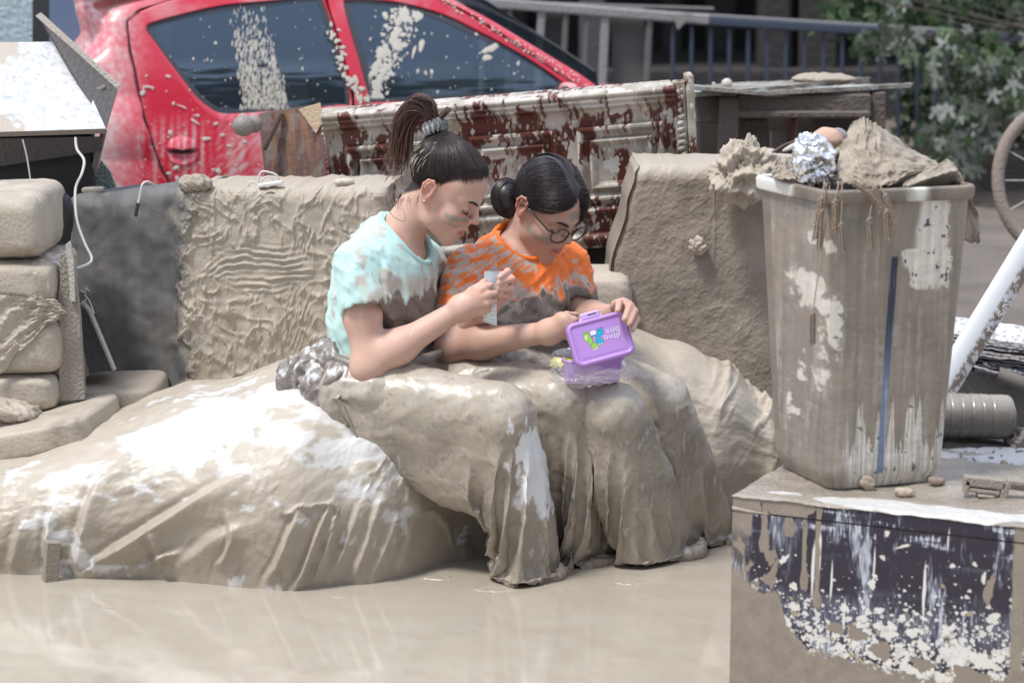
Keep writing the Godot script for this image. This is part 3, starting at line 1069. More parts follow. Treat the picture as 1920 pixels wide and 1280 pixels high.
	var cush := MB.new()
	var cc := P(236, 722, -.40)
	blob(cush, Transform3D(Basis(Vector3.BACK, .03), cc + Vector3(-.01, -.02, 0)), Vector3(.20, .075, .26), .35, .35, 60, 30, func(p, _q): return .002 * fin.get_noise_3d(p.x * 30.0, p.y * 30.0, p.z * 30.0), func(p, _u, _w): return MUD_MID.lerp(MUD_DARK, clampf(.2 - p.y * 8.0 + fin.get_noise_3d(p.x * 18.0, p.y * 18.0, p.z * 18.0), 0, 1)))
	tag(put("seat_cushion", cush, M.mud_vc), "small flat mud-covered cushion lying at the foot of the grey sofa", "cushion")

func right_sofa() -> void:
	var zf := -.44
	var fin := noise(41, 1.0, 4)
	var rid := noise(42, 1.0, 4, FastNoiseLite.FRACTAL_RIDGED)
	var lo := noise(43, 1.0, 3)
	# outline, bottom to top: [y, left x, right x]
	var a0 := P(1098, 660, zf); var a1 := P(1142, 505, zf); var a2 := P(1172, 385, zf); var a3 := P(1188, 325, zf); var a4 := P(1196, 311, zf)
	var xl := [[-.1, a0.x - .03], [a0.y, a0.x], [a1.y, a1.x], [a2.y, a2.x], [a3.y, a3.x], [a4.y, a4.x]]
	var topy := P(1300, 310, zf).y
	var xr := P(1520, 310, zf).x
	job(func():
		var mb := MB.new()
		mb.sheet(260, 300, func(u, w):
			var R := .04
			var y: float
			var dz := 0.0
			var sag := .004 * lo.get_noise_2d(u * 5.0, 1.0)
			if w < .86: y = lerpf(-.05, topy - R, w / .86)
			else:
				var a: float = (w - .86) / .14 * PI * .5
				y = topy - R + R * sin(a) + sag
				dz = -R * (1.0 - cos(a)) - (.25 * (w - .985) / .015 if w > .985 else 0.0)
			var left := along(xl, y)
			var x: float
			if u < .08: x = left + .0
			else: x = lerpf(left, xr, (u - .08) / .92)
			if u < .08:
				dz -= .30 * pow(1.0 - u / .08, 2.0)
				x += .004
			else:
				var d := (x - left) / .03
				if d < 1.0: dz -= .03 * (1.0 - sqrt(maxf(0.0, 1.0 - (1.0 - d) * (1.0 - d))))
			var hh := .0016 * pow(maxf(0.0, rid.get_noise_2d(x * 16.0, y * 20.0)), 2.0) + .0009 * fin.get_noise_2d(x * 34.0, y * 34.0) + .006 * lo.get_noise_2d(x * 5.0, y * 5.0)
			# two dribbles running down from the rim
			for k in [[P(1400, 400, zf).x, .62], [P(1340, 400, zf).x, .60]]:
				hh += .002 * exp(-pow((x - k[0] + .004 * lo.get_noise_2d(y * 9.0, k[0] * 40.0)) / .0025, 2.0)) * ss(k[1] - .12, k[1], y)
			return Vector3(x, y, zf + dz + hh),
			func(p, u, w):
				var n1 := lo.get_noise_2d(p.x * 5.0, p.y * 5.0)
				var n2 := fin.get_noise_2d(p.x * 16.0, p.y * 16.0)
				var c := L(.31, .267, .216).lerp(L(.235, .20, .163), clampf(.5 + n1 + .6 * n2, 0, 1))
				c = c.lerp(MUD_LIGHT, ss(topy - .05, topy - .005, p.y) * .7)
				return c.lerp(MUD_DARK, ss(.45, .2, p.y) * .35))
		return mb, func(mb):
			var o := put("brown_armchair", mb, mat(L(1, 1, 1), .6, {"vc": true, "bump": T.lumps, "depth": .14, "tri": 5.0}))
			tag(o, "upturned armchair with a slanting side, coated all over in brown mud", "armchair"))
	# seat edge showing between the people and the armchair
	var seat := MB.new()
	blob(seat, Transform3D(Basis(Vector3.BACK, .0), P(1120, 580, -.50)), Vector3(.16, .20, .22), .4, .4, 50, 40, func(p, _q): return .004 * rid.get_noise_3d(p.x * 22.0, p.y * 22.0, p.z * 22.0), func(p, _u, _w): return MUD_MID.lerp(MUD_LIGHT, clampf(.3 + p.y * 5.0 + fin.get_noise_3d(p.x * 20.0, p.y * 20.0, p.z * 20.0), 0, 1)))
	tag(put("armchair_cushion", seat, M.mud_vc), "thick muddy cushion wedged beside the slanting side of the armchair", "cushion")
	# a clod of mud-soaked paper on the top edge and a scrap stuck to the face
	var cl := MB.new()
	var cp := P(1395, 320, -.36)
	var crump := noise(44, 1.0, 3, FastNoiseLite.FRACTAL_RIDGED)
	blob(cl, Transform3D(Basis(Vector3.BACK, -.5), cp), Vector3(.098, .12, .09), .8, .8, 120, 70, func(p, _q): return .030 * crump.get_noise_3d(p.x * 16.0, p.y * 16.0, p.z * 16.0) + .008 * crump.get_noise_3d(p.x * 60.0, p.y * 60.0, p.z * 60.0), func(p, _u, _w): return MUD_LIGHT.lerp(MUD_MID, clampf(.5 - 2.0 * crump.get_noise_3d(p.x * 16.0, p.y * 16.0, p.z * 16.0), 0, 1)))
	tag(put("mud_clod", cl, M.vc_rough), "crumpled clod of mud-soaked paper hanging over the armchair's top edge", "clod")
	var sc := MB.new()
	blob(sc, Transform3D(Basis(Vector3.BACK, .7), P(1309, 460, -.425)), Vector3(.030, .036, .02), .9, .9, 50, 30, func(p, _q): return .009 * crump.get_noise_3d(p.x * 50.0, p.y * 50.0, p.z * 50.0), func(_p, _u, _w): return MUD_LIGHT)
	tag(put("paper_scrap", sc, M.vc_rough), "small crumpled scrap stuck to the armchair's muddy face", "scrap")
# ---------- pictures of stains: painted in the surface's own metres
class Pic:
	var w: int
	var h: int
	var d := PackedFloat32Array()
	func _init(ww: int, hh: int, c: Color) -> void:
		w = ww; h = hh
		d.resize(w * h * 3)
		for i in w * h:
			d[i * 3] = c.r; d[i * 3 + 1] = c.g; d[i * 3 + 2] = c.b
	func mix(x: int, y: int, c: Color, a: float) -> void:
		if a <= 0.0 or x < 0 or y < 0 or x >= w or y >= h: return
		var i := (y * w + x) * 3
		d[i] += (c.r - d[i]) * a; d[i + 1] += (c.g - d[i + 1]) * a; d[i + 2] += (c.b - d[i + 2]) * a
	# a soft-edged splash; rough makes its rim uneven
	func splash(cx: float, cy: float, rx: float, ry: float, ang: float, c: Color, a := 1.0, rough := 0.15, sd := 0) -> void:
		var R := int(maxf(rx, ry) * (1.0 + rough) + 2.0)
		var ca := cos(ang); var sa := sin(ang)
		for y in range(maxi(0, int(cy) - R), mini(h, int(cy) + R + 1)):
			for x in range(maxi(0, int(cx) - R), mini(w, int(cx) + R + 1)):
				var dx := x - cx; var dy := y - cy
				var u := (dx * ca + dy * sa) / rx
				var v := (dy * ca - dx * sa) / ry
				var rr := sqrt(u * u + v * v)
				if rr > 1.6: continue
				var an := atan2(v, u)
				var lim := 1.0 + rough * (sin(an * 3.0 + sd * 1.7) * .5 + sin(an * 7.0 + sd * 3.1) * .3 + sin(an * 11.0 + sd) * .2)
				mix(x, y, c, clampf((lim - rr) * minf(rx, ry) * .8 + .5, 0.0, 1.0) * a)
	func image() -> Image:
		var b := PackedByteArray()
		b.resize(w * h * 3)
		for i in d.size():
			var x := clampf(d[i], 0.0, 1.0)
			b[i] = int(255.0 * (x * 12.92 if x < .0031308 else 1.055 * pow(x, .41666) - .055) + .5)
		return Image.create_from_data(w, h, false, Image.FORMAT_RGB8, b)

func chest() -> void:
	var top := .37
	var A := G(1375, 925, top)
	var U := (G(1920, 985, top) - A).normalized()
	var V := Vector3(U.z, 0, -U.x)     # to the back
	var wide := .86
	var deep := .46
	var t := thing("wooden_chest", "dark lacquered chest splashed with white and caked in mud below", "chest", A + U * .43 + V * .23 - Vector3(0, top, 0))
	var st := noise(52, 1.0, 4)
	var fi := noise(51, 1.0, 4)
	# lid: a top face with spilt white, and a front edge with a groove below it
	var lid := MB.new()
	lid.sheet(260, 130, func(u, w):
		var p: Vector3 = A + U * (wide * u - .003) + V * (deep * w - .003)
		p.y = top + .0015 * fi.get_noise_2d(p.x * 30.0, p.z * 30.0) + .003 * st.get_noise_2d(p.x * 6.0, p.z * 6.0)
		var e: float = minf(minf(u, 1.0 - u) * wide, minf(w, 1.0 - w) * deep) / .006
		if e < 1.0: p.y -= .004 * (1.0 - e)
		return p,
		func(p, u, w):
			var n1 := st.get_noise_2d(p.x * 7.0, p.z * 12.0)
			var n2 := fi.get_noise_2d(p.x * 30.0, p.z * 40.0)
			var c := L(.34, .30, .25).lerp(L(.25, .215, .175), clampf(.4 + n1 * .9 + n2 * .5, 0, 1))
			var a := 0.0
			for k in [[.30, .04, .17, .05, 1.3], [.40, .035, .14, .05, 1.3], [.085, .045, .05, .018, 1.0], [.22, .03, .1, .03, 1.0], [.5, .06, .1, .04, .8]]:
				a += maxf(0.0, 1.0 - Vector2((u * wide - k[0]) / k[2], (w * deep - k[1]) / k[3]).length()) * k[4]
			return c.lerp(L(.60, .59, .57), ss(.26, .36, a + n1 * .35 + n2 * .1)))
	var fr := func(u: float, h: float) -> Vector3: return A + U * u + Vector3(0, h - top, 0)
	lid.face([fr.call(0, top - .0045), fr.call(wide, top - .0045), fr.call(wide, top - .03), fr.call(0, top - .03)], L(.1, .1, .1))
	lid.ix.resize(lid.ix.size() - 6)
	put("lid", lid, mat(L(1, 1, 1), .3, {"vc": true, "bump": T.lumps, "depth": .25, "tri": 5.0}), t)
	var RES := 1300.0
	var pw := int(.80 * RES)
	var ph := int(.46 * RES)
	job(func():
		var pic := Pic.new(pw, ph, L(.022, .016, .030))
		var n_w := noise(53, 1.0, 4)
		var n_s := noise(54, 1.0, 4)
		var r := RandomNumberGenerator.new()
		r.seed = 9
		var blue := L(.24, .265, .34)
		var white := L(.66, .67, .70)
		for y in ph:
			var h := y / RES
			for x in pw:
				var u := x / RES
				var wipe := n_w.get_noise_2d(u * 16.0, h * 3.5)          # vertical wipes
				var wipe2 := n_s.get_noise_2d(u * 5.0, h * 30.0)         # horizontal ones
				var fine := n_w.get_noise_2d(u * 160.0 + 9.0, h * 26.0)
				var film := ss(.02, .5, wipe * .9 + .30 * fine + .12) * ss(.20, .02, u) * .9
				film = maxf(film, ss(.12, .45, wipe2 * .8 + .35 * fine) * ss(.11, .04, h) * .85)
				film = maxf(film, ss(.16, .5, wipe + .3 * fine) * .75)
				film = maxf(film, ss(.14, .20, h + .03 * wipe2) * ss(.27, .2, h) * .5 * clampf(.6 + fine, 0, 1))
				pic.mix(x, y, blue, film)
				pic.mix(x, y, white, ss(.55, 1.0, film + .25 * fine) * .75)
		# spatter: a few large, many small, denser below
		for k in 3600:
			var u := r.randf_range(.04, .56)
			var h := .045 + .31 * pow(r.randf(), .55)
			var dens := ss(.12, .26, h)
			if r.randf() > .18 + dens: continue
			var s := exp(r.randfn() * .6) * .00125 * (1.0 + dens * .6)
			pic.splash(u * RES, h * RES, s * RES * r.randf_range(.8, 1.6), s * RES, r.randf_range(-.9, .9), L(.68, .66, .62) if r.randf() < .9 else L(.35, .29, .2), r.randf_range(.75, 1.0), .3, k)
		for q in [[.265, .135, .011, .014, 0], [.215, .185, .014, .011, .3], [.10, .11, .007, .018, .8], [.43, .275, .030, .014, .1], [.30, .225, .02, .008, -.2], [.25, .20, .012, .01, 0], [.36, .235, .02, .012, .4], [.47, .25, .028, .02, .2],
				[.40, .29, .03, .011, .1], [.33, .28, .02, .014, 0], [.27, .265, .016, .01, .5], [.20, .235, .012, .012, 0], [.29, .04, .007, .008, 0], [.49, .165, .008, .011, .5], [.465, .10, .006, .016, .1], [.32, .06, .004, .02, 1.2]]:
			pic.splash(q[0] * RES, q[1] * RES, q[2] * RES * .62, q[3] * RES * .68, q[4], L(.66, .64, .59), 1.0, .35, int(q[0] * 1000))
		for q in [[.268, .10, .0018, .03], [.19, .14, .002, .035], [.165, .10, .004, .06], [.36, .13, .003, .04], [.215, .2, .002, .03], [.155, .12, .003, .05], [.40, .04, .0015, .02], [.36, .17, .0015, .03]]:
			pic.splash(q[0] * RES, q[1] * RES, q[2] * RES, q[3] * RES, .03, L(.70, .69, .66), .95, .2, int(q[0] * 999))
		# the thick mud: below a wandering line, down both sides, and in dribbles from the lid
		var mudline := [[0.0, .172], [.05, .165], [.085, .172], [.115, .235], [.16, .270], [.22, .285], [.30, .292], [.42, .297], [.50, .29], [.52, .26], [.80, .2]]
		for y in ph:
			var h := y / RES
			for x in pw:
				var u := x / RES
				var n1 := n_w.get_noise_2d(u * 22.0, h * 22.0)
				var n2 := n_s.get_noise_2d(u * 90.0, h * 90.0)
				var m := ss(-.004, .003, h - along(mudline, u) + .018 * n1 + .012 * n2)
				m = maxf(m, ss(.003, -.003, u - .035 + .02 * n1 + .008 * n2 - ss(.05, .0, h) * .02) * (1.0 - .7 * ss(.05, .09, h) * ss(.16, .13, h) * ss(-.1, .1, n1)))
				m = maxf(m, ss(.003, -.003, absf(u - .527) - .012 - .004 * n1))
				for k in [[.138, .16, .004], [.163, .19, .0045], [.108, .065, .006], [.085, .03, .012], [.12, .028, .02], [.062, .10, .006]]:
					var ww: float = k[2] * (1.0 + .8 * exp(-pow((h - k[1] + .015) / .015, 2.0))) * (1.0 + .4 * n1)
					m = maxf(m, ss(.0012, -.0012, absf(u - k[0] - .002 * n1) - ww) * ss(k[1] + .003, k[1], h))
				m = maxf(m, ss(.012, .006, h + .006 * n1) * ss(.17, .1, u))
				if m > 0.0: pic.mix(x, y, L(.29, .245, .198).lerp(L(.22, .185, .15), clampf(.5 + n1 * .7 + n2 * .4, 0, 1)), m)
		for q in [[.075, .108, .011, .014], [.072, .15, .013, .012], [.24, .23, .02, .012], [.285, .255, .02, .016], [.45, .285, .035, .022], [.36, .27, .02, .012], [.475, .12, .008, .028], [.08, .14, .006, .03], [.20, .225, .016, .01]]:
			pic.splash(q[0] * RES, q[1] * RES, q[2] * RES, q[3] * RES, .2, L(.25, .21, .17), 1.0, .3, int(q[0] * 777))
		return pic.image(), func(im):
			var f := MB.new()
			var m := mat(L(1, 1, 1), .42, {"tex": tex(im), "coat": .15})
			for band in [[0.0, .030, 0.0], [.032, .46, -.003]]:
				var o: Vector3 = -V * band[2] * -1.0
				var q := [fr.call(0, top - band[0]) + o, fr.call(.80, top - band[0]) + o, fr.call(.80, top - band[1]) + o, fr.call(0, top - band[1]) + o]
				var s := f.v.size()
				f.sheet(2, 2, func(u, w): return fr.call(.80 * u, top - lerpf(band[0] + (.0045 if band[0] == 0.0 else 0.0), band[1], w)) + o, null, false, false)
				for i in range(s, f.v.size()):
					f.uv[i] = Vector2(f.uv[i].x, lerpf(band[0], band[1], f.uv[i].y) / .46)
			f.smooth()
			put("front_panel", f, m, t))
	# carcass behind the front
	var b := MB.new()
	var c: Vector3 = A + U * (wide * .5) + V * (deep * .5 + .002)
	c.y = (top - .004 - .1) * .5
	b.box(Vector3(wide - .004, top - .004 + .1, deep - .012), Transform3D(Basis(U, Vector3.UP, -V), c), .002)
	put("carcass", b, M.mud, t)
	var rd := MB.new()    # a rounded mud ridge along the groove at the left
	rd.tube(PackedVector3Array([fr.call(.0, top - .026) + V * -.002, fr.call(.03, top - .029) + V * -.002, fr.call(.07, top - .031) + V * -.001]), [.004, .003, .001], 6)
	put("mud_ridge", rd, M.mud, t)

# once round a square with rounded corners, at an even pace
static func rounded_square(u: float) -> Vector2:
	var k := .24
	var s := 2.0 * (1.0 - k)
	var arc := PI * k * .5
	var t := fposmod(u, 1.0) * 4.0 * (s + arc)
	var side := mini(int(t / (s + arc)), 3)
	var r := t - side * (s + arc)
	var p := Vector2(1.0, -(1.0 - k) + r)
	if r > s:
		var a := (r - s) / k
		p = Vector2(1.0 - k + k * cos(a), 1.0 - k + k * sin(a))
	return p.rotated(side * PI * .5)

func bin() -> void:
	var c := G(1606, 886, .3725)
	var t := thing("waste_bin", "tall cream plastic bin streaked with mud, standing on the chest and overfull", "bin", c)
	var rot := deg_to_rad(-20.0)
	var H := .545
	var ring := func(a: float, half: float, y: float) -> Vector3:
		var q := rounded_square(a / TAU) * half
		var x := q.x
		var z := q.y
		return c + Vector3(x * cos(rot) - z * sin(rot), y, x * sin(rot) + z * cos(rot))
	var N := 240
	var W := 1400
	var Hh := 900
	var n1 := noise(61, 1.0, 4)
	var n2 := noise(62, 1.0, 4)
	var n3 := noise(63, 1.0, 3, FastNoiseLite.FRACTAL_RIDGED)
	# the side in view runs from angle -15 to 200 degrees; X is metres across from the bin's left edge, h metres up
	job(func():
		var pic := Pic.new(W, Hh, MUD_MID)
		var cream := L(.66, .63, .56)
		var navy := L(.022, .03, .055)
		var steel := L(.28, .33, .40)
		var row_xy := PackedVector2Array()
		for x in W: row_xy.append(rounded_square(float(x) / W))
		for y in Hh:
			var h := H * (1.0 - float(y) / Hh)
			for x in W:
				var half := lerpf(.1185, .149, h / H)
				var rs: Vector2 = row_xy[x]
				var e := rs.x * half
				var e2 := rs.y * half
				var X := (e * cos(rot) - e2 * sin(rot)) * 1.0 + .165     # across, about 0 (left) to .33 (right)
				var near := e * sin(rot) + e2 * cos(rot) > -.03
				var a1 := n1.get_noise_3d(X * 12.0, h * 9.0, 0.0 if near else 5.0)
				var a2 := n2.get_noise_2d(X * 60.0, h * 40.0)
				var st := n1.get_noise_2d(X * 120.0, h * 3.0 + 30.0)
				var col := L(.315, .27, .22).lerp(L(.215, .183, .15), clampf(.45 + a1 * .6 + a2 * .4, 0, 1))
				# greyer where it was rubbed on the left
				col = col.lerp(L(.22, .205, .195), ss(.17, .08, X) * .6 * clampf(.5 + a1 + a2, 0, 1))
				var cr := 0.0
				# the clean patch at upper right
				cr = maxf(cr, ss(-.006, .004, minf(minf(X - .232, .306 - X), minf(h - .365, .535 - h)) + .018 * a1 + .012 * a2))
				if h > .44 and X < .255: cr *= ss(.0, .02, X - .238 + .02 * a1)
				# long runs near the foot
				var run := .10 + .13 * ss(-.3, .6, n1.get_noise_2d(X * 34.0, 7.0)) - .10 * ss(.12, .05, X) - .03
				cr = maxf(cr, ss(-.004, .006, run - h + .03 * st + .015 * a1) * ss(.10, .14, X + .03 * a1) * clampf(.55 + .9 * ss(-.1, .3, n2.get_noise_2d(X * 150.0, h * 5.0)), 0, 1))
				# rubbed marks down the left side
				for k in [[.055, .37, .02, .035], [.075, .34, .03, .014], [.10, .30, .014, .045], [.05, .215, .007, .05], [.035, .14, .006, .04], [.045, .125, .02, .012], [.075, .24, .012, .05], [.06, .46, .012, .012], [.085, .45, .014, .012]]:
					var dd := Vector2((X - k[0]) / k[2], (h - k[1]) / k[3]).length()
					cr = maxf(cr, ss(1.15, .55, dd + 1.1 * a1 + .9 * a2) * .85)
				col = col.lerp(cream, cr)
				# runs of thinner and thicker mud
				col = col * (1.0 + .22 * n1.get_noise_2d(X * 70.0, h * 2.5) + .12 * a2)
				col = col.lerp(L(.40, .38, .345), ss(.22, .5, n1.get_noise_2d(X * 45.0, h * 3.5 + 9.0) + .4 * a2) * .45)
				# thin dark scrapes inside and along the pale places
				var vein := ss(.60, .9, n3.get_noise_2d(X * 110.0, h * 14.0) + .2 * a2)
				col = col.lerp(steel, vein * cr * ss(.3, .1, h) * .75)
				col = col.lerp(navy, ss(.42, .6, a2 + .5 * n1.get_noise_2d(X * 30.0, h * 30.0)) * (.15 + cr) * .8 * ss(.02, .1, cr + ss(.2, .1, X) * .4))
				# the dark seam: one narrow stripe from a third below the rim to the foot
				var sx := .196 - (h - .2) * -.032
				var stripe := ss(.0078, .006, absf(X - sx - .0012 * a1)) * ss(.43, .425, h) * ss(.025, .03, h)
				var sc := navy.lerp(L(.30, .37, .50), clampf(ss(.33, .15, h) * .55 + ss(.1, .5, st) * .5, 0, 1))
				col = col.lerp(sc, stripe)
				if not near: col = L(.24, .205, .17).lerp(L(.18, .155, .13), clampf(.5 + a1, 0, 1))
				pic.mix(x, y, col, 1.0)
		return pic.image(), func(im):
			var m := mat(L(1, 1, 1), .5, {"tex": tex(im), "bump": tex(bumpy(64, 512)), "depth": .12})
			var mb := MB.new()
			mb.sheet(N, 40, func(u, w): return ring.call(TAU * u, lerpf(.149, .1185, w) - .012 * ss(.95, 1.0, w), H * (1.0 - w) + .0), null, true, false)
			var s := mb.v.size()
			mb.sheet(N, 6, func(u, w): return ring.call(TAU * u, lerpf(.1450, .1305, w), H - w * .25), null, true, true)
			put("body", mb, m, t))
	var rim := MB.new()
	var prof := [[.147, -.018], [.153, -.019], [.156, -.016], [.157, .001], [.154, .005], [.148, .006], [.144, .001], [.144, -.02]]
	var nr := noise(66, 1.0, 4)
	rim.sheet(N, prof.size() - 1, func(u, w):
		var q = prof[int(round(w * (prof.size() - 1)))]
		return ring.call(TAU * u, q[0], H + q[1]), func(p, u, w):
			var q: Vector3 = p - c
			var n0 := nr.get_noise_2d(q.x * 12.0, q.z * 12.0) + .4 * nr.get_noise_2d(q.x * 60.0, q.z * 60.0 + q.y * 60.0)
			var pale := maxf(ss(.05, .08, q.x + .03 * n0) * ss(.115, .09, q.x + .02 * n0), ss(-.135, -.145, q.x))
			return L(.24, .205, .165).lerp(L(.16, .135, .11), clampf(.5 + n0, 0, 1)).lerp(L(.68, .67, .62), pale), true)
	put("rim", rim, mat(L(1, 1, 1), .5, {"vc": true, "bump": T.fine, "depth": .08, "tri": 5.0}), t)
	var fl := MB.new()
	fl.sheet(N, 1, func(u, w): return ring.call(TAU * u, .11 * (1.0 - w) + .001, .012), null, true, true)
	put("floor", fl, M.mud_dark, t)
	bin_contents(c, H)

func bumpy(s: int, size: int) -> Image:
	var im := noise(s, .03, 5).get_seamless_image(size, size)
	return im
func bin_contents(c: Vector3, H: float) -> void:
	var crump := noise(71, 1.0, 3, FastNoiseLite.FRACTAL_RIDGED)
	var soft := noise(72, 1.0, 3)
	var zt := c.z
	# crumpled foil
	var b := MB.new()
	blob(b, Transform3D(Basis(Vector3.BACK, .25), P(1525, 302, zt + .05)), Vector3(.066, .085, .06), .9, .9, 110, 70, func(p, _q): return .014 * crump.get_noise_3d(p.x * 20.0, p.y * 20.0, p.z * 20.0) + .003 * crump.get_noise_3d(p.x * 90.0, p.y * 90.0, p.z * 90.0))
	tag(put("crumpled_foil", b, mat(L(.86, .87, .89), .22, {"metal": 1.0})), "crumpled ball of shiny silver foil on top of the full bin", "foil")
	# stiff muddy sheets of card and cloth: drawn as folded sheets with thickness
	var sheet := func(nm: String, label: String, cat: String, rows: Array, zz: Array, amp: float, sd: float):
		var mb := MB.new()
		var nr := rows.size() - 1
		var nc: int = rows[0].size() - 1
		var f := func(u: float, w: float) -> Vector3:
			var fy := minf(w * nr, nr - .0001); var iy := int(fy); fy -= iy
			var fx := minf(u * nc, nc - .0001); var ix := int(fx); fx -= ix
			var p := func(j, i): return P(rows[j][i].x, rows[j][i].y, zt + zz[j][i])
			var q: Vector3 = (p.call(iy, ix) as Vector3).lerp(p.call(iy, ix + 1), fx).lerp((p.call(iy + 1, ix) as Vector3).lerp(p.call(iy + 1, ix + 1), fx), fy)
			return q + Vector3(.3, .8, 1.0) * amp * (crump.get_noise_2d(u * 3.2 + sd, w * 2.6) * 1.2 + .35 * crump.get_noise_2d(u * 11.0 + sd, w * 9.0))
		var col := func(p: Vector3, u: float, w: float) -> Color:
			var n0 := soft.get_noise_3d(p.x * 22.0, p.y * 22.0, p.z * 22.0)
			return L(.37, .32, .255).lerp(L(.24, .20, .16), clampf(.4 + n0 * 1.2, 0, 1))
		mb.sheet(90, 60, f, col)
		mb.sheet(90, 60, func(u, w): return f.call(u, w) - Vector3(.0, .0025, .0045), col, false, true)
		mb.orient()
		return tag(put(nm, mb, M.vc_rough), label, cat)
	var V := func(x, y): return Vector2(x, y)
	sheet.call("muddy_cardboard", "large folded mud-soaked cardboard peaking above the bin", "cardboard",
		[[V.call(1596, 232), V.call(1618, 221), V.call(1640, 234), V.call(1690, 268)], [V.call(1576, 275), V.call(1622, 280), V.call(1655, 280), V.call(1752, 305)], [V.call(1568, 318), V.call(1625, 322), V.call(1690, 322), V.call(1765, 316)], [V.call(1580, 346), V.call(1640, 352), V.call(1680, 345), V.call(1712, 330)]],
		[[-.08, -.06, -.09, -.13], [-.02, .02, .0, -.08], [.05, .06, .05, -.02], [.09, .10, .08, .04]], .006, 0.0)
	sheet.call("cardboard_flap", "limp muddy cardboard flap hanging down the bin's right side", "cardboard",
		[[V.call(1692, 346), V.call(1740, 318), V.call(1775, 300), V.call(1790, 310)], [V.call(1700, 352), V.call(1750, 332), V.call(1796, 322), V.call(1806, 336)], [V.call(1770, 370), V.call(1790, 372), V.call(1812, 372), V.call(1836, 410)], [V.call(1772, 440), V.call(1790, 446), V.call(1820, 452), V.call(1838, 456)]],
		[[.10, .05, .0, -.03], [.13, .10, .04, -.03], [-.06, -.07, -.08, -.09], [-.05, -.07, -.08, -.09]], .004, 9.0)
	sheet.call("paper_bag", "flattened brown paper bag gaping at the bin's left rim", "bag",
		[[V.call(1444, 306), V.call(1470, 296), V.call(1500, 292), V.call(1560, 300)], [V.call(1448, 330), V.call(1462, 322), V.call(1490, 318), V.call(1560, 318)], [V.call(1460, 338), V.call(1475, 336), V.call(1500, 340), V.call(1560, 340)]],
		[[-.03, -.06, -.08, -.10], [.02, .0, -.02, -.06], [.06, .07, .07, .05]], .004, 4.0)
	var dk := MB.new()
	blob(dk, Transform3D(Basis(), P(1610, 372, zt - .01)), Vector3(.27, .06, .24), .6, .6, 40, 20, func(p, _q): return .01 * soft.get_noise_3d(p.x * 20.0, p.y * 20.0, p.z * 20.0))
	tag(put("sodden_waste", dk, M.mud_dark), "dark sodden waste filling the bin below the foil and cardboard", "waste")
	# a limp plush toy behind the foil
	var toy := thing("plush_toy", "peach and tan plush toy with one pale ear behind the foil", "toy", P(1560, 270, zt - .06))
	b = MB.new()
	blob(b, Transform3D(Basis(Vector3.BACK, -.2), P(1553, 262, zt - .05)), Vector3(.060, .046, .05), 1.0, 1.0, 40, 24, func(p, _q): return .002 * soft.get_noise_3d(p.x * 60.0, p.y * 60.0, p.z * 60.0), func(p, _u, w): return L(.55, .36, .27).lerp(L(.42, .35, .25), ss(.5, .2, w)))
	put("head", b, M.vc_rough, toy)
	b = MB.new()
	blob(b, Transform3D(Basis(Vector3.BACK, .3), P(1566, 284, zt - .05)), Vector3(.056, .03, .05), 1.0, 1.0, 40, 20, func(p, _q): return .004 * soft.get_noise_3d(p.x * 50.0, p.y * 50.0, p.z * 50.0))
	put("belly", b, mat(L(.40, .33, .25), .8), toy)
	b = MB.new()
	blob(b, Transform3D(Basis(Vector3.BACK, -.45), P(1576, 249, zt - .045)), Vector3(.028, .016, .006), 1.0, 1.0, 24, 14)
	put("ear", b, mat(L(.38, .35, .40), .6), toy)
	b = MB.new()
	blob(b, Transform3D(Basis(Vector3.BACK, .42), P(1495, 271, zt - .03)), Vector3(.060, .011, .006), 1.1, 1.0, 30, 12)
	tag(put("paper_strip", b, mat(L(.60, .58, .54), .6)), "curled off-white strip sticking out left of the foil", "strip")
	b = MB.new()
	b.tube(PackedVector3Array([P(1448, 286, zt - .05), P(1470, 272, zt - .05), P(1492, 264, zt - .05)]), .0022, 6)
	tag(put("twig", b, mat(L(.12, .10, .09), .8)), "thin dark twig leaning left of the foil on the bin", "twig")
	# ears of wheat hanging over the rim
	var stem_m := mat(L(.33, .255, .18), .75)
	var grain := MB.new()
	blob(grain, Transform3D(), Vector3(.0040, .0105, .0040), 1.3, 1.0, 8, 7)
	var gm := mat(L(.27, .215, .165), .75)
	var src: MeshInstance3D = null
	var rr := RandomNumberGenerator.new()
	rr.seed = 5
	var zz := zt + .194
	# [where it leaves the bin, where the ear starts, where it ends], in sight lines
	var spots := [
		[[1546, 352], [1540, 372], [1528, 452], "wheat ear hanging leftmost, in front of the bin's grey left side"],
		[[1550, 356], [1540, 395], [1536, 468], "wheat ear tucked beside the leftmost one on the bin"],
		[[1572, 352], [1566, 376], [1566, 438], "wheat ear hanging just right of the leftmost pair"],
		[[1578, 352], [1577, 420], [1581, 476], "wheat ear hanging a little lower than its left neighbours"],
		[[1640, 356], [1630, 410], [1634, 470], "slim wheat ear hanging straight above the dark seam"],
		[[1600, 344], [1640, 352], [1654, 400], "wheat ear bent over the rim in the thick tangle"],
		[[1640, 350], [1660, 366], [1680, 430], "wheat ear hanging rightmost, beside the clean cream patch"],
		[[1630, 356], [1662, 396], [1668, 462], "wheat ear hanging just left of the rightmost one"],
		[[1556, 360], [1524, 588], [1524, 648], "lone wheat ear low on the bin on a long straw"],
		[[1590, 340], [1600, 342], [1640, 368], "wheat ear lying along the rim at the left of the tangle"],
		[[1600, 340], [1618, 346], [1650, 384], "wheat ear lying along the rim at the right of the tangle"]]
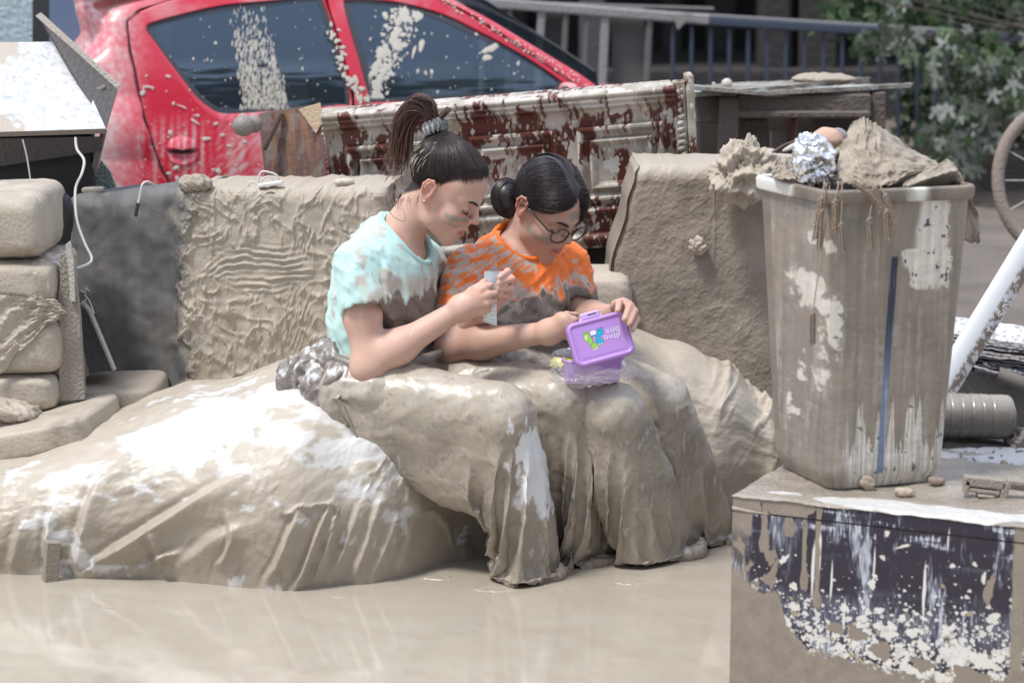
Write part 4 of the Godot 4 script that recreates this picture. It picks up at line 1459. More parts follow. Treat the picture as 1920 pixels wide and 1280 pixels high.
	for q in spots:
		var t := thing("wheat_ear", q[3], "wheat ear", P(q[1][0], q[1][1], zz), "dried wheat ears hanging from the bin")
		var p0 := P(q[0][0], q[0][1], zz - .03) + Vector3(0, .012, 0)
		var p1 := P(q[1][0], q[1][1], zz)
		var p2 := P(q[2][0], q[2][1], zz - (q[2][1] - 350) * .00006)
		var sb := MB.new()
		sb.tube(PackedVector3Array([p0, p0.lerp(p1, .35) + Vector3(0, .004, .012), p1, p1.lerp(p2, .5), p2]), [.0013, .0013, .0011, .0009, .0005], 6)
		put("straw", sb, stem_m, t)
		var dir := (p2 - p1).normalized()
		var nn := int((p2 - p1).length() / .0068) + 1
		var side := dir.cross(Vector3.BACK).normalized()
		var gb := MB.new()
		for i in nn:
			var o := p1.lerp(p2, float(i) / nn)
			for s in [-1.0, 1.0, 0.0]:
				var lean: Vector3 = (dir + side * s * .42 + Vector3.BACK * (.35 if s == 0.0 else .1)).normalized()
				var x: Vector3 = lean.cross(Vector3.BACK).normalized()
				var tr := Transform3D(Basis(x, lean, x.cross(lean)) * Basis.from_scale(Vector3.ONE * rr.randf_range(.85, 1.15)), o + side * s * .0034 + Vector3.BACK * (.003 if s == 0.0 else .001) + dir * (.003 if s > 0.0 else 0.0))
				var st := gb.v.size()
				for vi in grain.v.size(): gb.vert(tr * grain.v[vi], (tr.basis * grain.n[vi]).normalized())
				for ii in grain.ix: gb.ix.append(st + ii)
		put("grains", gb, gm, t)
# ---------- the red hatchback
func car_z(px: float, py: float) -> float:   # depth of the car's flank: it recedes to the right and leans in above the window line
	var z := -2.45 - (px - 300.0) / 850.0 * .55
	var up := (205.0 - py) / 560.0
	if up > 0.0: z -= .22 * up + .34 * up * up
	else: z += .05 * sin(clampf(-up * 5.0, 0.0, PI)) 
	return z
func C(px: float, py: float, off := 0.0) -> Vector3:
	return P(px, py, car_z(px, py) + off)
func ring_mesh(outer: Array, inner: Array, per: int, across: int, lip: float, colf, off := 0.0) -> MB:
	var n := outer.size()
	var mb := MB.new()
	var at := func(a: Array, u: float) -> Vector2:
		var f := u * n
		var i := int(f) % n
		f -= floorf(f)
		var p0: Vector2 = a[(i + n - 1) % n]; var p1: Vector2 = a[i]; var p2: Vector2 = a[(i + 1) % n]; var p3: Vector2 = a[(i + 2) % n]
		return p1.lerp(p2, f) if p1.distance_to(p2) > 150.0 else p1.cubic_interpolate(p2, p0, p3, f)
	mb.sheet(n * per, across, func(u, w):
		var a: Vector2 = at.call(outer, u)
		var b: Vector2 = at.call(inner, u)
		var q := a.lerp(b, w)
		var o := off
		var e: float = minf(w, 1.0 - w) * a.distance_to(b) / 560.0
		if e < .008: o -= lip * pow(1.0 - e / .008, 2.0)
		return C(q.x, q.y, o), colf, true)
	return mb

func car() -> void:
	var t := thing("red_car", "red hatchback splashed with mud, stranded behind the carved dresser", "car", C(600, 420) - Vector3(0, .3, 0))
	var n1 := noise(81, 1.0, 4)
	var n2 := noise(82, 1.0, 4)
	var red := L(.60, .016, .045)
	var film := L(.72, .50, .50)
	var silt := L(.55, .50, .45)
	var px := func(p: Vector3) -> Vector2:    # metres along and up from the rear door's lower corner
		return Vector2(p.x + 1.4, p.y)
	# dried silt: thick on the rear wing, streaked on the door, a few runs elsewhere
	var tailx := C(300, 200).x
	var midx := C(408, 250).x
	var paint := func(p: Vector3, _u, _w) -> Color:
		var a := n1.get_noise_2d(p.x * 5.0, p.y * 5.0)
		var f := n2.get_noise_2d(p.x * 40.0, p.y * 40.0)
		var run := n1.get_noise_2d(p.x * 55.0 + 3.0, p.y * 2.0)
		var k := ss(tailx - .02, tailx - .14, p.x + .03 * a) * clampf(.62 + .5 * a + .5 * f, 0, 1)
		k = maxf(k, ss(.88, .84, p.y) * ss(midx - .02, midx + .05, p.x) * ss(.56, .48, p.x * 0.0 + p.y - .3 + .0) * clampf(.35 + run * .9 + f * .5, 0, 1))
		k = maxf(k, ss(.80, .70, p.y) * clampf(.25 + run * 1.3 + .5 * f, 0, 1) * .8)
		k = maxf(k, ss(1.02, 1.12, p.y) * clampf(.15 + a * 1.2, 0, 1) * .6)
		var c := red.lerp(film, clampf(k, 0, 1) * .85)
		return c.lerp(silt, ss(.75, 1.1, k + .5 * f) * .6)
	var V := func(a: Array) -> Array:
		var o := []
		for q in a: o.append(Vector2(q[0], q[1]))
		return o
	var pm := mat(L(1, 1, 1), .32, {"vc": true, "coat": .6, "coat_rough": .08})
	var black := mat(L(.016, .017, .02), .5)
	var dusty := mat(L(.05, .055, .07), .7, {"bump": T.fine, "depth": .1, "tri": 4.0})
	var glass := mat(L(.09, .125, .165), .03, {"alpha": .3, "metal": .75})
	var rd_o: Array = V.call([[239, 40], [243, 87], [255, 141], [269, 215], [285, 265], [302, 312], [322, 350], [345, 420], [500, 430], [668, 430], [661, 195], [636, 87], [610, 0], [600, -26], [450, -15], [336, -3], [262, 22]])
	var rd_i: Array = V.call([[275, 54], [289, 77], [319, 118], [359, 171], [375, 188], [390, 200], [410, 211], [440, 213], [540, 206], [635, 197], [656, 188], [633, 87], [606, 4], [592, -5], [500, 3], [410, 12], [296, 40]])
	var fd_o: Array = V.call([[614, 0], [640, 87], [655, 150], [665, 195], [675, 425], [880, 425], [1060, 410], [1086, 190], [1077, 161], [1040, 133], [997, 104], [899, 39], [860, 17], [812, -5], [720, -26], [620, -28]])
	var fd_i: Array = V.call([[645, 6], [655, 50], [674, 114], [691, 178], [700, 192], [880, 186], [1057, 177], [1057, 165], [1050, 151], [1003, 118], [963, 94], [896, 60], [835, 30], [761, 8], [690, 0], [654, 1]])
	var door := func(o: Array, i: Array, nm: String) -> MeshInstance3D:
		return put(nm, ring_mesh(o, i, 14, 26, .006, paint), pm, t)
	var rear: MeshInstance3D = door.call(rd_o, rd_i, "rear_door")
	var front: MeshInstance3D = door.call(fd_o, fd_i, "front_door")
	# black seals and the panes
	var pane := func(i: Array, parent: Node, inset: float):
		var cx := Vector2.ZERO
		for q in i: cx += q
		cx /= i.size()
		var seal := []
		for q: Vector2 in i: seal.append(q + (cx - q).normalized() * inset)
		put("seal", ring_mesh(i, seal, 14, 6, .0, func(_p, _u, _w): return Color.WHITE, -.008), dusty, parent)
		var g := MB.new()
		var ctr := []
		for q in seal: ctr.append(cx)
		g = ring_mesh(seal, ctr, 14, 16, 0.0, null, -.010)
		put("pane", g, glass, parent)
	pane.call(rd_i, rear, 9.0)
	pane.call(fd_i, front, 12.0)
	# handle: a dished oval with a bar across
	var hd := MB.new()
	hd.sheet(48, 14, func(u, w):
		var r: float = 1.0 - w
		var q := Vector2(341 + 31 * r * cos(TAU * u), 281 + 27 * r * sin(TAU * u))
		return C(q.x, q.y, .006 + .012 * (1.0 - r * r) * (1.0 if sin(TAU * u) < -.1 else -.9)), paint, true)
	put("door_handle", hd, pm, rear)
	hd = MB.new()
	hd.sheet(30, 4, func(u, w): return C(314 + 54 * u, 284 + (w - .5) * 8.0 * sin(PI * u), .0045 + .002 * sin(PI * w)))
	put("handle_recess", hd, black, rear)
	# rear wing and tail, roof rail, A-pillar
	var wing := MB.new()
	wing.sheet(60, 90, func(u, w):
		var edge: Vector2
		var y := lerpf(-14.0, 430.0, w)
		var xr := along([[-14, 330], [-3, 320], [22, 256], [40, 237], [87, 241], [141, 253], [215, 267], [265, 283], [312, 300], [350, 320], [430, 343]], y)
		var xl := along([[-14, 130], [10, 140], [60, 150], [85, 136], [130, 60], [430, 20]], y)
		var x := lerpf(xl, xr, u)
		var o := -.003 - .55 * pow(1.0 - u, 3.0) * ss(430, 0, y) * .6 + .02 * sin(PI * clampf((y - 180.0) / 120.0, 0, 1)) * ss(.2, .8, u)
		if u > .985: o -= .004
		return C(x, y, o), paint)
	put("rear_wing", wing, pm, t)
	var seam := MB.new()
	var sp := PackedVector3Array()
	for q in [[610, 0], [262, 22], [239, 40], [243, 87], [255, 141], [269, 215], [285, 265], [302, 312], [322, 350]]:
		if q[0] != 610: sp.append(C(q[0] - 1, q[1], -.002))
	seam.tube(sp, .003, 6)
	put("door_seam", seam, black, t)
	var pil := MB.new()
	pil.sheet(80, 8, func(u, w):
		var k: float = u * 7.0
		var a := [[760, -34], [814, -7], [862, 15], [901, 36], [999, 101], [1079, 158], [1100, 190], [1120, 240]]
		var b := [[770, -60], [846, -2], [896, 24], [925, 40], [1030, 104], [1086, 138], [1131, 170], [1180, 240]]
		var i := mini(int(k), 6); var f := k - i
		var q0 := Vector2(a[i][0], a[i][1]).lerp(Vector2(a[i + 1][0], a[i + 1][1]), f)
		var q1 := Vector2(b[i][0], b[i][1]).lerp(Vector2(b[i + 1][0], b[i + 1][1]), f)
		var q := q0.lerp(q1, w)
		return C(q.x, q.y, .004 - .03 * w * w), paint)
	put("front_pillar", pil, pm, t)
	var roof := MB.new()
	roof.sheet(60, 24, func(u, w):
		var q0 := Vector2(lerpf(120, 790, u), along([[120, -8], [336, -3], [450, -15], [600, -26], [720, -27], [790, -18]], lerpf(120, 790, u)))
		var p := C(q0.x, q0.y, -.004)
		return p + Vector3(.02, .10, 0) * sin(w * PI * .5) * sin(PI * clampf(u * .96 + .03, 0, 1)) + Vector3(0, 0, -1.3 * w), paint)
	put("roof", roof, pm, t)
	var bonnet := MB.new()
	bonnet.sheet(20, 20, func(u, w): return C(1086, 195) + Vector3(u * .9, -.12 * u * u - .02, -w * 1.35 + .02) + Vector3(0, -.5 * pow(maxf(0.0, .12 - w) / .12, 2.0), 0), paint)
	put("bonnet", bonnet, pm, t)
	var screen := MB.new()
	screen.sheet(12, 8, func(u, w): return C(lerpf(850, 1125, w), lerpf(-4, 168, w), -.04) + Vector3(0, .03 * sin(PI * u), -1.25 * u))
	put("windscreen", screen, glass, t)
	# tailgate glass seen end-on, lamp
	var tg := MB.new()
	tg.sheet(10, 12, func(u, w): return C(lerpf(92, 150, u), lerpf(-6, 84, w) - 4.0 * u, -.32 - .25 * (1.0 - u)))
	put("tailgate_glass", tg, mat(L(.035, .06, .13), .18), t)
	# mirror
	var mr := MB.new()
	blob(mr, Transform3D(Basis(Vector3.UP, .3), C(1066, 176, .05)), Vector3(.055, .075, .11), .6, .8, 24, 16)
	put("mirror_housing", mr, mat(L(.62, .30, .30), .4), t)
	mr = MB.new()
	blob(mr, Transform3D(Basis(), C(1060, 178, .095)), Vector3(.035, .06, .03), .6, .8, 24, 16)
	put("mirror_recess", mr, black, t)
	# cabin: floor, far side with its own window openings, seats, wheel
	var cab := MB.new()
	cab.sheet(2, 8, func(u, w): return C(lerpf(180, 1090, u), 330, -.05) + Vector3(0, -.05, -1.3 * w), null)
	cab.sheet(2, 2, func(u, w): return C(lerpf(180, 1090, u), lerpf(215, 340, w), -1.3))
	cab.sheet(2, 2, func(u, w): return C(lerpf(60, 270, u), lerpf(-10, 340, w), -1.28))
	cab.sheet(2, 2, func(u, w): return C(lerpf(180, 200, w), lerpf(30, 340, u), -.2) + Vector3(0, 0, -1.1 * w))
	cab.sheet(2, 2, func(u, w): return C(lerpf(960, 1090, u), lerpf(165, 215, w), -.2 - .9 * u))
	put("cabin", cab, mat(L(.022, .023, .026), .8), t)
	var far := ring_mesh(fd_o, fd_i, 6, 6, 0.0, null, -1.28)
	put("far_front_door", far, mat(L(.10, .01, .015), .5), t)
	far = ring_mesh(rd_o, rd_i, 6, 6, 0.0, null, -1.28)
	put("far_rear_door", far, mat(L(.10, .01, .015), .5), t)
	for q in [[640, 150, -.28, .44], [770, 190, -.85, .44], [430, 205, -.6, .9]]:
		var s := MB.new()
		blob(s, Transform3D(Basis(Vector3.BACK, .25), C(q[0], q[1] + 60, q[2])), Vector3(.16, .62, q[3]), .4, .4, 24, 20)
		put("seat", s, mat(L(.05, .052, .055), .85), t)
	var hr := MB.new()
	blob(hr, Transform3D(Basis(Vector3.BACK, .25), C(600, 40, -.3)), Vector3(.09, .17, .24), .5, .5, 20, 16)
	put("headrest", hr, mat(L(.05, .052, .055), .85), t)
	var wh := MB.new()
	var wp := PackedVector3Array()
	var wc := C(905, 170, -.35)
	for k in 33: wp.append(wc + Vector3(.05 * cos(TAU * k / 32.0) * .6, .17 * sin(TAU * k / 32.0) * .8, .17 * cos(TAU * k / 32.0)))
	wh.tube(wp, .013, 6, false)
	put("steering_wheel", wh, black, t)
	# mud thrown at the panes and paint: little domes of dried silt
	var r := RandomNumberGenerator.new()
	r.seed = 31
	var spat := MB.new()
	var dot := func(x: float, y: float, rx: float, ry: float, a: float, off: float):
		var s := spat.v.size()
		var c0 := C(x, y, off + .0025)
		spat.vert(c0, Vector3.BACK, L(.60, .57, .50))
		for k in 9:
			var an := TAU * k / 9.0
			var rr := 1.0 + .22 * sin(an * 2.0 + x) + .15 * sin(an * 3.0 + y)
			var dx := cos(an) * rx * rr; var dy := sin(an) * ry * rr
			spat.vert(C(x + dx * cos(a) - dy * sin(a), y + dx * sin(a) + dy * cos(a), off + .0004), (Vector3.BACK + Vector3(cos(an), -sin(an), 0) * .6).normalized(), L(.57, .53, .47))
		for k in 9: spat.tri(s, s + 1 + k, s + 1 + (k + 1) % 9)
	var inside := func(poly: Array, q: Vector2) -> bool: return Geometry2D.is_point_in_polygon(q, PackedVector2Array(poly))
	for k in 330:   # the diagonal burst over the front pane
		var f := r.randf()
		var q := Vector2(lerpf(700, 765, f) + r.randfn() * lerpf(10, 16, f), lerpf(185, 15, f) + r.randfn() * 16)
		var s := exp(r.randfn() * .6) * 2.0
		if inside.call(fd_i, q): dot.call(q.x, q.y, s, s * r.randf_range(1.0, 1.35), 0.0, -.0095)
	for k in 130:
		var q := Vector2(r.randf_range(690, 1060), r.randf_range(0, 195))
		var s := exp(r.randfn() * .55) * 1.3
		if inside.call(fd_i, q): dot.call(q.x, q.y, s, s * r.randf_range(1.0, 1.5), 0.0, -.0095)
	for q in [[738, 70, 7, 14, .3], [723, 98, 6, 9, .5], [745, 60, 9, 8, 0], [790, 85, 6, 11, .2], [776, 97, 3, 13, .2], [918, 92, 14, 7, -.5], [913, 108, 8, 7, 0], [930, 84, 7, 6, 0], [893, 64, 5, 6, 0], [724, 128, 7, 7, 0], [695, 140, 6, 9, .6], [707, 120, 7, 12, .5], [700, 155, 6, 6, 0]]:
		dot.call(q[0], q[1], q[2], q[3], q[4], -.0093)
	for k in 90:
		var q := Vector2(r.randf_range(280, 660), r.randf_range(0, 210))
		var s := exp(r.randfn() * .5) * 1.0
		if inside.call(rd_i, q): dot.call(q.x, q.y, s, s * 1.3, 0.0, -.0095)
	for k in 1500:   # the wide dried run down the rear pane
		var f := sqrt(r.randf())
		var q := Vector2(lerpf(458, 500, f) + r.randf_range(-1.0, 1.0) * lerpf(46, 58, f), lerpf(4, 206, f))
		if absf(q.x - lerpf(458, 500, f)) > lerpf(40, 54, f) * (.8 + .2 * n1.get_noise_2d(q.y * .1, 3.0)): continue
		var s := r.randf_range(.5, 1.2)
		if inside.call(rd_i, q): dot.call(q.x, q.y, s, s * r.randf_range(2.0, 7.0), .05, -.0094 + r.randf() * .0004)
	for k in 150:   # on the paint
		var q := Vector2(r.randf_range(262, 640), r.randf_range(140, 345))
		var s := exp(r.randfn() * .55) * 1.5
		if not inside.call(rd_i, q): dot.call(q.x, q.y, s * 1.3, s, r.randf_range(-.4, .4), .002)
	for k in 60:
		var f := r.randf()
		dot.call(lerpf(622, 688, f) + r.randf_range(-12, 12), lerpf(20, 195, pow(f, .5)), 2.0 + r.randf() * 3.0, 2.5 + r.randf() * 3.0, 0.0, .002)
	for k in 90:
		var f := r.randf()
		var q := Vector2(lerpf(830, 1110, f), lerpf(0, 165, f))
		dot.call(q.x + r.randf_range(-10, 14), q.y, r.randf_range(.8, 2.6), r.randf_range(.8, 2.6), 0.0, .006)
	for q in [[267, 174, 5, 5, 0], [315, 143, 5, 3, .2], [278, 163, 10, 2.5, .1], [341, 200, 9, 2, .4], [365, 228, 9, 2.5, .5], [386, 260, 8, 4, .1], [319, 248, 5, 4, 0], [330, 314, 7, 4, -.2], [409, 320, 5, 6, 0], [332, 335, 5, 5, 0]]:
		dot.call(q[0], q[1], q[2], q[3], q[4], .003)
	spat.smooth()
	stuff(put("mud_spatter", spat, mat(L(1, 1, 1), .8, {"vc": true}), t))
	# the paler thing standing left of the car
	var bd := MB.new()
	bd.box(Vector3(.62, .5, .03), Transform3D(Basis(Vector3.BACK, .04), P(-20, 30, -4.2)), .004)
	tag(put("blue_sheet", bd, mat(L(.42, .52, .56), .5, {"bump": T.ridge, "depth": .5, "tri": 3.0})), "pale blue-white dirty sheet leaning beyond the car's tail at upper left", "sheet")
func dresser() -> void:
	var z0 := -.78
	var O := P(606, 214, z0)                  # upper left corner of the front
	var X := (P(1262, 160, z0 - .06) - O)
	var wide := X.length()
	X = X.normalized()
	var Z := X.cross(Vector3.UP).normalized()
	Z = Vector3(Z.x, Z.y - .10, Z.z).normalized()        # leans back a little
	Z = (Z - X * Z.dot(X)).normalized()
	var Y := Z.cross(X)
	var B := Basis(X, Y, Z)
	var t := thing("carved_dresser", "carved red-brown dresser front with three panels, smeared cream with mud", "dresser", O)
	var pic_n := noise(91, 1.0, 4)
	var pic_m := noise(92, 1.0, 4)
	var RES := 900.0
	var pw := int((wide + .12) * RES)
	var ph := int(.52 * RES)
	job(func():
		var pic := Pic.new(pw, ph, L(.095, .022, .016))
		var r := RandomNumberGenerator.new()
		r.seed = 17
		for y in ph:
			for x in pw:
				var u := x / RES; var h := y / RES
				var a := pic_n.get_noise_2d(u * 9.0, h * 6.0)
				var b := pic_m.get_noise_2d(u * 70.0, h * 22.0)
				var g := pic_m.get_noise_2d(u * 4.0, h * 90.0)
				pic.mix(x, y, L(.16, .045, .025), clampf(.3 + g, 0, 1) * .7)
				var k := ss(-.02, .22, a + .50 * b + .45 * ss(.16, .04, u) + .30 * ss(.06, .0, h) + .25 * ss(wide - .14, wide - .02, u) + .10 * ss(.2, .34, h) + .09)
				var c := L(.52, .485, .43).lerp(L(.33, .285, .23), clampf(.35 + pic_n.get_noise_2d(u * 14.0 + 30.0, h * 14.0) * 1.2 + .7 * ss(.16, .04, u) + .4 * ss(wide - .2, wide, u), 0, 1))
				pic.mix(x, y, c, k)
		for k in 1300:
			var s := exp(r.randfn() * .5) * 1.8
			pic.splash(r.randf() * pw, r.randf() * ph, s, s * r.randf_range(1.0, 2.6), .1, L(.63, .60, .55), .9, .3, k)
		for q in [[.560, .165, .018, .040], [.385, .15, .035, .022], [.635, .21, .02, .02], [.44, .045, .016, .03], [.30, .05, .03, .016], [.47, .045, .03, .016], [.66, .05, .035, .03], [.60, .06, .03, .01]]:
			pic.splash(q[0] * RES * wide / .72, q[1] * RES, q[2] * RES, q[3] * RES, .15, L(.64, .61, .55), .95, .4, int(q[0] * 500))
		return pic.image(), func(im):
			var m := mat(L(1, 1, 1), .5, {"tex": tex(im), "bump": T.fine, "depth": .05, "coat": .1})
			var to := func(x: float, y: float, z: float) -> Vector3: return O + B * Vector3(x, -y, z)
			# every piece takes its place in one picture of the stains
			var piece := func(nm: String, parent: Node, build: Callable) -> MeshInstance3D:
				var mb := MB.new()
				build.call(mb)
				for i in mb.v.size():
					var q := B.transposed() * (mb.v[i] - O)
					mb.uv[i] = Vector2((q.x + .06) / (wide + .12) + q.z * .35, (-q.y + .02 + q.z * .7) / .52)
				return put(nm, mb, m, parent)
			var H := .40
			# the long moulding: stepped beads
			piece.call("top_moulding", t, func(mb):
				var pr := [[-.004, -.06], [-.004, .022], [.002, .028], [.009, .028], [.011, .021], [.014, .021], [.017, .026], [.022, .026], [.025, .018], [.029, .018], [.032, .022], [.036, .021], [.038, .012], [.044, .010], [.046, .0]]
				mb.sheet(40, pr.size() - 1, func(u, w):
					var q = pr[int(round(w * (pr.size() - 1)))]
					return to.call(lerpf(-.006, wide + .0, u), q[0], q[1])))
			var cs := MB.new()
			cs.box(Vector3(wide - .02, H * .62, .34), Transform3D(B, to.call(wide * .5, H * .66, -.19)), .004)
			cs.box(Vector3(wide - .04, .46, .30), Transform3D(Basis(), to.call(wide * .5, H + .20, -.22)), .004)
			put("carcass", cs, M.dark, t)
			piece.call("backboard", t, func(mb): mb.box(Vector3(wide, H, .016), Transform3D(B, to.call(wide * .5, H * .5, -.008)), .001))
			var frame := func(mb: MB, x0: float, y0: float, x1: float, y1: float, pr: Array):
				mb.sheet(4, pr.size() - 1, func(u, w):
					var q = pr[int(round(w * (pr.size() - 1)))]
					var k := int(round(u * 4.0)) % 4
					var px: float = x0 + q[0] if k == 0 or k == 3 else x1 - q[0]
					var py: float = y0 + q[0] if k < 2 else y1 - q[0]
					return to.call(px, py, q[1]), null)
				# flat-shade the mitres
				var mv := MB.new()
				for i in range(0, mb.ix.size(), 3): mv.face([mb.v[mb.ix[i]], mb.v[mb.ix[i + 1]], mb.v[mb.ix[i + 2]]])
				mb.v = mv.v; mb.n = mv.n; mb.c = mv.c; mb.uv = mv.uv; mb.ix = mv.ix
			var s := wide / 656.0          # metres per picture column, roughly
			for q in [[36, 226], [264, 430], [468, 632]]:
				var x0: float = q[0] * s; var x1: float = q[1] * s
				var pn: MeshInstance3D = piece.call("panel", t, func(mb): frame.call(mb, x0, .085, x1, .275, [[0, .001], [.0, .014], [.003, .020], [.009, .020], [.012, .012], [.015, .012], [.018, .003], [.021, .002], [.024, .0015], [.030, .0015]]))
				piece.call("raised_field", pn, func(mb):
					frame.call(mb, x0 + .030, .118, x1 - .030, .245, [[0, .0012], [.0, .013], [.004, .018], [.009, .016], [.011, .008], [.017, .005]])
					mb.face([to.call(x0 + .047, .135, .004), to.call(x1 - .047, .135, .004), to.call(x1 - .047, .228, .004), to.call(x0 + .047, .228, .004)]))
			for q in [[.300, .024, .018], [.372, .030, .018]]:
				piece.call("lower_moulding", t, func(mb):
					mb.sheet(30, 8, func(u, w):
						var a: float = PI * w
						return to.call(wide * u, q[0] + q[1] * .5 * -cos(a) + .002 * sin(u * 20.0) * 0.0, .001 + q[2] * sin(a))))
			# carved post at the right end, beaded edge at the left
			piece.call("corner_post", t, func(mb): mb.box(Vector3(.020, H + .03, .05), Transform3D(B * Basis(Vector3.BACK, -.0), to.call(wide + .040, H * .5 - .012, .0)), .003))
			piece.call("carved_band", t, func(mb): mb.box(Vector3(.030, H + .01, .03), Transform3D(B, to.call(wide + .014, H * .5 - .006, .0)), .002))
			for k in 24:
				piece.call("carved_leaf", t, func(mb): blob(mb, Transform3D(B * Basis(Vector3.BACK, .5), to.call(wide + .014 + .002 * sin(k * 2.0), .012 + k * .0162, .016)), Vector3(.022, .013, .014), .8, 1.0, 10, 8))
			for k in 26:
				piece.call("bead", t, func(mb): blob(mb, Transform3D(B, to.call(-.004 + .001 * sin(k * 3.3), .01 + k * .0125, .012)), Vector3(.010, .009, .010), 1.0, 1.0, 8, 6)))
	# the side board of the same chest, standing open to the left, with a turned foot
	var sbt := thing("side_board", "brown wooden board with a torn pale corner beside the dresser's left end", "board", P(545, 280, -.74))
	var wood := noise(94, 1.0, 4)
	var sb := MB.new()
	var pts := PackedVector2Array([Vector2(486, 216), Vector2(560, 204), Vector2(598, 192), Vector2(606, 214), Vector2(616, 360), Vector2(500, 366), Vector2(495, 360)])
	var zz := func(x: float) -> float: return lerpf(-.86, -.765, (x - 486.0) / 125.0)
	sb.sheet(90, 90, func(u, w):
		var yl := 216.0; var yr := 196.0
		var x := lerpf(lerpf(484, 500, w), lerpf(600, 616, w), u)
		var y := lerpf(lerpf(yl, yr, u), 366.0, w)
		return P(x, y, zz.call(x)),
		func(p, u, w):
			var g := wood.get_noise_2d(u * 9.0, w * .8) + .35 * wood.get_noise_2d(u * 40.0, w * 3.0)
			var c := L(.155, .095, .085).lerp(L(.27, .14, .085), ss(.0, .4, g + .35 * ss(.25, .0, absf(u - .52))))
			return c.lerp(L(.30, .26, .23), ss(.1, .4, wood.get_noise_2d(u * 3.0 + 9.0, w * 3.0) + .35 * ss(.5, .1, u)) * .45))
	sb.sheet(4, 4, func(u, w):
		var x := lerpf(lerpf(484, 500, w), lerpf(600, 616, w), u)
		return P(x, lerpf(lerpf(214, 195, u), 366.0, w), zz.call(x)) + Vector3(0, 0, -.02), func(_p, _u, _w): return L(.2, .16, .13), false, true)
	put("board", sb, mat(L(1, 1, 1), .45, {"vc": true, "bump": T.ridge, "depth": .12, "tri": 5.0}), sbt)
	var tc := MB.new()
	tc.slab(PackedVector2Array([Vector2(560, 205), Vector2(600, 192), Vector2(606, 226), Vector2(592, 250), Vector2(572, 222)]), func(q): return P(q.x, q.y, zz.call(q.x) + .006), Vector3(0, 0, -.004))
	put("torn_veneer", tc, mat(L(.52, .40, .28), .8, {"bump": T.ridge, "depth": .3, "tri": 8.0}), sbt)
	tc = MB.new()
	tc.box(Vector3(.010, .105, .016), Transform3D(Basis(Vector3.BACK, -.46), P(512, 246, -.815)), .002)
	put("batten", tc, mat(L(.09, .06, .05), .6), sbt)
	tc = MB.new()
	blob(tc, Transform3D(Basis(), P(586, 248, -.775)), Vector3(.009, .009, .009), 1.0, 1.0, 10, 8)
	put("screw_cap", tc, mat(L(.14, .11, .10), .5), sbt)
	var ft := MB.new()
	var prof := PackedVector2Array()
	for q in [[0.0, -.046], [.012, -.045], [.022, -.038], [.0265, -.026], [.026, -.014], [.020, -.003], [.0165, .004], [.0175, .010], [.021, .016], [.022, .024], [.019, .032], [.015, .037], [0.0, .038]]: prof.append(Vector2(q[0], q[1]))
	prof.reverse()
	var ax := (P(492, 230, -.80) - P(440, 238, -.70)).normalized()
	var sx := ax.cross(Vector3.UP).normalized()
	ft.lathe(prof, 40, Transform3D(Basis(sx, ax, sx.cross(ax)), P(466, 234, -.75)))
	ft.orient()
	tag(put("turned_foot", ft, mat(L(.24, .215, .19), .45, {"bump": T.lumps, "depth": .2, "tri": 8.0})), "round turned wooden furniture foot in front of the car's red door", "foot")

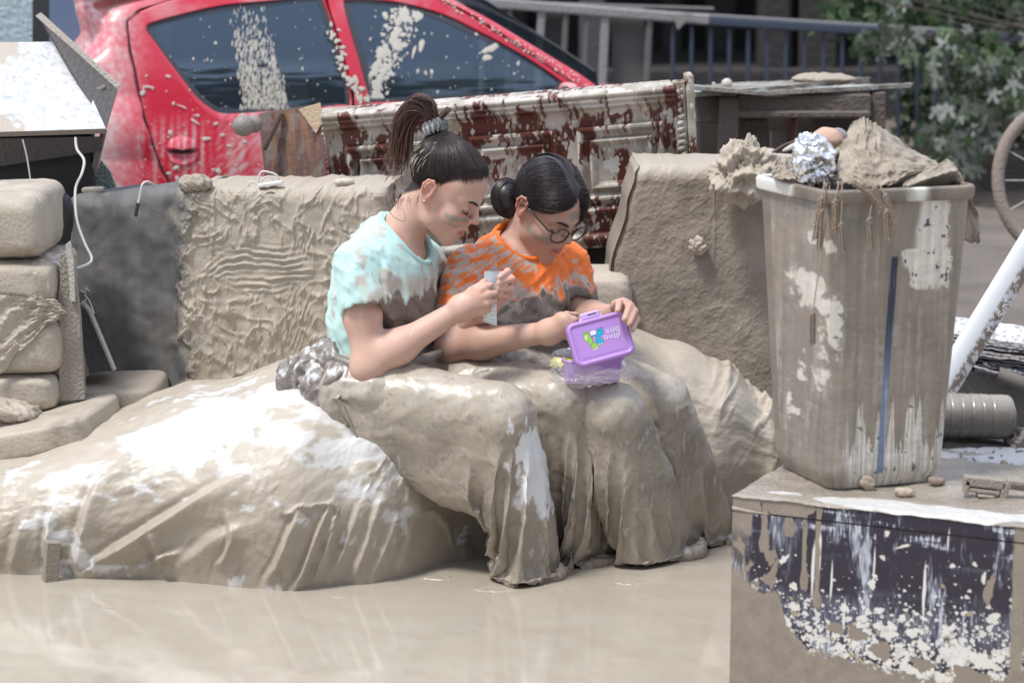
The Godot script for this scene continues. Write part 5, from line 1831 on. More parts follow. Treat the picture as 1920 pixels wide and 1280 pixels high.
func broken_table() -> void:
	var zt := -2.1
	var t := thing("broken_table", "splintered muddy table with drawers behind the armchair", "table", P(1480, 330, zt))
	var n1 := noise(96, 1.0, 4)
	var wood := mat(L(.115, .095, .08), .8, {"bump": T.ridge, "depth": .4, "tri": 4.0})
	var dark := mat(L(.045, .035, .032), .8)
	var col := func(p: Vector3, u, w) -> Color:
		var a := n1.get_noise_2d(p.x * 6.0, p.z * 26.0)
		return L(.30, .28, .245).lerp(L(.15, .13, .115), clampf(.5 + a * 1.4, 0, 1)).lerp(L(.42, .48, .47), ss(.15, .4, n1.get_noise_2d(p.x * 4.0 + 3.0, p.z * 9.0)) * .6)
	# split boards of the top, each a board of its own
	for q in [[1290, 168, 1560, 150, 0.0, .30, .010], [1370, 158, 1690, 160, -.16, .12, .008], [1420, 170, 1708, 157, .10, .11, .008], [1300, 160, 1480, 176, .16, .10, .007], [1500, 148, 1630, 146, -.25, .10, .012]]:
		var b := MB.new()
		var p0 := P(q[0], q[1], zt + q[4]); var p1 := P(q[2], q[3], zt + q[4] - .05)
		var d := (p1 - p0)
		var sd := float(q[0])
		b.sheet(60, 12, func(u, w):
			var jag := .03 * n1.get_noise_2d(w * 4.0 + sd, 2.0) * ss(.8, 1.0, u) * 2.0
			var half: float = q[5] * .5 * (1.0 - .75 * pow(u, 3.0))
			return p0 + d * (u + jag) + Vector3(0, .004 * n1.get_noise_2d(u * 9.0, w * 5.0 + sd), lerpf(-half, half, w)), col)
		b.sheet(60, 12, func(u, w):
			var half: float = q[5] * .5 * (1.0 - .75 * pow(u, 3.0))
			return p0 + d * u + Vector3(0, -q[6] - .004, lerpf(-half, half, w)), col, false, true)
		b.sheet(60, 1, func(u, w):
			var half: float = q[5] * .5 * (1.0 - .75 * pow(u, 3.0))
			return p0 + d * u + Vector3(0, -(q[6] + .004) * w + .002, half), col)
		put("top_board", b, mat(L(1, 1, 1), .8, {"vc": true, "bump": T.ridge, "depth": .4, "tri": 4.0}), t)
	var bx := func(nm: String, x0: float, y0: float, x1: float, y1: float, z: float, d: float, m: Material):
		var b := MB.new()
		var p0 := P(x0, y0, z); var p1 := P(x1, y1, z)
		b.box(Vector3(absf(p1.x - p0.x), absf(p0.y - p1.y), d), Transform3D(Basis(Vector3.BACK, .0), Vector3((p0.x + p1.x) * .5, (p0.y + p1.y) * .5, z - d * .5)), .006)
		put(nm, b, m, t)
	bx.call("leg", 1350, 182, 1382, 420, zt + .14, .05, wood)
	bx.call("leg", 1634, 172, 1656, 420, zt + .10, .05, wood)
	bx.call("leg", 1290, 182, 1312, 420, zt - .3, .05, wood)
	bx.call("apron", 1382, 176, 1634, 214, zt + .12, .03, wood)
	bx.call("drawer_rail", 1380, 208, 1634, 222, zt + .14, .03, wood)
	bx.call("side_apron", 1304, 180, 1352, 232, zt + .10, .03, wood)
	bx.call("drawer_front", 1382, 222, 1440, 300, zt + .05, .03, mat(L(.10, .085, .07), .75, {"bump": T.lumps, "depth": .4, "tri": 4.0}))
	bx.call("back_panel", 1310, 190, 1640, 420, zt - .28, .02, dark)
	bx.call("divider", 1486, 222, 1494, 380, zt + .08, .25, mat(L(.10, .045, .03), .5))
	bx.call("pale_card", 1444, 244, 1484, 290, zt - .05, .01, mat(L(.40, .36, .35), .7))
	var egg := MB.new()
	blob(egg, Transform3D(Basis(), P(1363, 157, zt + .06)), Vector3(.034, .033, .034), 1.0, 1.0, 24, 16)
	tag(put("small_ball", egg, mat(L(.50, .44, .40), .5)), "small pale muddy ball resting on the broken table top", "ball")
	var sh := MB.new()
	blob(sh, Transform3D(Basis(Vector3.BACK, .5), P(1340, 160, zt + .06)), Vector3(.011, .022, .008), .8, 1.0, 14, 10)
	tag(put("shell_chip", sh, mat(L(.55, .50, .47), .5)), "tiny pale chip standing beside the ball on the broken table", "chip")
	var mp := MB.new()
	blob(mp, Transform3D(Basis(), P(1545, 148, zt - .05)), Vector3(.19, .035, .12), 1.0, 1.0, 50, 20, func(p, _q): return .010 * n1.get_noise_3d(p.x * 22.0, p.y * 22.0, p.z * 22.0))
	tag(put("mud_heap", mp, M.mud), "low heap of mud on the far side of the broken table top", "mud heap")
# ---------- people
const SKIN := Color(.60, .385, .305)
const SKIN_2 := Color(.52, .325, .25)
const FACE_MUD := Color(.335, .30, .255)

# the head's own frame: x to the person's left, y up, z out of the face; ears at the height of the origin
func head_frame(ear: Vector3, yaw: float, pitch: float, roll: float, s: float) -> Transform3D:
	var ph := deg_to_rad(yaw); var th := deg_to_rad(pitch)
	var f := Vector3(cos(ph) * cos(th), -sin(th), sin(ph) * cos(th))
	var u := Vector3(cos(ph) * sin(th), cos(th), sin(ph) * sin(th))
	var b := Basis(u.cross(f), u, f) * Basis(Vector3.BACK, deg_to_rad(roll))
	return Transform3D(b.scaled(Vector3.ONE * s), ear - b * (Vector3(-.072, 0, -.012) * s))

func head_shape(bd: Body, o := {}) -> void:
	var jaw: float = o.get("jaw", 1.0)
	bd.ell(Vector3(0, .045, -.014), Vector3(.0735, .080, .094), Basis(), .02)
	bd.ell(Vector3(0, .042, .040), Vector3(.060, .060, .046), Basis(), .03)             # forehead
	bd.ell(Vector3(0, -.028, .038), Vector3(.054 * jaw, .070, .052), Basis(), .03)      # middle of the face
	for s in [-1.0, 1.0]:
		bd.cap(Vector3(s * .056, -.022, -.006), Vector3(s * .044 * jaw, -.066, .018), .019, .016, .03)
		bd.cap(Vector3(s * .044 * jaw, -.066, .018), Vector3(s * .010, -.098, .066), .017, .014, .025)
		bd.ell(Vector3(s * .034, -.030, .058), Vector3(.026, .024, .026), Basis(), .02)   # cheeks
		bd.cap(Vector3(s * .012, .024, .086), Vector3(s * .044, .022, .070), .0075, .007, .018)
	bd.ell(Vector3(0, -.096, .072), Vector3(.017, .0135, .014), Basis(), .018)
	bd.ell(Vector3(0, -.062, .078), Vector3(.026, .022, .017), Basis(), .02)              # round the mouth
	for s in [-1.0, 1.0]:   # sockets, then the lids: lowered, for she looks down
		bd.ell(Vector3(s * .031, .006, .094), Vector3(.018, .0105, .014), Basis(), .012, true)
		bd.ell(Vector3(s * .031, .0035, .0755), Vector3(.0145, .0115, .0128), Basis(), .004)
	bd.cap(Vector3(0, .018, .090), Vector3(0, -.016, .108), .0062, .0078, .012)           # nose
	bd.ell(Vector3(0, -.0215, .1095), Vector3(.0092, .0080, .0090), Basis(), .010)
	for s in [-1.0, 1.0]:
		bd.ell(Vector3(s * .0105, -.0255, .0985), Vector3(.0068, .0060, .0080), Basis(), .006)
		bd.ell(Vector3(s * .0055, -.0325, .1005), Vector3(.0021, .0022, .0040), Basis(), .002, true)
	bd.cap(Vector3(0, -.034, .098), Vector3(0, -.047, .0945), .004, .004, .010)
	# lips: a bow above, a fuller one below, parted
	for s in [-1.0, 1.0]:
		bd.cap(Vector3(s * .004, -.0535, .0975), Vector3(s * .0205, -.0605, .0840), .0048, .0030, .005)
		bd.cap(Vector3(0, -.0690, .0945), Vector3(s * .0175, -.0640, .0850), .0058, .0034, .006)
	bd.cap(Vector3(-.016, -.0620, .0895), Vector3(.016, -.0620, .0895), .0014, .0014, .002, true)
	bd.cap(Vector3(-.008, -.0616, .0990), Vector3(.008, -.0616, .0990), .0020, .0020, .002, true)
	# ears: rim, ridge, lobe, and the hollow
	for s in [-1.0, 1.0]:
		var e := func(y: float, z: float, x := 0.0) -> Vector3: return Vector3(s * (.0755 + x), y, z - .010)
		bd.ell(e.call(.002, -.002), Vector3(.0065, .026, .015), Basis(Vector3.RIGHT, -.2), .006)
		var rim := [e.call(.004, .011, .001), e.call(.020, .012, .004), e.call(.030, .002, .008), e.call(.027, -.011, .011), e.call(.012, -.0175, .012), e.call(-.006, -.014, .009), e.call(-.020, -.004, .004)]
		for i in rim.size() - 1: bd.cap(rim[i], rim[i + 1], .0036, .0036, .003)
		bd.ell(e.call(-.0235, .002, .001), Vector3(.0048, .0085, .0068), Basis(), .005)
		bd.ell(e.call(.001, .000, .008), Vector3(.0065, .011, .0075), Basis(Vector3.RIGHT, -.25), .004, true)
		bd.ell(e.call(.017, -.003, .010), Vector3(.0050, .006, .0070), Basis(), .003, true)
		bd.cap(e.call(-.002, .010, .003), e.call(-.010, .008, .003), .0036, .0030, .003)

static func hairline(z: float) -> float:
	return (.018 + .95 * z if z < .04 else .056 + .70 * (z - .04)) if z > 0.0 else .018 + 1.05 * z
static func in_hair(q: Vector3) -> float:
	if absf(q.x) > .0695 and q.y < .036 and q.z < .008 and q.z > -.034: return 0.0
	return ss(-.001, .012, q.y - hairline(q.z))

func face_colour(q: Vector3, base: Color, pink: Color) -> Color:    # q in the head's own frame
	var c := base
	var cheek := exp(-(pow((absf(q.x) - .038) / .022, 2.0) + pow((q.y + .030) / .022, 2.0)))
	if q.z > .02: c = c.lerp(pink, cheek * .45)
	c = c.lerp(pink, ss(.016, .004, Vector3(q.x, q.y + .024, q.z - .108).length()) * .5)
	c = c.lerp(pink, ss(.066, .074, absf(q.x)) * ss(.05, .02, q.z) * .55)
	if q.z > .07 and absf(q.x) < .024:
		var up := exp(-pow((q.y + .0565 + absf(q.x) * .28) / .0052, 2.0))
		var lo := exp(-pow((q.y + .0680 - absf(q.x) * .20) / .0058, 2.0))
		c = c.lerp(L(.40, .125, .12), clampf(maxf(up, lo) * 1.5 - .25, 0, 1) * ss(.024, .018, absf(q.x)) * .85)
	return c

# the small dark things of a face, as tubes: brows and lashes
func brows_and_lashes(person: Node3D, H: Transform3D, dark: Color) -> void:
	var m := mat(dark, .7)
	for s in [-1.0, 1.0]:
		var b := MB.new()
		var pts := PackedVector3Array()
		for q in [[.013, .0195, .0975], [.022, .0235, .0950], [.033, .0255, .0890], [.043, .0235, .0800], [.050, .0190, .0720]]: pts.append(H * Vector3(s * q[0], q[1], q[2]))
		var k := H.basis.get_scale().x
		b.tube(pts, [.0026 * k, .0034 * k, .0032 * k, .0024 * k, .0008 * k], 8)
		put("eyebrow", b, m, person)
		b = MB.new()
		pts = PackedVector3Array()
		for q in [[.0165, -.0045, .0835], [.023, -.0072, .0880], [.031, -.0085, .0895], [.039, -.0068, .0860], [.0465, -.0020, .0790]]: pts.append(H * Vector3(s * q[0], q[1], q[2]))
		b.tube(pts, [.0006 * k, .0012 * k, .0016 * k, .0016 * k, .0007 * k], 6)
		for i in 16:
			var f := i / 15.0
			var p0 := pts[mini(int(f * 4.0), 3)].lerp(pts[mini(int(f * 4.0) + 1, 4)], f * 4.0 - mini(int(f * 4.0), 3))
			b.tube(PackedVector3Array([p0, p0 + H.basis * Vector3(s * (f - .4) * .006, -.004, .006)]), [.00045 * k, .00012 * k], 3, false)
		put("eyelash", b, m, person)

# point on the scalp in the direction d from the cranium's middle, lifted by t
static func scalp(d: Vector3, t: float) -> Vector3:
	var r := Vector3(.0735, .080, .094)
	var n := d.normalized()
	var k := 1.0 / (n / r).length()
	# the forehead carries the front: where the same line leaves its ellipsoid
	var rf := Vector3(.060, .060, .046)
	var o := Vector3(0, .003, -.054) / rf
	var e := n / rf
	var a := e.dot(e); var b := o.dot(e); var c := o.dot(o) - 1.0
	var disc := b * b - a * c
	if disc > 0.0:
		var kf := (-b + sqrt(disc)) / a
		var h := maxf(.03 - absf(k - kf), 0.0) / .03
		k = maxf(k, kf) + h * h * .03 * .25
	return Vector3(0, .045, -.014) + n * (k + t)

# how far, in radians from the axis, the hair reaches in each of 180 directions round it
static func edge_of_hair(ax: Vector3) -> PackedFloat32Array:
	var out := PackedFloat32Array()
	var e := Vector3(1, 0, 0); var g := ax.cross(e)
	for k in 180:
		var a := TAU * k / 180.0
		var best := 0.0
		for i in 53:
			var th := i * .05
			var q := scalp(ax * cos(th) + (e * cos(a) + g * sin(a)) * sin(th), 0.0)
			if q.y < hairline(q.z) + .003: break
			best = th
		out.append(best)
	return out

func strand(mb: MB, pts: PackedVector3Array, r0: float, col: Color, tip: Color) -> void:
	var m := pts.size()
	var rad := PackedFloat32Array()
	for i in m: rad.append(r0 * (1.0 - .75 * pow(float(i) / (m - 1), 3.0)) * (.12 if i == 0 else (.55 if i == 1 else 1.0)))
	var s := mb.v.size()
	mb.tube(pts, rad, 3, false, col)
	for i in range(s, mb.v.size()): mb.c[i] = col.lerp(tip, mb.uv[i].y * mb.uv[i].y)

func hair_material() -> StandardMaterial3D:
	return mat(L(1, 1, 1), .36, {"vc": true, "spec": .5})

func hand_chains(bd: Body, wrist: Vector3, wr: float, palm: Array, fingers: Array, thick := .0088) -> void:
	for k in palm: bd.cap(wrist, k, wr, .0105, .016)
	for i in palm.size() - 1: bd.cap(palm[i], palm[i + 1], .0105, .0105, .012)
	for f in fingers:
		var r := []
		for i in f.size(): r.append(thick * (1.0 - .24 * float(i) / maxf(1.0, f.size() - 1.0)))
		bd.chain(f, r, .006)

func Q(a: Array) -> Vector3: return P(a[0], a[1], a[2])

func girls() -> void:
	girl_in_teal()
	girl_in_orange()
	lunch()

# cloth colour: shirt with thick wet mud low on the front, thin mud above it, scuffs elsewhere
func shirt_colour(p: Vector3, n: Vector3, cloth: Color, wet_top: float, thin_top: float, front: Vector3, mid: Vector3, na: FastNoiseLite, nb: FastNoiseLite, sleeve: float, wide: float) -> Color:
	var streak := na.get_noise_3d(p.x * 42.0, p.y * 7.0, p.z * 42.0)
	var blot := nb.get_noise_3d(p.x * 20.0, p.y * 20.0, p.z * 20.0)
	var fine := nb.get_noise_3d(p.x * 85.0, p.y * 85.0, p.z * 85.0)
	var side := (p - mid).dot(front)
	var c := cloth * (1.0 + .10 * fine)
	var scuff := ss(.27, .42, blot + .35 * streak + sleeve)
	c = c.lerp(L(.47, .44, .39), scuff * .85)
	var facing := ss(-wide, -wide + .05, side + .05 * blot)
	var thin := ss(.0, .022, thin_top - p.y + .034 * streak + .045 * blot) * facing
	c = c.lerp(L(.50, .46, .40), thin * ss(-.55, .45, streak + .7 * blot + (thin_top - p.y) * 6.0))
	var wet := ss(.0, .006, wet_top - p.y + .022 * streak + .020 * blot + .008 * fine) * facing
	return c.lerp(L(.165, .137, .113).lerp(L(.225, .192, .16), clampf(.5 + fine * 1.2, 0, 1)), wet)

func girl_in_teal() -> void:
	var t := thing("person", "person with a high ponytail in a mud-stained mint T-shirt opening a white sachet", "person", P(760, 900, .05))
	var H := head_frame(P(804, 357, .085), 22.0, 31.0, 0.0, .87)
	var Hi := H.affine_inverse()
	var ph := deg_to_rad(22.0)
	var F := Vector3(cos(ph), 0, sin(ph))
	var R := Vector3(-sin(ph), 0, cos(ph))
	var TB := Basis(F, Vector3.UP, R)
	var lean := Basis(Vector3.BACK, -.10) * TB
	var na := noise(101, 1.0, 3)
	var nb := noise(102, 1.0, 4)
	var rid := noise(103, 1.0, 2, FastNoiseLite.FRACTAL_RIDGED)
	var S := P(668, 496, .120); var E := P(690, 685, .165); var W := P(866, 577, .150)
	var S2 := P(795, 490, -.125); var E2 := P(826, 655, -.10); var W2 := P(908, 580, .055)
	var neck0 := P(742, 452, .005)
	var chest := P(722, 530, .0); var belly := P(712, 625, -.01)
	# skin: head and neck, then each arm with its hand
	job(func():
		var bd := Body.new()
		bd.xf = H; bd.sc = .87
		head_shape(bd, {"jaw": .98})
		bd.xf = Transform3D.IDENTITY; bd.sc = 1.0
		bd.cap(H * Vector3(0, -.030, -.034), neck0 + Vector3(-.012, -.02, 0), .042, .050, .014)
		bd.ell(chest + Vector3(0, .01, 0), Vector3(.093, .118, .132), lean, .03)
		bd.cap(S.lerp(S2, .15), S2.lerp(S, .15), .036, .036, .04)
		var mb := bd.build(.0026, func(p: Vector3, n: Vector3):
			var q := Hi * p
			var c := face_colour(q, SKIN, L(.60, .25, .20))
			if q.length() < .16:
				c = c.lerp(L(.028, .020, .022), in_hair(q) * (1.0 if q.y > -.075 else 0.0))
				var a := Vector2((q.z - .064 + q.x * .2) / .030, (q.y + .030 - (q.z - .06) * .10) / .0085).length() + .5 * nb.get_noise_3d(q.x * 60.0, q.y * 60.0, q.z * 60.0)
				var b := Vector2((q.z - .074) / .016, (q.y + .049) / .006).length() + .8 * nb.get_noise_3d(q.x * 60.0, q.y * 60.0, q.z * 60.0)
				if q.x < -.01: c = c.lerp(FACE_MUD, ss(1.08, .92, a)).lerp(FACE_MUD, ss(1.1, .8, b) * .7)
			return c * (1.0 + .05 * nb.get_noise_3d(p.x * 40.0, p.y * 40.0, p.z * 40.0)))
		for arm in 2:
			bd = Body.new()
			if arm == 0:
				bd.chain([S, S.lerp(E, .5), E, E.lerp(W, .32), W], [.041, .037, .030, .033, .0215], .03)
				bd.ell(E + Vector3(-.004, -.009, .0), Vector3(.024, .022, .024), Basis(), .03)
				hand_chains(bd, W, .0215, [Q([886, 548, .150]), Q([895, 551, .157]), Q([900, 559, .160]), Q([899, 570, .158]), Q([893, 581, .150])],
					[[Q([878, 556, .152]), Q([892, 541, .158]), Q([908, 527, .152])], [Q([893, 550, .157]), Q([907, 541, .166]), Q([920, 534, .154])],
					[Q([899, 558, .160]), Q([914, 553, .170]), Q([929, 549, .156])], [Q([899, 569, .158]), Q([914, 568, .168]), Q([927, 565, .155])], [Q([893, 580, .150]), Q([906, 582, .160]), Q([916, 580, .152])]])
			else:
				bd.chain([S2, S2.lerp(E2, .5), E2, E2.lerp(W2, .3), W2], [.040, .037, .031, .035, .022], .03)
				hand_chains(bd, W2, .0205, [Q([938, 520, .085]), Q([946, 528, .092]), Q([947, 540, .092]), Q([938, 551, .088])],
					[[Q([938, 520, .09]), Q([952, 509, .118]), Q([937, 519, .150])], [Q([946, 528, .095]), Q([960, 523, .124]), Q([935, 531, .152])],
					[Q([947, 540, .095]), Q([958, 541, .124]), Q([934, 542, .152])], [Q([938, 551, .090]), Q([948, 554, .118]), Q([934, 553, .148])], [Q([915, 545, .08]), Q([918, 530, .10]), Q([922, 522, .125])]], .0084)
			mb.join(bd.build(.003, func(p: Vector3, n: Vector3):
				var k := nb.get_noise_3d(p.x * 16.0, p.y * 16.0, p.z * 16.0)
				var c := SKIN * (1.0 + .08 * k)
				c = c.lerp(L(.62, .26, .21), ss(.10, .0, (p - Q([935, 535, .14])).length()) * .40 * clampf(.5 + 2.0 * k, 0, 1))
				return c.lerp(L(.66, .52, .45), ss(.5, .62, nb.get_noise_3d(p.x * 45.0, p.y * 45.0, p.z * 45.0)) * .7)))
		return mb, func(mb): put("body", mb, skin_material(), t))
	# T-shirt
	var sl := P(680, 566, .152)
	var wet := P(780, 550, .1).y
	job(func():
		var bd := Body.new()
		bd.ell(chest, Vector3(.104, .140, .148), lean, .05)
		bd.ell(belly, Vector3(.100, .135, .142), TB, .06)
		bd.cap(P(728, 448, .015), S.lerp(S2, .12) + Vector3(.012, -.005, 0), .036, .046, .04)
		bd.cap(P(735, 446, -.005), S2 + Vector3(-.012, -.005, .02), .036, .044, .04)
		bd.cap(S, sl, .050, .050, .016)
		bd.cap(S2, P(832, 562, -.12), .048, .046, .014)
		bd.ell(P(700, 668, -.01), Vector3(.105, .035, .145), TB, .03)
		var sd := (sl - S).normalized()
		bd.cap(sl + sd * .10, sl - sd * .02, .045, .0405, .004, true)       # open end of the sleeve
		bd.ell(sl + sd * .064, Vector3(.075, .062, .075), Basis(Quaternion(Vector3.UP, -sd)), .004, true)
		var ring := neckline(bd, P(757, 452, .015), F, 38.0, .064)
		lay(bd, [[[708, 470], [716, 520], [722, 570]], [[722, 500], [726, 560], [732, 620]], [[640, 470], [670, 500], [700, 540]], [[636, 500], [660, 530], [690, 556]], [[735, 560], [770, 590], [800, 640]], [[640, 600], [650, 630], [690, 652]], [[632, 560], [638, 610], [655, 650]]], .007, .016)
		lay(bd, [[[714, 480], [719, 530], [722, 575]], [[655, 480], [690, 520], [712, 556]]], .004, .010, true)
		bd.damp = .010
		bd.disp = func(p: Vector3) -> float:
			var v := rid.get_noise_3d(p.x * 9.0 + p.y * 5.0, p.y * 4.0, p.z * 9.0)
			var w := rid.get_noise_3d(p.x * 5.0 + 9.0, (p.y + p.x * .7) * 15.0, p.z * 6.0)
			return -.0060 * maxf(0.0, v) * absf(v) - .0050 * maxf(0.0, w) * absf(w) + .0007 * nb.get_noise_3d(p.x * 50.0, p.y * 50.0, p.z * 50.0)
		var mb := bd.build(.004, func(p: Vector3, n: Vector3):
			return shirt_colour(p, n, L(.49, .71, .68), wet, P(780, 500, .1).y, F, chest + F * .045, na, nb, .05 if (p - S).length() < .13 else -.06, .03))
		return [mb, ring], func(a): dress(t, a, L(.42, .68, .65)))
	# overalls: wide plastic trousers over both legs, gathered at the waist
	var hipn := P(668, 735, .10); var kneen := P(942, 778, .225); var footn := P(1015, 1050, .155)
	var hipf := P(745, 715, -.09); var kneef := P(1050, 752, .11); var footf := P(1126, 1022, .0)
	job(func():
		var bd := Body.new()
		bd.ell(P(695, 722, .0), Vector3(.135, .085, .165), TB, .06)
		bd.ell(P(712, 680, -.01), Vector3(.118, .045, .150), TB, .03)
		bd.cap(hipf, hipf.lerp(kneef, .25), .088, .080, .035)
		bd.cap(hipn, hipn.lerp(kneen, .22), .094, .084, .03)
		lay(bd, [[[640, 720], [700, 722], [780, 738]], [[625, 735], [690, 745], [760, 765]], [[740, 690], [800, 700], [850, 712]]], .016, .016)
		overall_folds(bd, rid, nb)
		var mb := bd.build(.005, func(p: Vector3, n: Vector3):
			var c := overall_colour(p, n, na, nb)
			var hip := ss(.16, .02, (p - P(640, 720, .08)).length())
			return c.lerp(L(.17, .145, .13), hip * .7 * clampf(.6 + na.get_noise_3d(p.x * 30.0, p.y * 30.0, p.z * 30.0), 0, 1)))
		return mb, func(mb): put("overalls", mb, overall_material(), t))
	for q in [[hipn, kneen, footn, 1], [hipf, kneef, footf, 2]]:
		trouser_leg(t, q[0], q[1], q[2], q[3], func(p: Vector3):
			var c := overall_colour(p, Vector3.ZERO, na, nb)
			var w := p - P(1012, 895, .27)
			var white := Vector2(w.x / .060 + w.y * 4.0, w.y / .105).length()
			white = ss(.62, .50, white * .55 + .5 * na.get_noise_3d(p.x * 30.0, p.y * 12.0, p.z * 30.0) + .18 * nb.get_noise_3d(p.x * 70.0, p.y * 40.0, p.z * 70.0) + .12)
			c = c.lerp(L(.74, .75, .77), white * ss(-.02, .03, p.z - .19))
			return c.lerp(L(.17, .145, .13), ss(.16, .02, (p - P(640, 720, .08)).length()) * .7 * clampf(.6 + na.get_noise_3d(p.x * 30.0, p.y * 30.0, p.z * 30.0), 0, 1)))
	job(func():
		var mb := MB.new()
		# the gathered waist: a knot at the back and a rolled band
		for q in [[592, 700, .07, .085, .085, .07, -.5], [560, 705, .05, .070, .060, .05, .4], [622, 668, .08, .085, .050, .07, .3], [640, 705, .13, .090, .060, .06, -.3], [612, 735, .12, .075, .07, .05, -.9]]:
			blob(mb, Transform3D(Basis(Vector3.BACK, q[6]), P(q[0], q[1], q[2])), Vector3(q[3], q[4], q[5]), .9, .9, 80, 46,
				func(p, _q): return .022 * rid.get_noise_3d(p.x * 15.0 + q[0], p.y * 8.0 - p.x * 5.0, p.z * 14.0) + .003 * rid.get_noise_3d(p.x * 50.0, p.y * 24.0, p.z * 50.0),
				func(p, _u, _w):
					var k := nb.get_noise_3d(p.x * 30.0, p.y * 30.0, p.z * 30.0)
					return L(.20, .175, .16).lerp(L(.34, .31, .28), clampf(.4 + 1.4 * k, 0, 1)).lerp(L(.60, .62, .63), ss(.22, .34, k + .4 * na.get_noise_3d(p.x * 60.0, p.y * 60.0, p.z * 60.0))))
		var band := PackedVector3Array()
		for q in [[628, 672, .12], [660, 684, .155], [705, 690, .16], [760, 684, .14], [800, 672, .10], [826, 660, .04]]: band.append(Q(q))
		mb.tube(band, [.012, .013, .012, .012, .012, .008], 10, true, L(.19, .165, .15))
		return mb, func(mb): put("gathered_waist", mb, overall_material(), t))
	hair_up(t, H, nb)
	brows_and_lashes(t, H, L(.030, .020, .018))
	var st := MB.new()
	blob(st, Transform3D(Basis(), H * Vector3(-.0815, -.026, -.007)), Vector3.ONE * .0038, 1.0, 1.0, 10, 8)
	put("ear_stud", st, mat(L(.8, .8, .78), .2, {"metal": .6}), t)
	# the sachet in her fingers
	var sachet := MB.new()
	var c0 := [[907, 510], [939, 506], [930, 560], [932, 600], [925, 612], [905, 600], [905, 560]]
	sachet.sheet(14, 30, func(u, w):
		var xl := along([[506, 907], [540, 906], [602, 905]], lerpf(508, 604, w)) + 1.0
		var xr := along([[506, 938], [530, 931], [570, 931], [612, 932]], lerpf(508, 604, w))
		return P(lerpf(xl, xr, u), lerpf(508, 603, w) + 8.0 * u * w, .148 + .004 * sin(u * PI) - .006 * ss(.2, .0, w) * u))
	var pic := Pic.new(96, 300, L(.72, .75, .74))
	for y in 300:
		for x in 96:
			if y < 80: pic.mix(x, y, L(.42, .46, .52), .8 * ss(80, 70, y + x * .1))
			if y > 180 and y < 286:
				var gx := absf(fposmod(x * .11 + .6 * sin(y * .05), 2.0) - 1.0)
				var gy := absf(fposmod(y * .085, 2.0) - 1.0)
				if (gx < .10 and int(y / 22) % 2 == 0) or (gy < .09 and int(x / 26) % 2 == 0): pic.mix(x, y, L(.10, .11, .13), .8)
			if y > 288: pic.mix(x, y, L(.10, .13, .15), .5 * ss(288, 291, y) * ss(296, 293, y))
	for k in 24: pic.mix(54 + (k % 8) * 4, 44 + (k / 8) * 9, L(.05, .05, .06), .9)
	tag(put("sachet", sachet, mat(L(1, 1, 1), .35, {"tex": tex(pic.image())})), "small white and grey printed sachet held between both hands of the person in mint", "sachet")

func skin_material() -> StandardMaterial3D:
	if not M.has("skin"): M.skin = mat(L(1, 1, 1), .52, {"vc": true, "sss": .10, "spec": .45, "bump": T.fine, "depth": .028, "tri": 12.0})
	return M.skin
func overall_material() -> StandardMaterial3D:
	if not M.has("overall"): M.overall = mat(L(1, 1, 1), .42, {"vc": true, "bump": T.lumps, "depth": .05, "tri": 8.0, "coat": .2, "coat_rough": .22})
	return M.overall
# raised folds and creases laid on the cloth along lines of sight
func lay(bd: Body, lines: Array, r: float, soft: float, cut := false) -> void:
	var all := []
	for l in lines:
		var pts := []
		for q in l: pts.append(bd.meet(CAM, sight(q[0], q[1]).normalized()))
		all.append(pts)
	for pts in all:
		for i in pts.size() - 1:
			var inn := Vector3(0, 0, -1) * (-.002 if cut else .55 * r)
			var m: float = (pts.size() - 1.0)
			var r0 := r * (.45 + .55 * sin(PI * clampf(i / m, .08, .92)))
			var r1 := r * (.45 + .55 * sin(PI * clampf((i + 1) / m, .08, .92)))
			bd.cap(pts[i] + inn, pts[i + 1] + inn, r0, r1, soft, cut)
func trouser_leg(t: Node3D, hip: Vector3, knee: Vector3, foot: Vector3, sd: int, paint: Callable) -> void:
	job(func(): return cloth_sheet(hang([hip, hip.lerp(knee, .5), knee, knee.lerp(foot, .5), foot], [.094, .088, .080, .072, .050], [1.25, 1.3, 1.38, 1.5, 1.15], 1.12, sd, 64, 80, 75), 3, func(p, _u, _w): return paint.call(p)),
		func(mb): put("trouser_leg", mb, overall_material(), t))
func overall_folds(bd: Body, rid: FastNoiseLite, nb: FastNoiseLite) -> void:
	bd.damp = .020
	bd.disp = func(p: Vector3) -> float:
		var low := ss(.38, .27, p.y)
		var hem := ss(.14, .05, p.y)
		var bend := nb.get_noise_3d(p.x * 5.0, p.y * 5.0, p.z * 5.0) * .8
		var v := rid.get_noise_3d(p.x * 6.0 + p.y * 2.0 + bend, p.y * 1.3, p.z * 5.0)     # folds that run down the shins
		var h := rid.get_noise_3d(p.x * 2.6 - p.y * 4.0, p.y * 6.5 + bend, p.z * 6.0)     # along the thighs
		var k := rid.get_noise_3d(p.x * 5.0, p.y * 15.0 + p.x * 4.0, p.z * 5.0)           # crushed above the feet
		v = maxf(0.0, v) * absf(v)
		h = maxf(0.0, h) * absf(h)
		var d := lerpf(h * .008, v * .014, low) * (1.0 - hem * .4) + hem * maxf(0.0, k) * absf(k) * .020
		return .002 - d - .0004 * nb.get_noise_3d(p.x * 46.0, p.y * 46.0, p.z * 46.0)
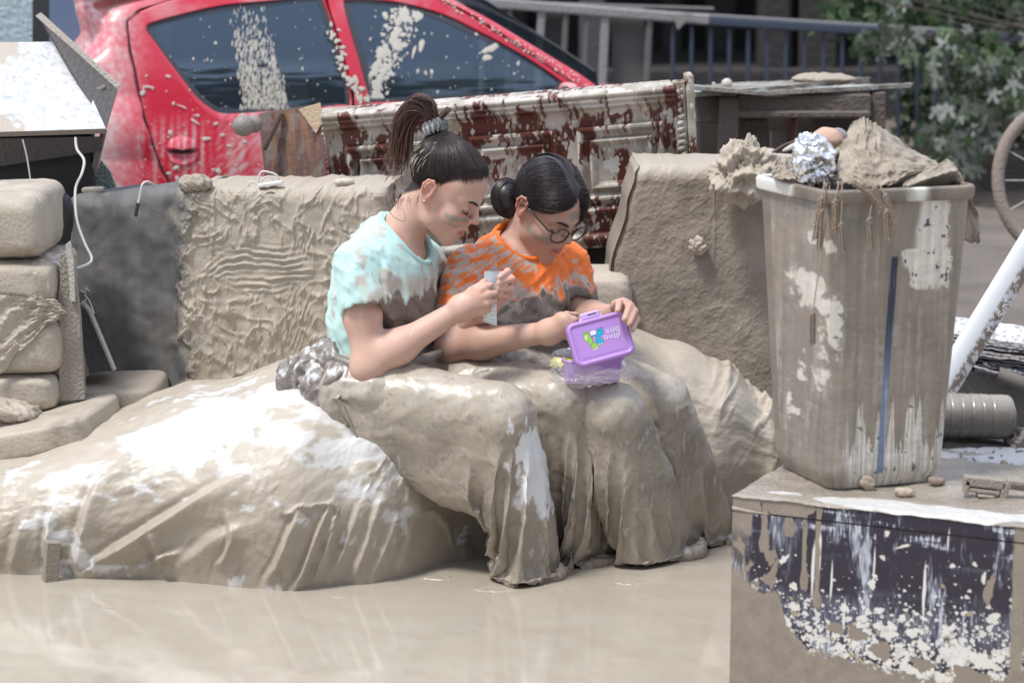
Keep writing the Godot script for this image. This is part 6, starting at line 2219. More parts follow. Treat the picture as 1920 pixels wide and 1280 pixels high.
func overall_colour(p: Vector3, n: Vector3, na: FastNoiseLite, nb: FastNoiseLite) -> Color:
	var a := nb.get_noise_3d(p.x * 7.0, p.y * 7.0, p.z * 7.0)
	var b := na.get_noise_3d(p.x * 34.0, p.y * 9.0, p.z * 34.0)
	var f := nb.get_noise_3d(p.x * 60.0, p.y * 60.0, p.z * 60.0)
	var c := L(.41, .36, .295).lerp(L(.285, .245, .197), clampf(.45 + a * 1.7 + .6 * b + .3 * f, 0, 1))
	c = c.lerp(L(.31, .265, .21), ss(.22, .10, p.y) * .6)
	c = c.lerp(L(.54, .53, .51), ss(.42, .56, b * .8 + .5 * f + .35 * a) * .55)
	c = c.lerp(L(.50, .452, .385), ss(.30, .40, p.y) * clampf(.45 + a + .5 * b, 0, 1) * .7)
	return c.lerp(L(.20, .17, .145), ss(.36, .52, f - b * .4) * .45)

func hair_up(t: Node3D, H: Transform3D, nb: FastNoiseLite) -> void:
	var tie := Vector3(0, .122, -.066)
	var r := RandomNumberGenerator.new()
	r.seed = 401
	job(func():
		var mb := MB.new()
		var k := .87
		var black := L(.026, .020, .022)
		var brown := L(.055, .030, .024)
		# close cap under the strands
		mb.sheet(90, 40, func(u, w):
			var a: float = TAU * u
			var ax := (tie - Vector3(0, .045, -.014)).normalized()
			var e := Vector3(1, 0, 0); var g := ax.cross(e)
			# run out from the tie towards the hairline
			var best := 0.0
			for i in 26:
				var th := i / 25.0 * 2.6
				var d := ax * cos(th) + (e * cos(a) + g * sin(a)) * sin(th)
				var q := scalp(d, 0.0)
				if q.y < hairline(q.z) + .006: break
				best = th
			var th2: float = best * w
			var d2 := ax * cos(th2) + (e * cos(a) + g * sin(a)) * sin(th2)
			return H * scalp(d2, .0028 * ss(1.0, .8, w) + .010 * ss(.30, .0, w)),
			func(_p, _u, _w): return black, true)
		var mid := Vector3(0, .045, -.014)
		var ax := (tie - mid).normalized()
		var e1 := Vector3(1, 0, 0); var e2 := ax.cross(e1)
		var reach := edge_of_hair(ax)
		for i in 3600:
			var a := r.randf() * TAU
			var far: float = reach[int(a / TAU * 180.0) % 180]
			var th := far + r.randfn() * .035 if r.randf() < .55 else far * sqrt(r.randf())
			var wob := r.randf_range(-.07, .07)
			var lift := .0042 + r.randf() * .0040
			var pts := PackedVector3Array()
			for j in 13:
				var f := j / 12.0
				var aa := a + wob * sin(PI * f)
				var d := ax * cos(th * (1.0 - f)) + (e1 * cos(aa) + e2 * sin(aa)) * sin(th * (1.0 - f))
				pts.append(H * scalp(d, lift * ss(-.04, .22, f) - .0012 * ss(.2, .0, f) + .011 * ss(.7, 1.0, f)))
			var c := black.lerp(brown, r.randf() * r.randf())
			strand(mb, pts, r.randf_range(.0004, .00092) * k, c, c)
		for i in 900:    # fine short hair along the hairline
			var side := -1.0 if r.randf() < .75 else 1.0
			var z := r.randf_range(-.08, .085)
			var y := hairline(z) - r.randf() * .012 + .004
			var d0 := Vector3(side * sqrt(maxf(.0004, 1.0 - pow((y - .045) / .080, 2.0) - pow((z + .014) / .094, 2.0))) * .0735, y - .045, z + .014).normalized()
			if absf(z + .012) < .02: continue
			var pts := PackedVector3Array()
			for j in 6: pts.append(H * scalp(d0.slerp((tie - Vector3(0, .045, -.014)).normalized(), j * .05), .0004 + .0009 * j))
			strand(mb, pts, .00032, brown, brown)
		# pale grass-like bits of dried mud caught at the back
		for i in 26:
			var p0 := Vector3(-.045 + r.randfn() * .012, .055 + r.randfn() * .014, -.062 + r.randfn() * .012)
			var d := (p0 - Vector3(0, .045, -.014)).normalized()
			var pts := PackedVector3Array()
			for j in 5: pts.append(H * scalp((d + Vector3(.05 * j, -.10 * j, .03 * j) * r.randf_range(.4, 1.0)).normalized(), .010))
			strand(mb, pts, .0009, L(.55, .47, .38), L(.55, .47, .38))
		# ponytail: up from the tie, over, and down behind
		var path := [P(815, 243, .02), P(806, 206, .01), P(782, 198, .0), P(760, 226, -.005), P(752, 275, .0), P(744, 318, .005)]
		var at := func(f: float) -> Vector3:
			var x := clampf(f, 0, .9999) * 5.0
			var i := int(x)
			var g := x - i
			return (path[i] as Vector3).cubic_interpolate(path[i + 1], path[maxi(i - 1, 0)], path[mini(i + 2, 5)], g)
		for i in 1000:
			var a := r.randf() * TAU
			var rr := sqrt(r.randf())
			var ln := r.randf_range(.45, 1.0)
			var off := Vector3(cos(a) * .6, sin(a) * .8, r.randf_range(-1, 1))
			var pts := PackedVector3Array()
			var fly := Vector3(r.randfn(), r.randfn(), r.randfn()) * .006
			for j in 18:
				var f := j / 17.0 * ln
				var wd := .030 * (.42 + .9 * sin(clampf(f * 1.9 + .15, 0.0, PI))) * (1.0 - .25 * f)
				var p: Vector3 = at.call(f) + off * rr * wd + fly * f * f * 2.0
				pts.append(p)
			var c := brown.lerp(L(.085, .045, .034), r.randf())
			strand(mb, pts, r.randf_range(.0007, .0013), c.lerp(black, r.randf() * .6), L(.13, .062, .040))
		for i in 60:     # the little loop that escaped on the right
			var a := r.randf() * TAU
			var pts := PackedVector3Array()
			for j in 12:
				var f := j / 11.0
				pts.append(P(820 + 20 * sin(PI * f) + r.randf_range(-1, 1), 226 - 26 * sin(PI * f * .9) + 10 * f, .03) + Vector3(cos(a), sin(a), sin(a * 2.0)) * .006)
			strand(mb, pts, .0007, L(.10, .055, .042), L(.14, .08, .06))
		for i in 90:     # flyaway ends at the back, wisps at the nape and temple
			var p0: Vector3 = at.call(r.randf_range(.75, 1.0)) + Vector3(r.randfn(), r.randfn(), r.randfn()) * .012
			var pts := PackedVector3Array()
			var d := Vector3(r.randf_range(-.9, .1), r.randf_range(-.9, .35), r.randf_range(-.4, .4)) * .035
			for j in 6: pts.append(p0 + d * (j / 5.0) + Vector3(0, -.012, 0) * pow(j / 5.0, 2.0))
			strand(mb, pts, .0006, L(.10, .050, .035), L(.22, .10, .06))
		for i in 70:
			var z := r.randf_range(-.09, -.03)
			var p0 := H * Vector3(-.060 + r.randf() * .03, hairline(z) - .004, z)
			var pts := PackedVector3Array()
			var d := Vector3(r.randf_range(-.5, .3), -1, r.randf_range(-.2, .6)) * r.randf_range(.012, .035)
			for j in 6: pts.append(p0 + d * (j / 5.0) + Vector3(sin(j * 1.1 + i) * .002, 0, 0))
			strand(mb, pts, .00035, brown, brown)
		for q in [[[722, 360], [732, 400], [757, 415], [757, 396], [740, 385]], [[738, 352], [736, 372], [722, 385], [714, 372], [722, 358]]]:
			var pts := PackedVector3Array()
			for w in q: pts.append(P(w[0], w[1], .085 if q[0][0] < 800 else .098))
			var sm := PackedVector3Array()
			for j in 21:
				var x := minf(j / 20.0 * 4.0, 3.999)
				var ii := int(x)
				sm.append(pts[ii].cubic_interpolate(pts[ii + 1], pts[maxi(ii - 1, 0)], pts[mini(ii + 2, 4)], x - ii))
			strand(mb, sm, .0006, brown, brown)
		return mb, func(mb): put("hair", mb, hair_material(), t))
	job(func():
		var mb := MB.new()
		var c := P(815, 238, .022)
		var ax := (P(806, 214, .02) - P(820, 252, .03)).normalized()
		var e := ax.cross(Vector3.BACK).normalized(); var g := ax.cross(e)
		mb.sheet(90, 26, func(u, w):
			var a: float = TAU * u; var b: float = TAU * w
			var rr := .0125 + .0022 * sin(a * 13.0) + .0012 * sin(a * 31.0 + b * 3.0)
			return c + (e * cos(a) + g * sin(a)) * (.0185 + rr * cos(b) * .75) + ax * rr * 1.05 * sin(b),
			func(p, u, w): return L(.11, .115, .125).lerp(L(.44, .45, .47), ss(.1, .5, sin(u * 520.0) * sin(w * 150.0 + u * 40.0))), true)
		return mb, func(mb): put("scrunchie", mb, mat(L(1, 1, 1), .6, {"vc": true, "bump": T.fine, "depth": .1, "tri": 20.0}), t))

func girl_in_orange() -> void:
	var t := thing("person", "person with a low bun and glasses in a mud-stained orange T-shirt with a lunch box", "person", P(1060, 900, -.1))
	var H := head_frame(P(982, 387, -.08), 48.0, 35.0, 0.0, .87)
	var Hi := H.affine_inverse()
	var ph := deg_to_rad(45.0)
	var F := Vector3(cos(ph), 0, sin(ph))
	var R := Vector3(-sin(ph), 0, cos(ph))
	var TB := Basis(F, Vector3.UP, R)
	var lean := Basis(Vector3(R.x, 0, R.z), .12) * TB
	var na := noise(111, 1.0, 3)
	var nb := noise(112, 1.0, 4)
	var rid := noise(113, 1.0, 2, FastNoiseLite.FRACTAL_RIDGED)
	var S := P(880, 505, -.075); var E := P(848, 650, .0); var W := P(1030, 622, .125)
	var S2 := P(1064, 492, -.275); var E2 := P(1088, 600, -.19); var W2 := P(1158, 592, .03)
	var neck0 := P(978, 468, -.165)
	var chest := P(968, 548, -.165); var belly := P(962, 640, -.15)
	job(func():
		var bd := Body.new()
		bd.xf = H; bd.sc = .87
		head_shape(bd, {"jaw": 1.0})
		bd.xf = Transform3D.IDENTITY; bd.sc = 1.0
		bd.cap(H * Vector3(0, -.030, -.034), neck0 + Vector3(-.006, -.02, -.005), .042, .050, .014)
		bd.ell(chest + Vector3(0, .01, 0), Vector3(.093, .118, .132), lean, .03)
		bd.cap(S.lerp(S2, .15), S2.lerp(S, .15), .036, .036, .04)
		var mb := bd.build(.0026, func(p: Vector3, n: Vector3):
			var q := Hi * p
			var c := face_colour(q, SKIN_2, L(.52, .21, .165))
			if q.length() < .16:
				c = c.lerp(L(.024, .019, .022), in_hair(q) * (1.0 if q.y > -.075 else 0.0))
				var k := nb.get_noise_3d(q.x * 55.0, q.y * 55.0, q.z * 55.0)
				var a := Vector2((q.x + .002) / .016, (q.y - .048) / .014).length() + .6 * k
				var b := Vector2((q.x + .046 - (q.y + .04) * .3) / .022, (q.y + .038) / .016).length() + .6 * k
				if q.z > .0: c = c.lerp(FACE_MUD, ss(1.06, .9, a) if q.z > .05 else 0.0).lerp(FACE_MUD, ss(1.08, .9, b) * .9 if q.x < -.02 else 0.0)
			return c * (1.0 + .05 * nb.get_noise_3d(p.x * 40.0, p.y * 40.0, p.z * 40.0)))
		for arm in 2:
			bd = Body.new()
			if arm == 0:
				bd.chain([S, S.lerp(E, .5), E, E.lerp(W, .32), W], [.041, .037, .030, .0335, .022], .03)
				bd.ell(E + Vector3(-.009, -.008, .0), Vector3(.024, .023, .024), Basis(), .03)
				hand_chains(bd, W, .0215, [Q([1052, 596, .140]), Q([1060, 600, .150]), Q([1066, 610, .150]), Q([1062, 622, .140])],
					[[Q([1044, 602, .12]), Q([1062, 590, .110]), Q([1080, 590, .095])], [Q([1058, 598, .150]), Q([1076, 600, .150]), Q([1092, 606, .130])], [Q([1064, 606, .150]), Q([1080, 614, .150]), Q([1094, 622, .130])],
					[Q([1064, 614, .150]), Q([1076, 626, .150]), Q([1086, 634, .135])], [Q([1060, 622, .142]), Q([1068, 632, .14]), Q([1076, 640, .13])]])
			else:
				bd.chain([S2, S2.lerp(E2, .5), E2, E2.lerp(W2, .35), W2], [.040, .037, .032, .036, .023], .03)
				hand_chains(bd, W2, .0205, [Q([1156, 573, .085]), Q([1168, 571, .095]), Q([1178, 577, .095]), Q([1183, 588, .088])],
					[[Q([1158, 571, .10]), Q([1161, 567, .150]), Q([1158, 582, .192])], [Q([1168, 570, .11]), Q([1180, 574, .158]), Q([1171, 598, .196])], [Q([1178, 576, .11]), Q([1190, 583, .158]), Q([1180, 607, .196])],
					[Q([1183, 588, .10]), Q([1194, 598, .152]), Q([1186, 618, .190])], [Q([1150, 588, .06]), Q([1160, 600, .10]), Q([1165, 612, .13])]], .0088)
			mb.join(bd.build(.003, func(p: Vector3, n: Vector3):
				var k := nb.get_noise_3d(p.x * 16.0, p.y * 16.0, p.z * 16.0)
				var c := SKIN_2.lerp(SKIN, .35) * (1.0 + .08 * k)
				c = c.lerp(L(.34, .20, .16), ss(.16, .04, (p - E).length()) * .35)
				c = c.lerp(L(.56, .25, .20), ss(.06, .0, (p - Q([1178, 585, .15])).length()) * .35)
				return c.lerp(L(.48, .40, .34), ss(.42, .55, nb.get_noise_3d(p.x * 40.0, p.y * 40.0, p.z * 40.0)) * .7)))
		return mb, func(mb): put("body", mb, skin_material(), t))
	var sl := P(858, 588, -.03)
	var sl2 := P(1078, 562, -.22)
	job(func():
		var bd := Body.new()
		bd.ell(chest, Vector3(.104, .138, .146), lean, .05)
		bd.ell(belly, Vector3(.102, .125, .138), TB, .06)
		bd.cap(P(962, 458, -.165), S + Vector3(.014, -.004, -.012), .036, .046, .04)
		bd.cap(P(968, 456, -.175), S2 + Vector3(-.014, -.004, .012), .036, .044, .04)
		bd.cap(S, sl, .050, .054, .016)
		bd.cap(S2, sl2, .048, .052, .014)
		for q in [[S, sl], [S2, sl2]]:
			var d: Vector3 = (q[1] - q[0]).normalized()
			bd.cap(q[1] + d * .08, q[1] - d * .02, .049, .043, .004, true)
			bd.ell(q[1] + d * .066, Vector3(.080, .064, .080), Basis(Quaternion(Vector3.UP, -d)), .004, true)
		var ring := neckline(bd, P(974, 452, -.135), F, 30.0, .054)
		lay(bd, [[[905, 470], [920, 510], [926, 560]], [[850, 520], [880, 520], [915, 540]], [[845, 550], [880, 545], [915, 565]], [[1000, 560], [1020, 590], [1050, 600]], [[1040, 520], [1052, 560], [1056, 600]], [[930, 600], [960, 610], [1010, 600]]], .007, .016)
		lay(bd, [[[918, 480], [924, 520], [926, 575]], [[1058, 500], [1060, 540], [1058, 580]]], .004, .010, true)
		bd.damp = .010
		bd.disp = func(p: Vector3) -> float:
			var v := rid.get_noise_3d(p.x * 8.0 + p.y * 6.0, p.y * 4.0, p.z * 8.0)
			var w := rid.get_noise_3d(p.x * 6.0 + 9.0, (p.y - p.x * .6) * 16.0, p.z * 6.0)
			return -.0060 * maxf(0.0, v) * absf(v) - .0055 * maxf(0.0, w) * absf(w) + .0007 * nb.get_noise_3d(p.x * 50.0, p.y * 50.0, p.z * 50.0)
		var mb := bd.build(.004, func(p: Vector3, n: Vector3):
			var near := (p - S).length() < .15
			var c := shirt_colour(p, n, L(.86, .19, .03), P(980, 553, -.05).y, P(980, 530, -.05).y, F, chest + F * .05, na, nb, -.02 if near else -.16, .06)
			if near:      # dragged streaks of thin mud on the near sleeve
				var a := na.get_noise_3d((p.x + p.y) * 16.0, (p.y - p.x * .6) * 70.0, p.z * 20.0)
				c = c.lerp(L(.48, .43, .37), ss(.10, .26, a + .5 * nb.get_noise_3d(p.x * 14.0, p.y * 14.0, p.z * 14.0) + .1) * ss(.14, .05, absf(p.y - P(870, 520, -.02).y)) * .9)
			return c)
		return [mb, ring], func(a): dress(t, a, L(.88, .18, .02)))
	var hipn := P(945, 715, -.06); var kneen := P(1152, 775, .115); var footn := P(1272, 1016, -.02)
	var hipf := P(1050, 695, -.24); var kneef := P(1238, 757, -.02); var footf := P(1345, 990, -.145)
	job(func():
		var bd := Body.new()
		bd.ell(P(985, 718, -.13), Vector3(.135, .085, .165), TB, .06)
		bd.ell(P(968, 684, -.14), Vector3(.118, .045, .150), TB, .03)
		bd.cap(hipf, hipf.lerp(kneef, .3), .086, .078, .04)
		bd.cap(hipn, hipn.lerp(kneen, .3), .086, .078, .03)
		lay(bd, [[[900, 690], [950, 700], [1000, 720]], [[980, 690], [1030, 705], [1080, 725]], [[920, 715], [980, 730], [1040, 745]]], .015, .015)
		overall_folds(bd, rid, nb)
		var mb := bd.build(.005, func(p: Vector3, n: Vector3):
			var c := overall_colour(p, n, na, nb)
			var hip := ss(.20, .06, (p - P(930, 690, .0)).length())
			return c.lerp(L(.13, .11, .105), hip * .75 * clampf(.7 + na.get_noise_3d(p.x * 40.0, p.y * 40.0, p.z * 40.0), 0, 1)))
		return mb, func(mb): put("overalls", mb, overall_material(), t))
	for q in [[hipn, kneen, footn, 3], [hipf, kneef, footf, 4]]:
		trouser_leg(t, q[0], q[1], q[2], q[3], func(p: Vector3):
			var c := overall_colour(p, Vector3.ZERO, na, nb)
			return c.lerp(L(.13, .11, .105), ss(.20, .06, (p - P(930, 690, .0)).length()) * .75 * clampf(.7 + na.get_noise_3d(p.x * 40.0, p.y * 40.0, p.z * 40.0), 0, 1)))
	hair_bun(t, H, nb)
	brows_and_lashes(t, H, L(.022, .016, .016))
	# glasses
	var g := Node3D.new()
	g.name = "glasses"
	t.add_child(g)
	var fm := mat(L(.030, .022, .020), .25)
	var b := MB.new()
	for s in [-1.0, 1.0]:
		var pts := PackedVector3Array()
		for k in 29:
			var a := TAU * k / 28.0
			var x := cos(a) * .0255; var y := sin(a) * .0215
			pts.append(H * Vector3(s * .0335 + x, -.004 + y - .0, .1075 - .0040 * pow((.0335 + s * x) / .06, 2.0) * 2.2))
		b.tube(pts, .0019, 8, false)
		b.tube(PackedVector3Array([H * Vector3(s * .058, .006, .1010), H * Vector3(s * .070, .008, .090), H * Vector3(s * .0775, .012, .02), H * Vector3(s * .0800, .011, -.004), H * Vector3(s * .080, -.004, -.022)]), [.0024, .0022, .0018, .0016, .0012], 8)
	b.tube(PackedVector3Array([H * Vector3(-.0095, .004, .1090), H * Vector3(0, .008, .1110), H * Vector3(.0095, .004, .1090)]), .0017, 8)
	put("frame", b, fm, g)
	for s in [-1.0, 1.0]:
		b = MB.new()
		b.sheet(28, 6, func(u, w):
			var a: float = TAU * u
			var x: float = cos(a) * .0245 * (1.0 - w); var y: float = sin(a) * .0205 * (1.0 - w)
			return H * Vector3(s * .0335 + x, -.004 + y, .1070 - .0040 * pow((.0335 + s * x) / .06, 2.0) * 2.2 + .0015 * w), null, true)
		put("lens", b, mat(L(.9, .9, .9), .03, {"alpha": .05}), g)

func hair_bun(t: Node3D, H: Transform3D, nb: FastNoiseLite) -> void:
	var bun := H.affine_inverse() * P(951, 371, -.155)
	var r := RandomNumberGenerator.new()
	r.seed = 402
	job(func():
		var mb := MB.new()
		var black := L(.020, .017, .021)
		var brown := L(.040, .024, .022)
		var mid := Vector3(0, .045, -.014)
		mb.sheet(90, 40, func(u, w):
			var a: float = TAU * u
			var ax := Vector3(0, .6, -.8).normalized()
			var e := Vector3(1, 0, 0); var g := ax.cross(e)
			var best := 0.0
			for i in 26:
				var th := i / 25.0 * 2.6
				var d := ax * cos(th) + (e * cos(a) + g * sin(a)) * sin(th)
				var q := scalp(d, 0.0)
				if q.y < hairline(q.z) + .004: break
				best = th
			var th2: float = best * w
			var d2 := ax * cos(th2) + (e * cos(a) + g * sin(a)) * sin(th2)
			var part := exp(-pow(d2.x / .05, 2.0)) * ss(-.2, .3, d2.z)
			return H * scalp(d2, .0030 * ss(1.0, .85, w) - .0032 * part),
			func(_p, _u, _w): return black, true)
		var b1 := (bun - mid).normalized()
		var bax := Vector3(0, .6, -.8).normalized()
		var reach := edge_of_hair(bax)
		for i in 3600:
			var side := -1.0 if r.randf() < .6 else 1.0
			var n0: Vector3
			var pick := r.randf()
			if pick < .42:     # from the parting
				var th := r.randf_range(-.35, 1.25)
				n0 = Vector3(side * (.006 + absf(r.randfn()) * .03), cos(th), sin(th)).normalized()
			else:      # from the hairline all round
				var a := r.randf() * TAU
				var far: float = reach[int(a / TAU * 180.0) % 180]
				var th := far + r.randfn() * .035 if r.randf() < .7 else far * sqrt(r.randf())
				n0 = bax * cos(th) + (Vector3(1, 0, 0) * cos(a) + bax.cross(Vector3(1, 0, 0)) * sin(a)) * sin(th)
				side = signf(n0.x)
			var n1 := (b1 + Vector3(side * .10 + r.randf_range(-.08, .08), r.randf_range(-.12, .2), 0)).normalized()
			# sweep down the side before going back
			var n2 := (n0 + n1 + Vector3(side * .55, .12, .10)).normalized()
			var lift := .0045 + r.randf() * .005
			var pts := PackedVector3Array()
			for j in 14:
				var f := j / 13.0
				var d := n0.slerp(n2, f).slerp(n2.slerp(n1, f), f)
				pts.append(H * scalp(d, lift * ss(-.04, .20, f) - .0012 * ss(.2, .0, f) + .010 * ss(.75, 1.0, f)))
			var c := black.lerp(brown, r.randf() * r.randf())
			strand(mb, pts, r.randf_range(.0004, .0009), c, c)
		for i in 700:
			var side := -1.0 if r.randf() < .7 else 1.0
			var z := r.randf_range(-.08, .085)
			var y := hairline(z) - r.randf() * .010 + .004
			var d0 := Vector3(side * sqrt(maxf(.0004, 1.0 - pow((y - .045) / .080, 2.0) - pow((z + .014) / .094, 2.0))) * .0735, y - .045, z + .014).normalized()
			if absf(z + .012) < .02: continue
			var pts := PackedVector3Array()
			for j in 6: pts.append(H * scalp(d0.slerp((Vector3(side * .7, .5, -.5)).normalized(), j * .05), .0004 + .0009 * j))
			strand(mb, pts, .00032, brown, brown)
		# bun: hair wound round on itself
		var bc := H * bun
		var ax := (H.basis * Vector3(-.55, .35, -.5)).normalized()
		ax = Vector3(.35, .25, .9).normalized()
		var e := ax.cross(Vector3.UP).normalized(); var g := e.cross(ax)
		blob(mb, Transform3D(Basis(e, g, ax), bc), Vector3(.066, .080, .060), 1.0, 1.0, 40, 24, null, func(_p, _u, _w): return black)
		for i in 1000:
			var lat := r.randf_range(-1.2, 1.25)
			var a0 := r.randf() * TAU
			var ln := r.randf_range(1.2, 3.2)
			var pts := PackedVector3Array()
			var rad := 1.02 + r.randf() * .12
			for j in 14:
				var f := j / 13.0
				var a := a0 + f * ln
				var la := lat + .25 * sin(a + .5)
				pts.append(bc + e * cos(a) * cos(la) * .033 * rad + g * sin(a) * cos(la) * .040 * rad + ax * sin(la) * .030 * rad - ax * .010 * exp(-pow((la - 1.3) / .5, 2.0)))
			var c := black.lerp(L(.065, .040, .038), r.randf() * r.randf())
			strand(mb, pts, r.randf_range(.0007, .0013), c, c)
		for i in 200:    # from the head into the bun
			var d := (b1 + Vector3(r.randf_range(-.35, .35), r.randf_range(-.25, .35), 0)).normalized()
			var pts := PackedVector3Array()
			var p1 := bc + (e * r.randf_range(-1, 1) + g * r.randf_range(-1, 1)) * .025
			var p0 := H * scalp(d, .006)
			for j in 8: pts.append(p0.lerp(p1, j / 7.0) + Vector3(0, .004, 0) * sin(PI * j / 7.0))
			strand(mb, pts, .001, black, brown)
		for i in 60:     # wisps at temple and nape
			var z := r.randf_range(-.06, .05)
			var p0 := H * Vector3(-.070, hairline(z) - .004 + .01 * r.randf(), z)
			var pts := PackedVector3Array()
			var d := Vector3(r.randf_range(-.3, .5), -1, r.randf_range(0, .5)) * r.randf_range(.01, .028)
			for j in 6: pts.append(p0 + d * (j / 5.0) + Vector3(sin(j + i) * .002, 0, 0))
			strand(mb, pts, .00035, brown, brown)
		return mb, func(mb): put("hair", mb, hair_material(), t))

# a round neck opening: the ring that edges it, found on the cloth before the hole is cut
func neckline(bd: Body, c: Vector3, F: Vector3, tilt: float, r: float) -> PackedVector3Array:
	var th := deg_to_rad(tilt)
	var n := Vector3.UP * cos(th) + F * sin(th)
	var t1 := F * cos(th) - Vector3.UP * sin(th)
	var t2 := n.cross(t1)
	var ring := PackedVector3Array()
	for k in 49:
		var a := TAU * k / 48.0
		var o := c + (t1 * cos(a) * 1.06 + t2 * sin(a)) * (r + .003)
		ring.append(bd.meet(o + n * .12, -n, 0.0))
	bd.cap(c - n * .01, c + n * .22, r, r * 1.15, .006, true)
	return ring
func dress(t: Node3D, a: Array, c: Color) -> void:
	put("t_shirt", a[0], mat(L(1, 1, 1), .85, {"vc": true, "bump": T.fine, "depth": .05, "tri": 9.0, "rim": .3}), t)
	collar(t, a[1], c)
func collar(t: Node3D, ring: PackedVector3Array, c: Color) -> void:
	var b := MB.new()
	b.tube(ring, .0062, 10, false, c)
	put("collar", b, mat(c, .85, {"bump": T.fine, "depth": .04, "tri": 12.0}), t)

# ---------- the lunch box, its lid, the bag it came in
func lunch() -> void:
	var c := P(1127, 635, .185)
	var ex := (P(1184, 618, .170) - P(1069, 649, .195)).normalized()
	var nz := Vector3(.10, .30, 1.0)
	nz = (nz - ex * nz.dot(ex)).normalized()
	var ey := nz.cross(ex)
	var B := Basis(ex, ey, nz)
	var lilac := mat(L(.46, .26, .66), .38, {"sss": .1})
	var bc := P(1104, 694, .120)
	var box := thing("lunch_box", "open lilac lunch box with a dinosaur lid held upright and upside down", "lunch box", bc)
	var lid := Node3D.new()
	lid.name = "lid"
	box.add_child(lid)
	lid.position = c - bc
	var rr := func(hw: float, hh: float, rad: float, a: float) -> Vector2:
		var d := Vector2(cos(a), sin(a))
		var k := Vector2(clampf(d.x * 9.0, -1, 1) * (hw - rad), clampf(d.y * 9.0, -1, 1) * (hh - rad))
		return k + d * rad
	var mb := MB.new()
	var prof := [[0.0, -.020], [.0005, -.004], [.003, -.0005], [.006, .0], [.0085, -.0004], [.0100, -.0025], [.0115, -.0028], [.040, -.0028]]
	mb.sheet(96, prof.size() - 1, func(u, w):
		var q = prof[int(round(w * (prof.size() - 1)))]
		var p: Vector2 = rr.call(.0665 - q[0], .0485 - q[0], maxf(.018 - q[0], .004), TAU * u)
		return c + B * Vector3(p.x, p.y, q[1]), null, true)
	put("shell", mb, lilac, lid)
	var pic := Pic.new(640, 460, L(.46, .26, .66))
	var ink := L(.015, .015, .03)
	# drawn upright here, hung upside down on the lid: two long-necked dinosaurs and an egg
	var egg := func(x, y, a, b, ang, col): 
		pic.splash(x, y, a + 4, b + 4, ang, ink, 1.0, 0.0)
		pic.splash(x, y, a, b, ang, col, 1.0, 0.0)
	var green := L(.30, .55, .09)
	var aqua := L(.02, .42, .62)
	for q in [[470, 372, 16, 30, .2, green], [520, 372, 16, 28, -.1, green], [497, 300, 48, 62, .15, green], [462, 226, 26, 52, .35, green], [425, 150, 55, 52, 0, green],
			[320, 378, 14, 26, 0, aqua], [275, 378, 14, 26, .1, aqua], [312, 318, 56, 40, -.5, aqua], [352, 262, 26, 40, -.4, aqua], [345, 192, 50, 46, 0, aqua]]:
		egg.call(q[0], q[1], q[2], q[3], q[4], q[5])
	for q in [[497, 300, 40, 54, .15, green], [470, 240, 18, 50, .35, green], [312, 318, 48, 32, -.5, aqua], [350, 250, 18, 40, -.4, aqua]]: pic.splash(q[0], q[1], q[2], q[3], q[4], q[5], 1.0, 0.0)
	pic.splash(512, 310, 16, 40, .2, L(.62, .74, .45), 1.0, 0.0)
	for q in [[405, 108, 18, 20], [445, 100, 18, 20], [325, 152, 15, 17], [360, 148, 15, 17]]:
		egg.call(q[0], q[1], q[2], q[3], 0.0, L(.8, .8, .8))
		pic.splash(q[0] + 3, q[1] - 4, 7, 9, 0, ink, 1.0, 0.0)
	egg.call(400, 350, 46, 40, 0.0, L(.75, .73, .80))
	egg.call(400, 292, 34, 28, 0.0, L(.16, .20, .55))
	for q in [[390, 276], [412, 276]]: egg.call(q[0], q[1], 9, 10, 0.0, L(.8, .8, .8))
	for k in 7: pic.splash(372 + k * 9, 318 + (k % 2) * 8, 6, 5, 0, L(.75, .73, .80), 1.0, 0.0)
	for k in 50: pic.mix(75, 40 + k * 5, L(.62, .50, .78), .8)
	var fc := MB.new()
	fc.sheet(2, 2, func(u, w): return c + B * Vector3((u - .5) * .100, (.5 - w) * .064, -.0022))
	for i in fc.uv.size(): fc.uv[i] = Vector2(1.0 - fc.uv[i].x, 1.0 - fc.uv[i].y)
	put("printed_face", fc, mat(L(1, 1, 1), .38, {"tex": tex(pic.image())}), lid)
	for w in [["dino", .0255, -.0010, .0118], ["box", .0300, .0110, .0125]]:
		var tm := TextMesh.new()
		tm.text = w[0]
		var sf := SystemFont.new()
		sf.font_names = PackedStringArray(["Droid Sans"])
		sf.font_weight = 700
		tm.font = sf
		tm.font_size = 32
		tm.pixel_size = w[3] / 22.0
		tm.depth = .0006
		var o := MeshInstance3D.new()
		o.name = "lettering" if w[0] == "dino" else "lettering_001"
		o.mesh = tm
		o.material_override = mat(L(.64, .58, .80), .4)
		lid.add_child(o)
		o.transform = Transform3D(B * Basis(Vector3.BACK, PI), B * Vector3(w[1], w[2], -.0016))
	var tab := MB.new()
	tab.box(Vector3(.044, .016, .010), Transform3D(B, c + B * Vector3(-.008, .0545, -.008)), .003)
	tab.box(Vector3(.052, .008, .012), Transform3D(B, c + B * Vector3(-.008, .0485, -.010)), .003)
	put("latch", tab, mat(L(.56, .40, .74), .38), lid)
	tab = MB.new()
	tab.box(Vector3(.020, .0022, .002), Transform3D(B, c + B * Vector3(-.004, .0565, -.0028)), .0005)
	put("latch_slot", tab, mat(L(.10, .05, .14), .5), lid)
	# the box itself, open on her lap
	var bx := Basis(Vector3.UP, .30)
	mb = MB.new()
	var pr := [[.0, .0], [.004, .0], [.004, .006], [.006, .050], [.0065, .052], [.003, .052], [.0, .046], [-.003, .046], [-.0035, .050], [.001, .0515]]
